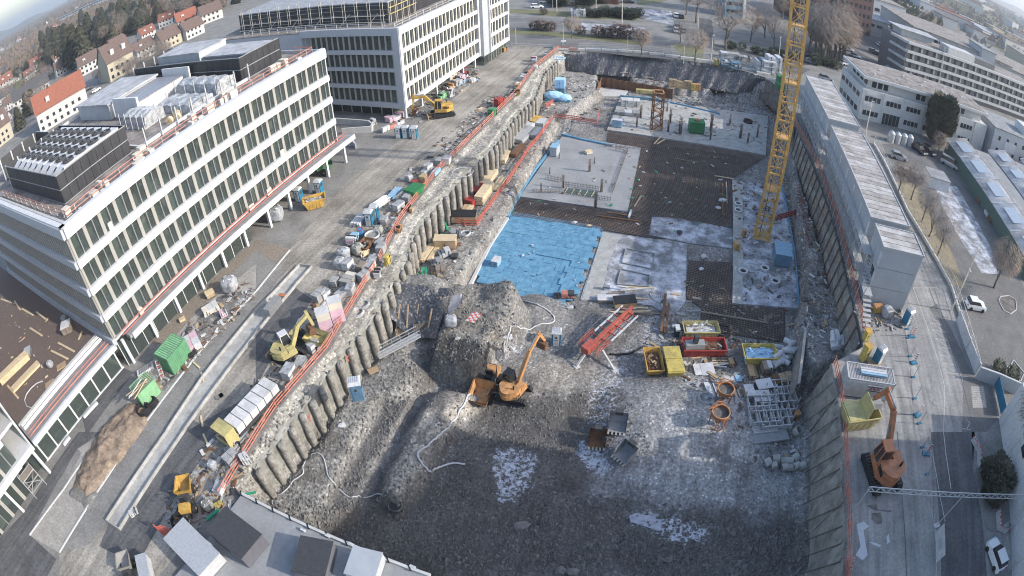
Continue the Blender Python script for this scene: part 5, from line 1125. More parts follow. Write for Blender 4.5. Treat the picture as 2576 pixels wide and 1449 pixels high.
for k,(i,j,x,y,sc_,lab)in enumerate([(2,1,515,440,.8,'column cage at the left corner of the slab opening'),(2,1,780,275,.8,'column cage in the middle of the grey slab'),(2,1,900,480,.8,'column cage at the right corner of the slab opening'),(2,1,840,640,.9,'column cage at the lower edge of the grey slab'),(2,1,293,475,.5,'column cage at the left edge of the grey slab'),(2,1,475,145,.4,'short column cage near the pale box on the grey slab'),(2,1,830,195,.4,'short pair of bars on the upper middle of the grey slab'),(2,1,380,300,.4,'short pair of bars near the left edge of the grey slab'),
		(2,0,1295,1185,1,'dark column cage left of the rusty tower'),(2,0,1255,1275,.8,'dark column cage in front of the pale blue crate'),(2,0,1590,1230,1.1,'upper dark column cage between the rusty tower and the green container'),(2,0,1570,1325,.9,'lower dark column cage between the rusty tower and the green container'),(2,0,1690,1350,1.3,'thin column cage left of the green container'),(2,0,2000,1310,1.2,'upper column cage right of the green container'),(2,0,1995,1405,.9,'lower column cage right of the green container'),(2,0,2190,1250,.8,'column cage near the black tyre ring'),(2,0,2295,1390,1.1,'column cage toward the right end of the far slab'),(2,0,1560,1120,.7,'small column cage behind the rusty tower'),(2,0,2370,1440,.8,'last column cage at the right corner of the far slab'),(2,0,2465,1380,1.0,'column cage by the timber wall on the far slab')]):
	CC('c',T(i,j,x,y,FZ+.3),.3*k,lab,'column cage','column cages standing on the slabs',sc_)
pit_op=thing('slab_opening','rectangular opening in the grey slab bridged by diagonal timbers','opening',(0,0,0))
op=TL(2,1,[(540,440),(860,480),(840,545),(520,490)],FZ+.27);o_=MB();o_.add([(q.x,q.y,FZ+.262)for q in op],[(3,2,1,0)]);o_.build('void','hall_green',pit_op)
for k in range(5):p,q=T(2,1,560+k*68,445+k*8,FZ+.3),T(2,1,530+k*66,492+k*10,FZ+.3);m_=MB().beam(p,q,.1);m_.build('timber','wood_light',pit_op)
# timber battens, pipes and scraps lying about on the mesh
def lay(name,label,cat,a,b_,w_,h,m,dz=.0):
	mb=MB();mb.beam(a+Vector((0,0,dz)),b_+Vector((0,0,dz)),w_,h);return tag(mb.build(name,m),label,cat)
for lab,i,j,p,q,w_,m in[('rusty beam bundle lying across the bar mat below the grey slab',2,1,(850,720),(1290,780),.3,'rust'),('upper rusty beam lying below the grey slab',2,1,(970,690),(1240,730),.25,'rust'),('diagonal plank on the bar mat beside the grey slab',2,1,(1230,630),(1300,520),.18,'wood_grey'),('white tube standing near the plank on the bar mat',2,1,(1175,745),(1200,665),.35,'plastic_white'),('long pale batten on the upper bar mat',2,1,(1640,145),(1880,185),.15,'wood_grey'),('pale batten near the right side of the bar mat',2,1,(2040,320),(2230,350),.2,'wood_light'),('vertical pipe run beside the crane path',2,1,(2120,400),(2120,720),.22,'rust'),('second pipe run beside the crane path',2,1,(2155,380),(2165,600),.22,'wood_grey'),('forked pale timber at the top of the bar mat',2,0,(1430,1449),(1500,1370),.22,'wood_light'),('pale timber next to the forked one',2,0,(1460,1449),(1540,1400),.22,'wood_light'),('pale squared timber lying across the lower bar mat',2,2,(1780,235),(1900,228),.3,'midgrey'),('long brown timber on the lower bar mat',2,2,(1900,240),(2576,350),.22,'wood_grey'),('bundle of long rusty bars beside the frosty slab',2,2,(1500,440),(1545,60),.35,'rust'),('second bundle of long rusty bars',2,2,(1540,450),(1580,160),.3,'rust'),('white plastic pipe near the sunken square',2,1,(1070,1430),(1165,1445),.25,'plastic_white'),('dark trough leaning at the lower sunken square',2,1,(915,1430),(985,1440),.5,'midgrey')]:
	lay('timber' if 'wood' in m else 'beam',lab,'timber' if 'wood' in m else 'beam',T(i,j,*p,FZ+.5),T(i,j,*q,FZ+.5),w_,w_*.6,m)
scr=[('plastic_white',.7,2,1,2125,565),('plastic_white',.5,2,1,2075,640),('film',.5,2,1,1320,285),('emerald',.35,2,1,1000,615),('plastic_white',.5,2,1,625,790),('film',.35,2,1,340,605),('film',.35,2,1,1710,238),('darkgrey',.7,2,1,1690,890),('galv',.7,2,1,1930,1130),('plastic_white',.4,2,1,1900,1255),('wood_light',.4,2,1,770,820),('film',.25,2,1,1545,540),('film',.3,2,1,1590,583),('emerald',.3,2,1,1270,360),('galv',.3,2,1,1290,420),('emerald',.3,2,1,1210,540),('plastic_white',.25,2,1,107,1118),('plastic_white',.25,2,1,207,1015),('blue',.25,2,1,255,1315)]
nm=['largest white plastic scrap beside the crane path','second white scrap beside the crane path','clear film scrap at the edge of the bar mat','green net scrap at the corner of the grey slab','white scrap on the edge of the blue boards','small film scrap on the bars below the slab','tiny pale scrap high on the bar mat','dark heap on the frosty blinding','grey metal scrap on the lower bar mat','small white scrap on the lower bar mat','yellow wooden scrap on the blue board edge','pale scrap in the middle of the bar mat','pale scrap below the middle of the bar mat','upper green scrap left of the bar mat','grey scrap left of the bar mat','lower green scrap left of the bar mat','white scrap on the left blue boards','white scrap at the top of the blue boards','small blue bucket on the blue boards']
for(m,r_,i,j,x,y),lab in zip(scr,nm):
	q=T(i,j,x,y,FZ+.45);mb=MB();mb.blob((0,0,0),(r_,r_*.7,r_*.45),int(x),0,1,.45);tag(mb.build('scrap',m,None,q),lab,'scrap')
# concrete baseplates with dark pits on the crane slab
for lab,i,j,x,y in[('dark drain opening high on the crane slab',2,1,2275,610),('dark drain opening just below the first on the crane slab',2,1,2275,675),('ring fitting on the slab by the blue crate',3,1,90,1190),('ring fitting near the right edge of the crane slab',3,1,70,1390),('bundle of white and dark fittings left on the crane slab',2,1,2540,1260),('dark slot in the concrete path',2,1,2322,1290)]:
	q=T(i,j,x,y,FZ+.27);mb=MB();mb.ring((0,0,0),.75,.25,.35,8);mb.cyl((0,0,.02),.5,.1,8,1);tag(mb.build('slab_fitting',['plastic_white','black'],None,q),lab,'fitting')
# crane
cr_=thing('tower_crane','yellow lattice tower crane mast rising from the pit floor past the top edge','crane',(39.3,71.6,FZ),R(-24))
CW=1.15;HM=52;sec=2.9
leg=MB();leg.box(-.14,.14,-.14,.14,0,sec-.05);legm=leg.mesh('leg','crane_yellow');
dg_=MB();dg_.beam((-CW,0,0),(CW,0,sec),.12,.12);dm1=dg_.mesh('diagonal','crane_yellow');hz_=MB();hz_.box(-CW,CW,-.09,.09,-.12,.12);dx_=MB();dx_.beam((CW,0,0),(-CW,0,sec),.07,.07);dm2=dx_.mesh('lacing','crane_yellow');hm=hz_.mesh('strut','crane_yellow')
for k in range(int(HM/sec)):
	z=.3+k*sec
	for sx in(-1,1):
		for sy in(-1,1):put(legm,'leg',cr_,(sx*CW,sy*CW,z))
	for a in range(4):
		an=a*math.pi/2;x,y=math.sin(an)*CW,-math.cos(an)*CW
		put(dm1,'diagonal',cr_,(x,y,z),0,(0,0,an+(math.pi if k%2 else 0)));put(hm,'strut',cr_,(x,y,z+sec),an);put(dm2,'lacing',cr_,(x,y,z),0,(0,0,an+(math.pi if k%2 else 0)))
ld=MB()
for k in range(int(HM/.6)):ld.box(-.25,.25,-.02,.02,.6+k*.6,.64+k*.6)
ld.box(-.3,-.25,-.03,.03,0,HM);ld.box(.25,.3,-.03,.03,0,HM);ld.build('ladder','galv',cr_,(.3,-.6,.3))
for k in range(5):m_=MB().box(-1,1,-1,1,-.06,.06);m_.build('platform','crane_yellow',cr_,(0,0,.3+sec*(3+3*k)))
m_=MB().box(-1.5,1.5,-1.5,1.5,-.1,.35);m_.build('base_frame','crane_yellow',cr_);m_=MB().tube([(-.5,-1,0),(-.4,-.8,20),(-.5,-.9,50)],.05,4);m_.build('cable','black',cr_)
pl=put(bxm(('numb',1),-.4,.4,-.03,.03,-.4,.4,'darkgrey'),'number_plate',cr_,(-.2,-CW-.25,6.0));text('2',.75,'plastic_white',pl,(0,-.05,0),(R(90),0,0),'numeral')
# crates and boxes by the crane
def simple_box(name,label,cat,q,d,rz,m,top=None,group=None):
	t=thing(name,label,cat,q,rz,group);rq=random.Random(label)
	if name in('goods_stack','pack','panel_stack','parts_pack','form_stack','site_goods','box')and max(d)>.8:
		nl=max(2,int(d[2]/.3));nx2=2 if d[0]<2 else 3;alt=[m,m,top or m]
		for k in range(nl):
			for i in range(nx2):
				if k==nl-1 and rq.random()<.3:continue
				a_=rq.uniform(.86,1.0);put(bxm(('gl',round(d[0]/nx2,2),round(d[1]*a_,1),round(d[2]/nl,2),mm_:=rq.choice(alt)),-d[0]/nx2/2+.02,d[0]/nx2/2-.02,-d[1]*a_/2,d[1]*a_/2,0,d[2]/nl-.03,mm_),'layer',t,(-d[0]/2+(i+.5)*d[0]/nx2+rq.uniform(-.04,.04),rq.uniform(-.06,.06),.08+k*d[2]/nl),rq.uniform(-.05,.05))
		for i in(-.3,.3):put(bxm(('gs',round(d[1],1),round(d[2],1)),-.03,.03,-d[1]/2-.03,d[1]/2+.03,.08,d[2]+.02,'darkgrey'),'strap',t,(i*d[0],0,0))
		return t
	m_=MB().box(-d[0]/2,d[0]/2,-d[1]/2,d[1]/2,.08,d[2]);m_.build('body',m,t)
	if d[2]>.9:
		for i in(-.24,.24):put(bxm(('bdp',round(d[0],1),round(d[2],1),m),-d[0]*.22,d[0]*.22,-.03,0,.2,d[2]-.12,m),'panel',t,(i*d[0],-d[1]/2,0))
		put(bxm(('bhd',1),-.05,.05,-.05,0,0,.25,'darkgrey'),'handle',t,(0,-d[1]/2-.03,d[2]*.5))
	m_=MB().box(-d[0]/2-.05,d[0]/2+.05,-d[1]/2-.05,d[1]/2+.05,d[2],d[2]+.1);m_.build('lid',top or m,t);m_=MB().box(-d[0]/2+.1,d[0]/2-.1,-d[1]/2,d[1]/2,0,.08);m_.build('skid','darkgrey',t);return t
simple_box('site_cabin','small blue and white cabin with a frosted roof at the crane foot','cabin',T(3,1,125,1170,FZ+.3),(2.6,3.4,2.1),CA,'container_blue','foam_pale')
simple_box('compact_unit','small yellow compactor frame on the path left of the crane','machine',T(2,1,2255,1050,FZ+.35),(.8,1.0,1.0),0,'ochre','wood')
simple_box('power_box','small orange box on the path beside the crane foot','box',T(2,1,2330,930,FZ+.35),(.6,.6,1.1),0,'orange_pale')
simple_box('pallet_crate','pale crate standing on the upper part of the grey slab','crate',T(2,1,770,95,FZ+.25),(1.2,.9,.5),.4,'cream','wood_light')
simple_box('white_box','white insulation board stack on the left blue boards','boards',T(1,1,2420,1220,FZ+.1),(.9,1.3,1.0),-.4,'foam_pale','plastic_white')
simple_box('site_cabin','light blue box cabin at the far corner of the grey slab beside the trench','cabin',T(2,1,430,105,FZ+.25),(1.3,2.0,1.8),-.4,'containergrey','foam_pale')
simple_box('pallet_crate','pale blue crate at the left end of the far slab','crate',T(2,0,1060,1270,FZ+.3),(1.9,1.6,1.6),-.3,'foam_pale','plastic_white')
gc=thing('tool_container','dark green tool container on the far slab with orange gear on top','container',T(2,0,1858,1350,FZ+.3),R(-8))
m_=MB().box(-1.6,1.6,0,2.3,.1,2.5);m_.build('body','green_dark',gc);m_=MB().box(-1.65,1.65,-.05,2.35,2.5,2.62);m_.build('roof','green_dark',gc);m_=MB().box(-.02,.02,-.06,0,.2,2.4);m_.box(-1.3,1.3,-.04,0,.15,.2);m_.build('door_gap','black',gc);m_=MB().blob((0,1.2,2.8),(.8,.6,.25),3,0,1,.4);m_.build('gear','orange',gc)
m_=MB();q=T(2,0,2375,1228,FZ+.35);m_.ring((0,0,0),1.1,.45,.5,18);tag(m_.build('tyre_ring','rubber',None,q),'big black rubber ring lying on the far slab','tyre')
rt_=thing('lattice_tower','short rusty orange lattice tower section standing on the far slab','tower section',T(2,0,1450,1290,FZ+.3),R(-5))
for sx in(-1,1):
	for sy in(-1,1):put(bxm(('rtl',1),-.12,.12,-.12,.12,0,8.4,'rust'),'leg',rt_,(sx*1.0,sy*1.0,0))
m_=MB().beam((-1,0,0),(1,0,1.4),.13);d1=m_.mesh('brace','rust')
for k in range(6):
	for a in range(4):an=a*math.pi/2;put(d1,'brace',rt_,(math.sin(an)*1.0,-math.cos(an)*1.0,k*1.4),0,(0,0,an+(math.pi if k%2 else 0)))
for z in(0.1,4.2,8.3):
	m_=MB();[m_.beam((-1.1,s_,z),(1.1,s_,z),.2)for s_ in(-1,1)];[m_.beam((s_,-1.1,z),(s_,1.1,z),.2)for s_ in(-1,1)];m_.build('ring_beam','orange_pale',rt_)
# white form panels near far slab
simple_box('form_stack','stack of white rounded formwork on the far slab behind the orange tower','formwork',T(2,0,1190,1060,FZ+.3),(4.2,2.2,1.5),-.1,'lightgrey','white_dirty')
simple_box('form_stack','lower pile of grey formwork panels on the near left of the far slab','formwork',T(2,0,1170,1150,FZ+.3),(5.0,2.0,.7),-.1,'midgrey','lightgrey')
for lab,x,y,d in[('tall pale blue toilet cabins on the far terrace',483,930,(2.2,2.0,3.4)),('pale blue tarpaulin covered machine left of the tall blue cabin',420,1000,(3.6,2.2,1.8)),('pale blue tarpaulin covered machine right of the tall blue cabin',525,1010,(2.8,2.2,1.3))]:
	q=T(2,0,x,y,-4.95);t=thing('covered_unit',lab,'cabin',q,-.2);m_=MB().blob((0,0,d[2]/2),(d[0]*.62,d[1]*.62,d[2]*.62),int(x),0,2,.07)if d[2]<3 else m_.box(-d[0]/2,d[0]/2,-d[1]/2,d[1]/2,0,d[2]);m_.build('cover','iceblue',t)
	m_=MB().box(-d[0]/2,d[0]/2,-d[1]/2,d[1]/2,0,d[2]*.4);m_.build('base','foam',t)
	if d[2]>3:m_=MB().box(-.03,.03,-d[1]/2-.05,-d[1]/2,.3,3.2);m_.build('seam','foam',t)
# trench shoring at the far corner
t=thing('trench_box','rust brown sheet piled shaft walls near the far black sheeting','sheet piling',(0,0,0))
for a,b_ in((T(2,0,900,780,-5),T(2,0,1620,900,-5)),(T(2,0,900,780,-5),T(2,0,850,900,-5))):
	k=int((b_-a).length/.7)
	for i in range(k):p,q=a.lerp(b_,i/k),a.lerp(b_,(i+1)/k);m_=MB();dd=.12 if i%2 else-.12;m_.beam((p.x,p.y+dd,-6.2),(q.x,q.y-dd,-6.2),.08,2.5);m_.build('sheet_pile','rust',t)
for lab,x,y,d,m in[('stack of pale timber panels against the far black sheeting',1690,890,(5.5,.7,2.2),'wood'),('left small yellow cabinet at the far wall',1820,910,(1.1,.8,1.7),'yellow'),('right small yellow cabinet at the far wall',1870,915,(1.1,.8,1.7),'orange_pale'),('long yellow and white crate row before the far wall',1335,940,(4,1,.9),'yellow_pale')]:
	simple_box('cabinet' if 'cabinet' in lab else 'panel_stack',lab,'cabinet' if 'cabinet' in lab else 'stack',T(2,0,x,y,-4.9),d,-.15,m)
# sheeted slope on the central bank
A=[onpit(1004,712,-1.6)+Vector((0,0,.3)),onpit(1070,716,-1.6)+Vector((0,0,.3)),onpit(1140,728,-1.6)+Vector((0,0,.4))];B=[onpit(985,836,-5.2)+Vector((0,-.3,.1)),onpit(1040,846,-5.2)+Vector((0,-.3,.1)),onpit(1098,852,-5.2)+Vector((0,-.3,.3))]
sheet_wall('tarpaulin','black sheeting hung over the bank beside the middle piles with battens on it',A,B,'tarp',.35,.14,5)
sheet_wall('tarpaulin','rumpled grey sheet over the top corner of the sheeted bank',[P(1138,740,-1.5),P(1165,735,-1.3),P(1160,720,-1.2)],[P(1125,790,-2.6),P(1150,775,-2.2),P(1165,750,-1.6)],'tarp_light',.3,.1,8)
for k,(x,y,x2,y2)in enumerate([(1450,160,1415,410),(1533,165,1515,420),(1635,160,1610,320),(1770,205,1725,450),(1860,90,1870,200)]):
	lay('batten',['first','second','third','fourth','fifth'][k]+' wooden batten from the left on the black sheeted bank','batten',T(1,2,x,y,-2.6+.1),T(1,2,x2,y2,-4.9+.25),.16,.08,'wood')
def pallet(key,m='wood'):
	r=root_('pallet');mb=MB();mb.box(-.6,.6,-.06,.06,.12,.145)
	s1_=MB();s1_.box(-.07,.07,-.4,.4,0,.022);sm=s1_.mesh('slat',m)
	for k in range(7):put(sm,'slat',r,(-.53+k*.177,0,.12))
	b1_=MB();b1_.box(-.6,.6,-.05,.05,0,.1);bm_=b1_.mesh('bearer',m)
	for y in(-.35,0,.35):put(bm_,'bearer',r,(0,y,.01))
	return r
PAL=Kind(pallet)
for lab,q,rz,rx,s_ in[('pallet leaning on the foot of the black sheeted bank',T(1,2,1460,440,-5.0),.1,R(60),1.1),('slatted pallet standing on the black sheeted bank',T(1,2,1645,400,-4.6),.15,R(55),1.2),('grey pallet lying by the piles beside the steel walkway',T(1,2,1180,830,-5.1),R(30),0,1.0)]:
	o=PAL('p',q,rz,lab,'pallet',None,s_);o.rotation_euler=(rx,0,rz)
# footbridge lying on the slope
fb=thing('footbridge','grey steel footbridge with handrails lying on the slope below the black sheeted bank','footbridge',(0,0,0))
a,b_=T(1,2,1225,690,-5.1),T(1,2,1640,470,-4.8);d=(b_-a).normalized();s_=Vector((-d.y,d.x,0))*.45
m_=MB().beam(a,b_,1.0,.08);m_.build('deck','galv',fb)
for sg_ in(-1,1):
	m_=MB().beam(a+s_*sg_+Vector((0,0,1)),b_+s_*sg_+Vector((0,0,1)),.07);m_.beam(a+s_*sg_+Vector((0,0,.5)),b_+s_*sg_+Vector((0,0,.5)),.05);m_.beam(a+s_*sg_+Vector((0,0,.06)),b_+s_*sg_+Vector((0,0,.06)),.1);m_.build('rail','galv',fb)
	for k in range(6):p=a.lerp(b_,k/5)+s_*sg_;m_=MB().beam(p,p+Vector((0,0,1)),.05);m_.build('post','galv',fb)
# hoses and pipes
def hose(name,label,cat,pts,r,m,z=None):
	ps=[]
	for i in range(len(pts)-1):
		p0,p1,p2,p3=pts[max(i-1,0)],pts[i],pts[i+1],pts[min(i+2,len(pts)-1)]
		for t in np.linspace(0,1,6,endpoint=False):ps.append(.5*((2*p1)+(p2-p0)*t+(2*p0-5*p1+4*p2-p3)*t*t+(3*p1-p0-3*p2+p3)*t**3))
	ps.append(pts[-1]);
	for p in ps:p.z=(hz(p.x,p.y)if z is None else z)+r*.9
	mb=MB();mb.tube(ps,r,6);return tag(mb.build(name,m,smooth=True),label,cat)
hose('pump_hose','white hose running from the dumper across the pit floor to an open end','hose',[TP(1,2,2195,1040),TP(1,2,2050,1230),TP(1,2,1880,1440),TP(1,3,1750,120),TP(1,3,1635,210),TP(1,3,1650,290),TP(1,3,1750,398),TP(1,3,1860,355),TP(1,3,1980,318),TP(1,3,2100,328)],.11,'plastic_white')
hose('pump_hose','thin grey hose winding from the front piles to the dark pump hole','hose',[TP(1,3,60,570,-5.4),TP(1,3,150,620,-5.4),TP(1,3,250,632,-5.4),TP(1,3,330,560,-5.4),TP(1,3,380,490,-5.4),TP(1,3,475,420,-5.4),TP(1,3,475,340,-5.6),TP(1,3,540,245,-5.6),TP(1,3,640,220,-5.8),TP(1,3,690,290),TP(1,3,730,450),TP(1,3,840,580),TP(1,3,950,660),TP(1,3,1090,662),TP(1,3,1190,630),TP(1,3,1290,642),TP(1,3,1330,600)],.07,'lightgrey')
hose('pump_hose','pale hose looping from the blue boards to the frosty patch by the excavator','hose',[TP(2,2,120,130),TP(2,2,250,170),TP(2,2,370,240),TP(2,2,425,310),TP(2,2,400,355),TP(2,2,230,390),TP(2,2,60,390),TP(2,2,0,440),TP(1,2,2500,550),TP(1,2,2420,700)],.09,'plastic_white')
hose('concrete_hose','black concrete hose curving away from the red placing boom','hose',[TP(2,2,980,670),TP(2,2,1150,670),TP(2,2,1260,630),TP(2,2,1330,590)],.12,'rubber')
flatsheet('frozen_puddle',[(q.x,q.y)for q in PL([(1583,1297),(1600,1290),(1630,1296),(1655,1300),(1690,1308),(1688,1325),(1665,1338),(1640,1330),(1610,1320),(1586,1312)],-7.25)],0,'ice',z=-7.28)
# dark pump hole
m_=MB();q=TP(1,3,1400,740);m_.ring((0,0,-.15),.75,.2,.2,9);m_.cyl((0,0,0),.65,.06,9,1);tag(m_.build('pump_sump',['soil','black'],None,q),'dark pump sump with a rusty puddle at the end of the grey hose','sump')
# ================= MACHINES
def excavator(label,q,rz,col,sc_=1.0,boom=((.9,0,1.4),(2.6,0,3.9),(4.6,0,3.3)),stick=(5.6,0,1.2),track_rz=0,blade=True,cabcol=None,stripe=None,tail='black',bucket=True,bucket_m='rust',name='excavator'):
	r=thing(name,label,'excavator',q,rz);r.scale=(sc_,)*3;ct,st_=math.cos(track_rz),math.sin(track_rz)
	for s in(-1,1):
		m_=MB();pr=[(-1.9,.35),(-1.6,.05),(1.6,.05),(1.9,.35),(1.6,.72),(-1.6,.72)]
		vs=[(x,s*1.05+d,z)for d in(-.26,.26)for x,z in pr];m_.add(vs,[tuple(range(6)),tuple(range(6,12))[::-1]]+[(i,i+6,(i+1)%6+6,(i+1)%6)for i in range(6)])
		tk=m_.build('track','rubber',r,None,track_rz)
		g=MB();[g.box(-1.55+.26*k,-1.45+.26*k,s*1.05-.28,s*1.05+.28,.72,.77)for k in range(13)];g.build('track_shoes','darkgrey',tk);[g for g in()]
	m_=MB().box(-.9,.9,-.8,.8,.35,.8);m_.cyl((0,0,.75),.75,.25,14);m_.build('undercarriage','darkgrey',r,None,track_rz)
	if blade:m_=MB().box(-2.55,-2.4,-1.25,1.25,.05,.6);m_.beam((-2.4,.6,.35),(-.9,.5,.4),.15);m_.beam((-2.4,-.6,.35),(-.9,-.5,.4),.15);m_.build('blade',bucket_m if bucket_m!='rust' else 'wood',r,None,track_rz)
	m_=MB();N=9;pts_=[(1.0,-1.2),(1.0,1.2)]+[(-.9-.9*math.sin(math.pi*k/(N-1)),1.2-2.4*k/(N-1))for k in range(N)]
	m_.prism(pts_,1.0,1.55,0);p2=[(x*.97,y*.95)for x,y in pts_ if x<2];m_.prism([(x,y)for x,y in p2 if x<.5]+[(.2,-1.1),(.2,1.1)][::-1][:0],1.55,1.95,0)if 0 else None
	m_.build('house',col,r)
	m_=MB().prism([(-.1,-1.12)]+[(-.9-.85*math.sin(math.pi*k/(N-1)),-(1.1-2.2*k/(N-1)))for k in range(N)]+[(-.1,1.12)],1.55,2.05);m_.box(.0,.9,-1.15,-.35,1.55,1.8);m_.build('engine_cover',col,r)
	m_=MB();[m_.box(-1.3+.0*k,-.4,1.08,1.14,1.62+.1*k,1.67+.1*k)for k in range(4)];m_.build('vent','black',r)
	m_=MB().cyl((-.7,-.6,2.05),.09,.45,8);m_.build('exhaust','black',r)
	m_=MB().add([(-.1,.25,1.55),(1.1,.25,1.55),(1.1,1.15,1.55),(-.1,1.15,1.55),(-.1,.3,2.95),(.85,.3,2.95),(.85,1.1,2.95),(-.1,1.1,2.95)],MB.BF[2:]);cb=m_.build('cab_glass','windark',r)
	m_=MB().box(-.15,.92,.25,1.15,2.93,3.05);
	for a,b_ in(((-.1,.27,1.55),(-.1,.3,2.95)),((1.1,.27,1.55),(.85,.3,2.95)),((1.1,1.15,1.55),(.85,1.1,2.95)),((-.1,1.15,1.55),(-.1,1.1,2.95)),((.5,1.16,1.55),(.45,1.12,2.95))):m_.beam(a,b_,.09)
	m_.build('cab',cabcol or col,r)
	b0,b1_,b2_=[Vector(p)+Vector((0,-.15,0))for p in boom];e=Vector(stick)+Vector((0,-.15,0))
	m_=MB().beam(b0,b1_,.34,.5);m_.beam(b1_,b2_,.32,.42);m_.build('boom',col,r)
	m_=MB().beam(b2_+(b2_-e).normalized()*.6,e,.26,.34);m_.build('stick',col,r)
	m_=MB().beam(b0+Vector((.1,.25,-.3)),b0.lerp(b1_,.7)+Vector((0,.25,0)),.12);m_.beam(b1_+Vector((0,0,.35)),b2_+Vector((0,0,.4)),.12);m_.build('cylinder','steel',r)
	if bucket:
		m_=MB();w_=.55;pr=[(0,.1),(.55,.1),(.75,-.35),(.5,-.85),(-.1,-1.0)];d=(e-b2_);s_=1 if d.x>0 else 1
		vs=[(e.x-.1+x*-1,e.y+y,e.z+z)for y in(-w_,w_)for x,z in pr];m_.add(vs,[tuple(range(5)),tuple(range(5,10))[::-1]]+[(i,i+5,i+6,i+1)for i in range(4)])
		bk=m_.build('bucket',bucket_m,r)
		for k in range(4):put(bxm(('tooth',1),-.05,.25,-.05,.05,-.05,.05,'steel'),'tooth',bk,(e.x+.1,e.y-.45+.3*k,e.z-1.0),0,(0,R(60),0))
	return r
ex1=excavator('pale yellow mini excavator with open cab beside the pink brick stacks',T(1,2,330,700),R(40),'yellow_pale',.95,((.9,0,1.4),(2.2,0,3.6),(3.7,0,4.3)),(4.0,0,2.6),R(-60),cabcol='plastic_white',bucket=True)
m_=MB().cbox((-1.2,1.18,1.75),(.4,.05,.3));m_.build('logo_patch','emerald',ex1)
ex2=excavator('orange excavator with raised dusty boom beside the dumper in the pit',TP(2,2,10,1080),R(55),'orange_pale',1.0,((.9,0,1.5),(3.0,0,4.2),(5.0,0,5.2)),(6.1,0,3.3),R(-75),cabcol='black')
text('CASE',.5,'black',ex2,(-1.05,-1.22,1.3),(R(90),0,0),'lettering')
ex3=excavator('ochre wheeled excavator digging beside the second white building',T(1,0,1880,1160),R(175),'ochre',1.15,((.9,0,1.4),(2.8,0,3.4),(4.6,0,3.2)),(5.0,0,1.3),R(-160))
ex4=excavator('large orange red excavator on the road reaching toward the yellow skip',T(3,3,1125,430),R(80),'orange',1.35,((.9,0,1.5),(3.0,0,3.6),(5.0,0,3.4)),(5.9,0,1.6),R(8),blade=False,bucket_m='midgrey')
def dumper(key,m='orange_pale',skip='rust'):
	r=root_('dumper');m_=MB()
	m_.add([(.2,-.9,.9),(2.2,-.75,.7),(2.2,.75,.7),(.2,.9,.9),(.0,-1.1,1.9),(2.6,-1.0,1.5),(2.6,1.0,1.5),(.0,1.1,1.9)],((0,3,2,1),(0,1,5,4),(1,2,6,5),(2,3,7,6),(3,0,4,7)));
	m_.add([(.3,-.8,.95),(2.1,-.65,.75),(2.1,.65,.75),(.3,.8,.95),(.1,-1.0,1.88),(2.5,-.9,1.48),(2.5,.9,1.48),(.1,1.0,1.88)],((0,1,2,3),(4,5,1,0),(5,6,2,1),(6,7,3,2),(7,4,0,3)));m_.build('skip',m,r)
	m_=MB().box(-2.3,.1,-.6,.6,.6,1.3);m_.build('chassis','darkgrey',r);m_=MB().box(-2.4,-1.3,-.7,.7,1.0,1.6);m_.build('bonnet',m,r)
	m_=MB().box(-1.1,-.6,-.3,.3,1.3,1.5);m_.box(-1.25,-1.1,-.3,.3,1.3,1.95);m_.build('seat','black',r)
	m_=MB().tube([(-1.4,-.6,1.3),(-1.4,-.6,2.7),(-1.4,.6,2.7),(-1.4,.6,1.3)],.05,6);m_.build('roll_bar','darkgrey',r)
	wm=MB();wm.cyl((0,-.2,0),.55,.4,14,axis=(0,1,0));wmm=wm.mesh('wheel','rubber')
	for x in(1.1,-1.6):
		for y in(-.95,.95):w_=put(wmm,'wheel',r,(x,y,.55));put(bxm(('hub',1),-.12,.12,-.24,.24,-.12,.12,'orange_pale'),'hub',w_,(0,0,0))
	return r
DUM=Kind(dumper)
DUM('o',TP(1,2,2320,1060),R(250),'orange dumper with an empty rusty skip at the edge of the excavated hole','dumper',None,1.15)
DUM('y',T(1,2,545,560),R(-15),'yellow drum roller parked beyond the yellow mini excavator','dumper',None,.9,m='yellow_pale')
DUM('l',T(0,3,1900,690),R(110),'ochre and grey compact loader parked near the platform at the lower left','loader',None,.85,m='ochre')
t=DUM('g',T(1,1,610,310),R(20),'light green telehandler half hidden behind the canopy of the long office','telehandler',None,1.1,m='green')
# red concrete placing boom lying in the pit
pb=thing('placing_boom','folded red concrete placing boom with white pipes resting in the middle of the pit','placing boom',(0,0,0))
a,b_=T(2,2,730,680,-6.9),T(2,2,1200,245,-6.3);d=(b_-a).normalized();s_=Vector((-d.y,d.x,0))
for k,(o_,m,w_,z,nm_)in enumerate([(0,'boom_red',.34,.9,'arm'),(.4,'boom_red',.22,.6,'arm'),(-1.15,'plastic_white',.17,.7,'pipe'),(1.35,'plastic_white',.17,.7,'pipe'),(.85,'galv',.14,.5,'pipe')]):
	m_=MB();f0=.05 if nm_=='pipe' else .0;m_.beam(a+s_*-o_+d*(3.2 if nm_=='pipe' else .2)+Vector((0,0,z)),b_+s_*-o_-d*(.2*k)+Vector((0,0,z)),w_);m_.build(nm_,m,pb)
for f in(.3,.45,.6,.75,.9):c0=a.lerp(b_,f)+Vector((0,0,.75));m_=MB().beam(c0+s_*1.15,c0-s_*1.35,.08,.14);m_.build('bracket','boom_red',pb)
m_=MB();c0=a.lerp(b_,.08)+Vector((0,0,.8));m_.cbox(c0,(1.7,1.0,.9),ang(a,b_));m_.build('head','boom_red',pb)
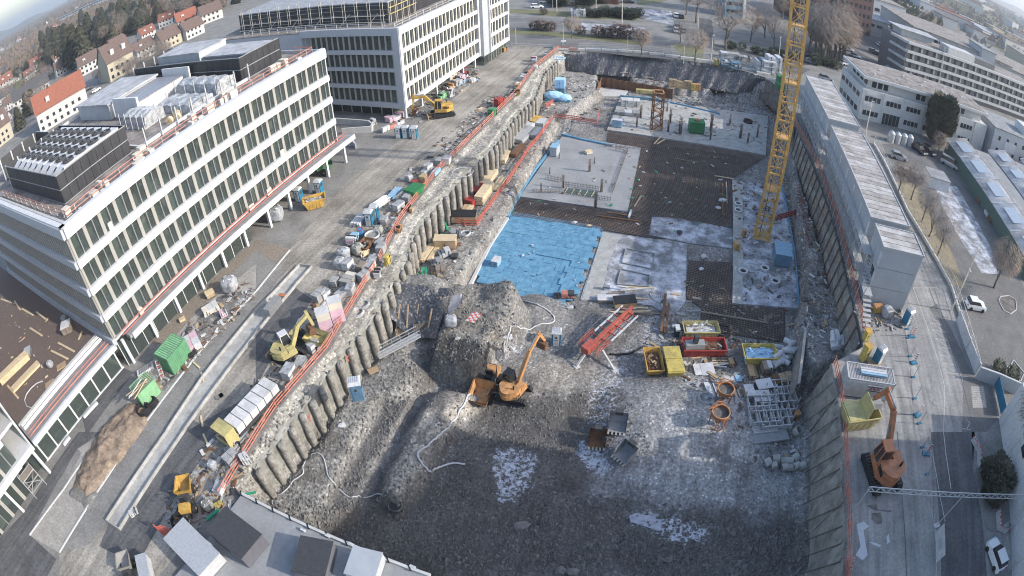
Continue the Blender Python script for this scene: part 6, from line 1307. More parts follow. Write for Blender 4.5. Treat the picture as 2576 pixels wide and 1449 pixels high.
for o_ in(-1.3,1.2):
	c1=a.lerp(b_,.18)+s_*o_+Vector((0,0,.5));m_=MB()
	for z in(0,.45,.9):m_.beam(c1-d*1.3+Vector((0,0,z)),c1+d*1.3+Vector((0,0,z)),.07)
	for u in(-1.3,-.6,0,.6,1.3):m_.beam(c1+d*u,c1+d*u+Vector((0,0,.9)),.06)
	m_.build('guard','boom_red',pb)
for p,q in(((735,670),(650,790)),((900,610),(1030,830))):m_=MB();A=T(2,2,*p,-6.3);B=TP(2,2,*q);m_.beam(A,B+Vector((0,0,.1)),.2);m_.cbox(B,(.6,.6,.15),.5);m_.build('outrigger','concrete_light',pb)
# ---- skips
def skip(key,m='yellow',L=3.4,W_=1.9,h=1.5,lid=0,fill=None,taper=.5):
	r=root_('skip');o=MB();l,w_=L/2,W_/2;i=.06
	ou=[(-l+taper,-w_+.15,.12),(l-taper,-w_+.15,.12),(l-taper,w_-.15,.12),(-l+taper,w_-.15,.12),(-l,-w_,h),(l,-w_,h),(l,w_,h),(-l,w_,h)]
	o.add(ou,((0,3,2,1),(0,1,5,4),(1,2,6,5),(2,3,7,6),(3,0,4,7)))
	inn=[(-l+taper+i,-w_+.15+i,.2),(l-taper-i,-w_+.15+i,.2),(l-taper-i,w_-.15-i,.2),(-l+taper+i,w_-.15-i,.2),(-l+i,-w_+i,h),(l-i,-w_+i,h),(l-i,w_-i,h),(-l+i,w_-i,h)]
	o.add(inn,((0,1,2,3),(4,5,1,0),(5,6,2,1),(6,7,3,2),(7,4,0,3)));o.build('tub',m,r)
	rm=MB();rm.box(-l-.06,l+.06,-w_-.08,-w_+.04,h-.1,h+.04);rm.box(-l-.06,l+.06,w_-.04,w_+.08,h-.1,h+.04);rm.box(-l-.08,-l+.05,-w_,w_,h-.1,h+.038);rm.box(l-.05,l+.08,-w_,w_,h-.1,h+.038);rm.build('rim',m,r)
	for k in range(4):put(bxm(('srib',m),-.05,.05,-.07,0,.3,1.4,m),'rib',r,(-l+.9+k*(L-1.8)/3,-w_+.09,0))
	if lid:
		for k in range(lid):put(bxm(('lid',m,L/lid),.03,L/lid-.03,-W_/2-.05,W_/2+.05,0,.1,m),'lid',r,(-l+k*L/lid,0,h+.05))
	if fill:
		f=MB();rr=random.Random(hash(key)%99)
		for k in range(22):
			c0=(rr.uniform(-l+.5,l-.5),rr.uniform(-w_+.35,w_-.35),h-.35+rr.uniform(-.1,.25));f.beam(c0,(c0[0]+rr.uniform(-.7,.7),c0[1]+rr.uniform(-.4,.4),c0[2]+rr.uniform(-.1,.35)),rr.uniform(.08,.25),.06,rr.randrange(2))
		f.box(-l+.4,l-.4,-w_+.25,w_-.25,.3,h-.45,0);kind(f.build('debris',list(fill),r),'stuff')
	return r
SK=Kind(skip)
SK('a',TP(2,2,1410,800),R(88),'ochre open skip of scrap left of the lidded yellow skip','skip','skips in the pit',None,m='ochre',L=3.7,fill=('rust','wood'))
SK('b',TP(2,2,1605,815),R(88),'yellow skip with two closed dented lids in the pit','skip','skips in the pit',None,m='yellow',L=4.0,h=1.6,lid=2)
SK('c',TP(2,2,1885,480),R(-4),'pale yellow skip of white rubble at the back of the skip group','skip','skips in the pit',None,m='yellow_pale',L=4.6,h=1.5,W_=2.0,fill=('white_dirty','wood'))
SK('d',TP(2,2,1920,640),R(-5),'dark red open skip holding a clamshell grab and rusty chains','skip','skips in the pit',None,m='red',L=5.4,h=1.3,W_=2.2,fill=('rust','midgrey'),taper=.15)
SK('e',TP(2,2,2465,735),R(-6),'yellow skip heaped with light blue foam offcuts at the right of the pit','skip','skips in the pit',None,m='yellow',L=4.4,h=1.7,W_=2.4,fill=('iceblue','foam_pale'),taper=.6)
SK('f',T(1,1,600,630),R(20),'ochre skip full of white waste bags beside the two blue toilets','skip',None,None,m='ochre',L=3.4,h=1.5,fill=('white_dirty','film'))
SK('g',T(1,1,1600,510),R(58),'dark green covered skip among the pallets along the west railing','skip',None,None,m='green_dark',L=2.6,h=1.1,lid=1)
SK('h',T(1,1,1110,1060),R(70),'small rusty skip with rubble along the west railing','skip',None,None,m='rust',L=2.2,W_=1.5,h=1.0,fill=('shotcrete','rust'))
ys=SK('i',T(3,2,885,1345),R(-3),'yellow roll-off skip with an upright lid between the signed container and the excavator bucket','skip',None,None,m='yellow_pale',L=4.3,W_=2.6,h=1.8)
m_=MB().beam((.35,-1.2,1.8),(.35,1.2,1.8),.08,.1);m_.add([(.1,-1.3,1.8),(.1,1.3,1.8),(.4,1.1,3.3),(.4,-1.1,3.3),(.2,-1.3,1.8),(.2,1.3,1.8),(.5,1.1,3.3),(.5,-1.1,3.3)],((0,1,2,3),(7,6,5,4),(2,6,7,3),(0,3,7,4),(1,5,6,2)));m_.build('lid','yellow_pale',ys)
m_=MB().box(-2.05,.2,-1.25,1.25,1.78,1.9);m_.build('lid','yellow_pale',ys)
for k in range(6):m_=MB();x=-1.6+k*.18 if k<3 else 1.0+(k-3)*.18;m_.add([(x,-1.37,1.35),(x+.09,-1.37,1.35),(x+.25,-1.37,1.6),(x+.16,-1.37,1.6)],[(0,1,2,3)]);m_.build('warning_stripe','red' if k%2 else 'plastic_white',ys)
# grab bucket in the red skip
g_=thing('grab_bucket','grey clamshell grab lying in the dark red skip','grab',T(2,2,1835,590,-6.2));m_=MB().box(-1.2,1.2,-.5,.5,0,.7);m_.build('shell','midgrey',g_);m_=MB().box(-.25,.25,-.3,.3,.7,1.8);m_.build('head','darkgrey',g_)
# concrete hoppers
def hopper(key):
	r=root_('concrete_hopper');m_=MB().cyl((0,0,1.0),.55,.9,18,cap=False,r2=1.15);m_.cyl((0,0,1.9),1.15,.55,18,cap=False);m_.cyl((0,0,1.0),.5,.9,18,cap=False,r2=1.08);m_.build('drum','orange',r,smooth=True)
	m_=MB().ring((0,0,2.4),1.2,.12,.1,18);m_.build('rim','orange_pale',r);m_=MB().cyl((0,0,2.0),1.06,.05,18);m_.build('residue','soil',r)
	m_=MB().ring((0,0,0),1.1,.09,.09,16);m_.build('foot_ring','orange',r)
	for k in range(4):a=math.pi/4+k*math.pi/2;q=MB();q.beam((math.cos(a)*1.05,math.sin(a)*1.05,0),(math.cos(a)*1.12,math.sin(a)*1.12,2.3),.1);q.build('leg','orange',r)
	m_=MB().beam((-1.3,1.0,2.5),(1.3,1.0,2.5),.12,.1);m_.beam((-1.2,1.0,2.5),(0,1.3,3.0),.1);m_.beam((1.2,1.0,2.5),(0,1.3,3.0),.1);m_.build('yoke','orange',r);m_=MB().cyl((0,0,.5),.35,.5,10);m_.build('spout','rust',r);return r
HP=Kind(hopper);HP('h',TP(2,2,2115,1130),.1,'farther orange concrete hopper with tilted yoke beside the pallets','hopper','orange concrete hoppers',.82);HP('h',TP(2,2,2060,1370),.3,'nearer orange concrete hopper on its round foot','hopper','orange concrete hoppers',.85)
# digger buckets lying on the floor
def dig_bucket(key,m='rust'):
	r=root_('digger_bucket');m_=MB();pr=[(0,1.0),(-.15,.35),(.1,0),(.9,0),(1.3,.1)];n=len(pr)
	for d in(0,.05):vs=[(x+d*.5,y,z+d)for y in(-.7+d,.7-d)for x,z in pr];m_.add(vs,[(i,i+1,i+n+1,i+n)for i in range(n-1)])
	m_.add([(x,-.7,z)for x,z in pr]+[(1.1,-.7,.75)],[(0,5,4,3,2,1)]);m_.add([(x,.7,z)for x,z in pr]+[(1.1,.7,.75)],[(0,1,2,3,4,5)]);m_.build('shell',m,r)
	for k in range(5):put(bxm(('bt',1),0,.3,-.07,.07,0,.09,'panelgrey'),'tooth',r,(1.28,-.6+k*.3,.06))
	m_=MB().box(-.25,.15,-.3,.3,.8,1.15);m_.build('hanger','darkgrey',r);return r
DB=Kind(dig_bucket);DB('r',TP(2,3,860,40),R(-100),'rust orange digger bucket tipped forward on the frosty ground','bucket','loose digger buckets',1.25);DB('g',TP(2,2,1070,1330),R(-105),'mud filled grey digger bucket farthest from the camera','bucket','loose digger buckets',1.35,m='midgrey');DB('g',TP(2,3,1190,190),R(-140),'toothed grey digger bucket nearest to the gravel heap','bucket','loose digger buckets',1.3)
# ---- toilets
def toilet(key,m='tblue',roof='plastic_white',front='white_dirty'):
	r=root_('portable_toilet');m_=MB().box(-.52,.52,-.52,.52,.08,2.05);m_.build('cabin',m,r);m_=MB().box(-.58,.58,-.58,.58,0,.1);m_.build('base','midgrey',r)
	m_=MB();vs=[(-.58,-.58,2.05),(.58,-.58,2.05),(.58,.58,2.05),(-.58,.58,2.05),(-.5,-.35,2.32),(.5,-.35,2.32),(.5,.35,2.32),(-.5,.35,2.32)];m_.add(vs,MB.BF);m_.build('roof',roof,r)
	for k in range(5):put(bxm(('trib',roof),-.03,.03,-.33,.33,0,.03,'galv'),'roof_rib',r,(-.36+.18*k,0,2.32))
	m_=MB().box(-.36,.36,-.56,-.52,.15,1.95);d=m_.build('door',front,r);put(bxm(('tsign',1),-.1,.1,-.02,0,0,.3,'darkgrey'),'sign',d,(0,-.56,1.35));put(bxm(('tlab',1),-.2,.2,-.02,0,0,.09,'blue'),'label_strip',d,(0,-.56,1.05))
	m_=MB().box(.52,.55,-.3,.3,1.3,1.7);m_.build('vent','darkgrey',r);return r
TO=Kind(toilet)
for key,q,rz,lab,kw in[('w',T(1,1,440,570),R(-15),'white and blue toilet left of the ochre skip under the long office',{}),('w',T(1,1,645,490),R(-15),'white and blue toilet behind the ochre skip under the long office',{}),
		('w',T(1,1,1150,810),R(-10),'front toilet of the pair by the west railing with a blue side',{}),('w',T(1,1,1205,755),R(-10),'rear toilet of the pair by the west railing',{}),
		('b',T(1,2,1035,1100),R(12),'blue toilet with a striped white roof at the foot of the concrete piles',dict(m='container_blue',front='container_blue')),('w',TP(2,2,445,560),R(-8),'white toilet with blue corners standing alone in the middle of the pit',{}),
		('w',T(3,2,1090,740),R(20),'toilet with teal side behind the signed storage container',{}),('w',T(3,2,1385,350),R(10),'round edged white cabin toilet beside the first striped beacon',{}),
		('w',T(1,0,1440,1385),R(-10),'leftmost of the three white cabins by the second office building',{}),('w',T(1,0,1510,1385),R(-10),'middle one of the three white cabins by the second office building',{}),('w',T(1,0,1600,1390),R(-10),'rightmost of the three white cabins by the second office building',{}),('w',T(2,0,515,490),R(-10),'grey white cabin at the far end of the west railing',{})]:
	TO(key,q,rz,lab,'toilet','portable toilets on the site',1.0 if key!='b' else 1.12,**kw)
# ---- ribbed containers and heaps, lower left
def rib_container(label,q,rz,L,W_,h,m,roofm):
	r=thing('shipping_container',label,'container',q,rz);m_=MB().box(0,L,0,W_,.1,h);m_.build('body',m,r)
	rb=MB();n=int(L/.28)
	for k in range(n):rb.box(.08+k*L/n,.08+k*L/n+.13,-.05,0,.2,h-.1)
	for k in range(int(W_/.28)):rb.box(-.05,0,.1+k*.28,.22+k*.28,.2,h-.1)
	kind(rb.build('side_ribs',m,r),'stuff')
	for k in range(n):put(bxm(('cr',m,W_,roofm),0,.14,.08,W_-.08,0,.05,roofm),'roof_rib',r,(.08+k*L/n,0,h))
	m_=MB().box(-.02,L+.02,-.03,.1,h-.1,h+.08);m_.box(-.02,L+.02,W_-.1,W_+.03,h-.1,h+.08);m_.box(-.03,.1,.1,W_-.1,h-.1,h+.078);m_.box(L-.1,L+.03,.1,W_-.1,h-.1,h+.078);m_.build('frame',m,r);return r
a,b_=T(0,2,1765,885),T(0,2,1915,705);c1=rib_container('bright green ribbed container at the roadside next to the striped ladder barrier',a,ang(a,b_),3.6,2.6,2.5,'green','green_pale')
a,b_=T(0,2,1465,1215),T(0,2,1590,1090);c2=rib_container('pale green ribbed container with scaffold tubes on its roof',a,ang(a,b_),2.9,2.2,2.1,'green_pale','wood_grey')
rr=random.Random(9)
for k in range(9):
	q=T(0,2,1390+rr.uniform(-40,40),1020+rr.uniform(-20,20),2.4+.05*k);m_=MB();an=ang(a,b_)+rr.uniform(-.25,.6);m_.tube([(-1.5,0,0),(1.5,0,0)],.06,5)
	tag(m_.build('scaffold_tube',['galv','wood','rust','wood_light'][k%4],None,q,an),['pale','brown','rusty','yellowish'][k%4]+' pole lying on the pale green container, '+['lowest','second','third','fourth','fifth','sixth','seventh','eighth','topmost'][k]+' of the pile','pole','poles on the pale green container')
def heap(name,label,cat,poly,h,m,z=0,cell=.35,rough=.25,seed=0):
	ps=[(q.x,q.y)for q in poly];xs=[p[0]for p in ps];ys=[p[1]for p in ps];X0,Y0=np.meshgrid(np.arange(min(xs)-1,max(xs)+1,cell),np.arange(min(ys)-1,max(ys)+1,cell))
	d=.5-sdist(ps,X0,Y0)+.3*fbm(X0,Y0,2,3,seed);dm=d.max();Z=z+h*np.clip(d/dm,-.05,1)**.7*(1+rough*fbm(X0,Y0,1.2,3,seed+1))if 0 else z-.1+h*np.sqrt(np.clip(d/dm,0,1))*(1+rough*fbm(X0,Y0,1.5,3,seed+1));kk=d>-.3;Z=Z+np.where(d>0,1,0)*(.13*np.abs(fbm(X0,Y0,1.0,3,4))*2)
	ny_,nx_=X0.shape;vs=np.stack([X0.ravel(),Y0.ravel(),Z.ravel()],1).tolist();ix_=np.arange(nx_*ny_).reshape(ny_,nx_);ok=kk[:-1,:-1]&kk[1:,1:]&kk[:-1,1:]&kk[1:,:-1]
	f=np.stack([ix_[:-1,:-1],ix_[:-1,1:],ix_[1:,1:],ix_[1:,:-1]],-1)[ok].tolist();mb=MB();mb.add(vs,f);return tag(mb.build(name,m,smooth=True),label,cat)
heap('sand_heap','long heap of ridged brown sand between the paving and the ramp','sand heap',TL(0,2,[(1280,1200),(1380,1215),(1450,1320),(1400,1449)])+TL(0,3,[(1200,260),(1060,440),(900,625),(770,540),(850,330),(980,110),(1040,0)])+TL(0,2,[(1060,1420),(1120,1370)]),1.1,'sand',0,.25,.6)
heap('rubble_heap','small heap of broken paving stones at the end of the sand heap','rubble',TL(0,3,[(760,560),(900,640),(960,620),(880,740),(720,620)]),.4,'rock',0,.25,.8,2)
heap('gravel_bed','patch of rough gravel beside the timber deck below the long office','gravel',TL(0,2,[(1660,1010),(2200,460),(2576,30),(2200,100),(1800,560),(1900,720)]),.25,'rock',0,.3,.8,3)
def coil(name,label,q,r_,m,n=4,t=.05,sc_=1,flat=1.0):
	ps=[(r_*(1-.04*(k//14))*math.cos(k*2*math.pi/14)+.06*math.sin(k*.9),flat*r_*(1-.04*(k//14))*math.sin(k*2*math.pi/14)+.06*math.cos(k*.7),t+t*1.6*(k/14))for k in range(14*n+1)]
	mb=MB();mb.tube(ps,t,5);return tag(mb.build(name,m,None,q,smooth=True),label,'coil')
for nm_,lab,q,r_,m,n,t in[('pipe_coil','black corrugated pipe coil behind the bright green container',T(0,2,1920,670),.8,'rubber',4,.09),('pipe_coil','nearer black pipe coil beside the pale green container',T(0,2,1460,1250),1.0,'rubber',5,.09),('pipe_coil','black pipe coil touching the kerb by the pale green container',T(0,2,1530,1180),.9,'rubber',5,.09),('hose_coil','upper thin hose coil on the rim by the red railing',T(1,2,1080,175,-.5),.75,'galv',4,.04),('hose_coil','lower thin hose coil on the rim by the red railing',T(1,2,1015,260,-.5),.85,'lightgrey',4,.04),('hose_coil','black cable coil beside the pair of toilets',T(1,1,1510,650),.8,'rubber',5,.05),('hose_coil','loose hose loop on the earth rim above the long row of piles',T(1,1,2080,290,-.4),1.6,'galv',1,.06),('wire_coil','wire coil lying beside the orange hoppers',TP(2,2,1950,1120),.9,'galv',4,.04),('pipe_coil','black pipe coil on the tarmac near the orange mesh fence',T(0,3,1815,925),.9,'rubber',6,.08),('pipe_coil','black hose coil behind the pale yellow skip',TP(2,2,2110,450),1.2,'rubber',4,.07),('pipe_coil','white ring coil on the terrace by the green props',T(1,1,2110,910,-5.1),.7,'plastic_white',3,.06)]:
	coil(nm_,lab,q,r_,m,n,t)
# ---- stacked goods
def stack(key,d=(1.2,.8),n=4,h=.22,m='lightgrey',wrap=None,m2=None):
	r=root_('stacked_pallet');mb=MB();k3=bxm(('pbear',round(d[0],1)),-d[0]/2,d[0]/2,-.06,.06,0,.1,'wood')
	for y in(-d[1]*.4,0,d[1]*.4):put(k3,'bearer',r,(0,y,0))
	put(bxm(('pdeck',d),-d[0]/2,d[0]/2,-d[1]/2,d[1]/2,0,.04,'wood'),'deck',r,(0,0,.1));z=.14;rr=random.Random(hash(str(key))%999)
	for k in range(n):
		for s in(-1,1):put(bxm(('lay',d,h,m),-d[0]/4+.01,d[0]/4-.01,-d[1]/2,d[1]/2,0,h-.02,m if not(m2 and k%2)else m2),'layer',r,(s*d[0]/4+rr.uniform(-.02,.02),rr.uniform(-.02,.02),z))
		z+=h
	if wrap:m_=MB().box(-d[0]/2-.03,d[0]/2+.03,-d[1]/2-.03,d[1]/2+.03,z-.02,z+.04);m_.build('top_sheet',wrap,r)
	return r
ST=Kind(stack)
def bag(key,m='film',s=1.0):
	r=root_('bulk_bag');m_=MB().blob((0,0,.46*s),(.52*s,.5*s,.46*s),7 if key=='w' else 9,0,3,.09,.75);m_.build('sack',m,r,smooth=True);m_=MB()
	for a in range(4):an=a*math.pi/2+.7;m_.tube([(math.cos(an)*.45*s,math.sin(an)*.45*s,.88*s),(math.cos(an)*.3*s,math.sin(an)*.3*s,1.0*s),(math.cos(an+.5)*.4*s,math.sin(an+.5)*.4*s,.88*s)],.03,4)
	m_.build('straps','plastic_white',r);return r
BG=Kind(bag)
def bundle(name,label,cat,a,b_,n,r_,m,z=None,rows=2,sq=False,grp=None):
	"""long goods: each piece its own part"""
	t=thing(name,label,cat,a,ang(a,b_),grp);L=(b_-a).length;key=('bun',round(L,1),r_,m,sq)
	if key not in RM:mb=MB();(mb.box(0,L,-r_,r_,-r_,r_)if sq else mb.tube([(0,0,0),(L,0,0)],r_,6));RM[key]=mb.mesh('piece',m)
	rr=random.Random(len(label))
	for k in range(rows):
		for i in range(n):put(RM[key],'plank' if sq else 'tube',t,(rr.uniform(-.15,.15),(i-(n-1)/2)*r_*2.15,r_+.06+k*r_*2.05),rr.uniform(-.01,.01))
	return t
def timber_stack(name,label,q,rz,L,W_,n,h,m,cat='timber stack',per=5):
	t=thing(name,label,cat,q,rz)
	for s in(-.35,.35):put(bxm(('tb',W_),-.06,.06,-W_/2,W_/2,0,.1,'wood_grey'),'bearer',t,(s*L,0,0))
	rr=random.Random(len(label))
	for k in range(n):
		for i in range(per):put(bxm(('tp',L,round(W_/per,2),round(h/n,2),m),-L/2,L/2,0,W_/per-.015,0,h/n-.015,m),'plank',t,(rr.uniform(-.06,.06),-W_/2+i*W_/per,.1+k*h/n))
	return t
# timber on the brown courtyard
timber_stack('timber_stack','thick bundle of long squared timber on the brown courtyard',T(0,2,155,830,3.85),ang(T(0,2,40,940,4),T(0,2,270,720,4)),6.2,1.5,4,.9,'wood_light')
timber_stack('timber_stack','flat stack of greyish boards next to the thick timber bundle',T(0,2,265,905,3.85),ang(T(0,2,150,1020,4),T(0,2,370,790,4)),5.8,1.3,2,.35,'plank_new',per=6)
for k,(x,y,x2,y2)in enumerate([(10,110,120,150),(145,130,205,220),(220,208,335,275),(365,240,475,325),(300,400,425,480),(585,550,750,640),(515,630,685,715),(75,980,185,1110),(790,520,825,435)]):
	lay('plank',['top left','steep','third','fourth','lone middle','upper of the middle pair of','lower of the middle pair of','bottom','short upright'][k]+' plank lying flat on the brown courtyard','plank',T(0,2,x,y,3.9),T(0,2,x2,y2,3.9),.3,.08,'plank_new')
for k,(x,y,lab)in enumerate([(620,790,'pallet near the crumpled film on the brown courtyard'),(505,970,'slatted pallet by the white channel on the brown courtyard')]):PAL('p',T(0,2,x,y,3.85),R(40),lab,'pallet',None,1.3)
BG('w',T(0,2,515,790,3.85),0,'crumpled bag of clear film on the brown courtyard','bag',None,.9);BG('w',T(0,2,650,325,3.85),0,'pile of white wrapped tubes against the shaded office wall','bag',None,.8)
simple_box('crate','grey crate with white sacks on top at the office wall on the courtyard','crate',T(0,2,690,430,3.85),(1.6,1.6,1.1),.5,'wood_grey','white_dirty')
hose('loose_pipe','thin bent white pipe curving over the brown courtyard','pipe',[T(0,2,430,935),T(0,2,330,990),T(0,2,250,1100),T(0,2,265,1180),T(0,2,340,1215)],.06,'plastic_white',z=3.85)if 0 else None
m_=MB().tube([T(0,2,x,y,3.92)for x,y in[(430,937),(370,958),(310,1010),(265,1070),(247,1130),(270,1190),(350,1215)]],.06,6);tag(m_.build('loose_pipe','plastic_white'),'thin bent white pipe curving over the brown courtyard','pipe')
simple_box('trolley','grey metal trolley at the end of the thick timber bundle','trolley',T(0,2,290,670,3.85),(1.2,1.8,.6),.6,'steel','galv')
# timber and goods on the pit terrace
timber_stack('timber_stack','upper pale timber stack on the terrace beside the piles',T(1,1,2340,370,-5.05),ang(T(1,1,2270,470,-5),T(1,1,2400,300,-5)),5.2,1.5,4,.8,'wood_light')
timber_stack('timber_stack','large pale timber stack standing before the red crate on the terrace',T(1,1,2300,540,-5.05),ang(T(1,1,2240,630,-5),T(1,1,2370,450,-5)),5.0,1.4,6,1.5,'wood_light')
timber_stack('timber_stack','low scattered timber right of the large timber stack',T(1,1,2440,410,-5.05),ang(T(1,1,2385,490,-5),T(1,1,2500,330,-5)),4.4,1.2,1,.2,'plank_new')
simple_box('steel_crate','red steel crate in front of the timber stacks on the terrace','crate',T(1,1,2165,610,-5.05),(1.5,1.2,1.0),ang(T(1,1,2120,600,-5),T(1,1,2210,630,-5)),'red');simple_box('steel_crate','long red steel trough behind the red crate','crate',T(1,1,2235,480,-5.05),(1.0,2.6,.8),R(-28),'red')
simple_box('tool_chest','black lidded tool chest inside the short red railing','chest',T(1,1,2095,765,-5.05),(3.6,1.8,1.1),R(-4),'wood','black');simple_box('crate','big plywood crate below the green props on the terrace','crate',T(1,1,1910,1030,-5.05),(3.0,1.5,1.4),R(-4),'wood','plank_new')
bundle('pole_bundle','long bundle of pale timber poles with green straps on the terrace','poles',T(1,1,1660,1200,-5.05),T(1,1,1810,980,-5.05),4,.11,'wood_light',rows=2,sq=True);bundle('pole_bundle','second thinner bundle of pale poles on the terrace','poles',T(1,1,1740,1190,-5.05),T(1,1,1860,1010,-5.05),3,.09,'wood_light',rows=2,sq=True)
bundle('prop_bundle','rusty steel props lying right of the plywood crate','props',T(1,1,1960,1080,-5.05),T(1,1,2060,1000,-5.05),3,.07,'rust',rows=1)
for k,(x,y,x2,y2)in enumerate([(1890,780,1940,870),(1905,790,1925,870),(1850,910,1960,905),(1870,925,1960,915),(1670,1240,1680,1370),(1695,1240,1710,1360),(1715,1245,1700,1375),(1620,1300,1690,1350)]):
	lay('green_prop',['leaning','second leaning','flat','second flat','first upright','second upright','third upright','slanted'][k]+' green steel prop '+('near the black tool chest' if k<4 else 'by the tarpaulin below the terrace goods'),'prop',T(1,1,x,y,-4.2 if k not in(2,3)else-4.9),T(1,1,x2,y2,-4.95),.16,.16,'emerald')
for k,(x,y,d,m,m2,lab)in enumerate([(1900,1120,(1.6,1.2,.9),'lightgrey','galv','grey strapped pack of shoring parts on the terrace'),(1815,1220,(1.4,1.2,.9),'midgrey','galv','dark and pale pack of fittings under the terrace goods'),(1835,1285,(2.0,1.2,.7),'wood_grey','wood','open crate of yellow fittings low on the terrace'),(2015,920,(1.4,1.4,.8),'steel','midgrey','grey steel drum box beside the white ring coil'),(2000,1140,(.9,1.0,.4),'darkgrey','wood_grey','small dark tray on the terrace'),(2110,660,(2.2,1.6,.5),'wood','plank_new','low plywood piece behind the black tool chest')]):
	simple_box('parts_pack',lab,'pack',T(1,1,x,y,-5.05),d,R(20-7*k),m,m2)
# upper terrace: grey formwork beams
for k,(x,y,x2,y2,m,lab)in enumerate([(30,1440,190,1310,'galv','grey aluminium beams stacked widest on the upper terrace'),(90,1330,190,1270,'lightgrey','pale beams above the wide aluminium stack'),(200,1400,280,1320,'steel','short steel beams right of the wide aluminium stack'),(270,1280,330,1230,'lightgrey','pale pipes beside the yellow formwork on the upper terrace')]):
	bundle('beam_stack',lab,'beams',T(2,0,x,y,-5.05),T(2,0,x2,y2,-5.05),6 if k else 10,.14,m,rows=3,sq=True)
simple_box('formwork','yellow formwork girders among the grey beams on the upper terrace','formwork',T(2,0,245,1230,-5.05),(2.6,3.0,.7),R(-30),'yellow_pale','ochre')
for k,(x,y,x2,y2,n,lab)in enumerate([(10,140,110,30,4,'rusty bundle on the terrace beyond the timber'),(2470,200,2530,100,5,'plywood strips and rusty frames above the timber stacks')]):
	i_=2 if k==0 else 1;bundle('timber_stack',lab,'timber stack',T(i_,1,x,y,-5.05),T(i_,1,x2,y2,-5.05),n,.12,'plank_new' if k else 'rust',rows=3,sq=True)
# ---- goods along the west railing (street level)
J=[ # kind, key, i, j, x, y, rz, label, kwargs
 ('st','a',1,1,1850,205,'grey block pallet under the far wire cage',dict()),('st','w',1,1,1925,190,'white block pallet against the railing',dict(m='plastic_white')),('st','w',1,1,1735,260,'white block pallet with upright rolls on top',dict(m='plastic_white')),
 ('st','wd',1,1,1690,375,'wooden pallet box under the yellow tray and white sack',dict(m='wood')),('st','a',1,1,1525,570,'small grey pallet by the fence panel',dict()),('st','w',1,1,1440,660,'pallet of white foil packs near the cable coil',dict()),
 ('st','a',1,1,1295,800,'low grey pallet beside the toilet pair',dict()),('st','f',1,1,1170,940,'flat pallet carrying a white tray',dict(m='cream',n=2)),('st','a',1,1,1260,1030,'upper tall grey paver pallet near the yellow post box',dict()),
 ('st','a',1,1,1265,1085,'lower tall grey paver pallet near the yellow post box',dict()),('st','a',1,1,1190,1190,'grey slab pallet left of the yellow post box',dict()),('st','b',1,1,1075,1280,'rusty brown block pallet in the middle of the goods',dict(m='wood_grey')),
 ('st','w',1,1,1150,1260,'stack of white edging stones',dict()),('st','a',1,1,1090,1370,'dark grey kerb pallet',dict()),('st','a',1,1,800,1415,'grey stone pallet at the edge of the tarmac',dict()),('st','w',1,1,930,1250,'pallet of wrapped white stones beside the big bag',dict()),
 ('st','a',1,2,870,90,'first grey pallet above the pink stacks',dict()),('st','w',1,2,960,60,'white pallet against the railing above the pink stacks',dict()),('st','w',1,2,700,90,'white slab pile above the mini excavator arm',dict()),('st','a',1,2,640,120,'grey slab pile near the mini excavator bucket',dict()),
 ('st','a',1,2,460,780,'tall grey stone pallet behind the mini excavator',dict()),('st','w',1,2,590,630,'open white crate by the red railing',dict()),('st','b',1,2,390,850,'dark stone pallet below the mini excavator',dict(m='wood_grey')),('st','w',1,2,345,890,'white stone pallet next to the parked flatbed',dict()),
 ('st','a',0,3,2440,60,'grey strapped stone pallet nearest the flatbed',dict()),('st','a',0,3,2385,130,'blue printed grey stone pallet in the lower row',dict()),('st','a',0,3,2350,200,'third strapped grey stone pallet in the lower row',dict()),('st','a',0,3,2350,300,'last strapped stone pallet before the junction box',dict()),
 ('st','w',0,3,2225,590,'flat white strapped pack lying alone at the lower left',dict()),
 ('bg','w',1,1,1540,370,'tall white bulk bag by the red tarp',{}),('bg','w',1,1,1690,320,'white sack on the wooden pallet box',{}),('bg','g',1,1,1240,900,'grey sack of rubble in a wire cage',dict(m='shotcrete')),('bg','g',1,1,1030,1100,'grey netted bundle beside the rusty skip',dict(m='galv')),
 ('bg','w',1,1,890,1150,'biggest white bulk bag on the west strip',{}),('bg','w',1,1,850,1240,'slumped white bag below the biggest one',{}),('bg','g',0,3,2110,760,'netted bag of stones at the lower left',dict(m='shotcrete')),('bg','w',0,3,2150,360,'white film covered pile above the compact loader',{}),
 ('bg','w',1,2,200,0,'spare',{})][:-1]
for n_,(kd,key,i,j,x,y,lab,kw)in enumerate(J):
	q=T(i,j,x,y);rz=R(68)+.25*math.sin(n_*2.3)
	if kd=='st':
		kw=dict(kw);kw.setdefault('m',{'w':'white_dirty','a':'pack_grey'}.get(key,'pack_grey'));kw.setdefault('wrap','film' if key=='w' else None);kw['m']='white_dirty' if kw['m']=='plastic_white' else kw['m'];ST(key+str(n_%2),q,rz,lab+(' on the west strip' if len(lab.split())<6 else ''),'pallet','pallets of stone and blocks along the west railing',(1.15+.15*math.sin(n_*1.7),)*2+(1.0+.25*math.sin(n_*3.1),),**kw)
	else:BG(key,q,rz,lab,'bag',None,1.25+.3*math.sin(n_),**kw)
BG('w',T(1,1,210,760),0,'large white wrapped heap in the shade under the long office','bag',None,2.2);BG('w',T(0,2,2330,20),0,'large white wrapped heap on the paving beside the long office','bag',None,2.0);
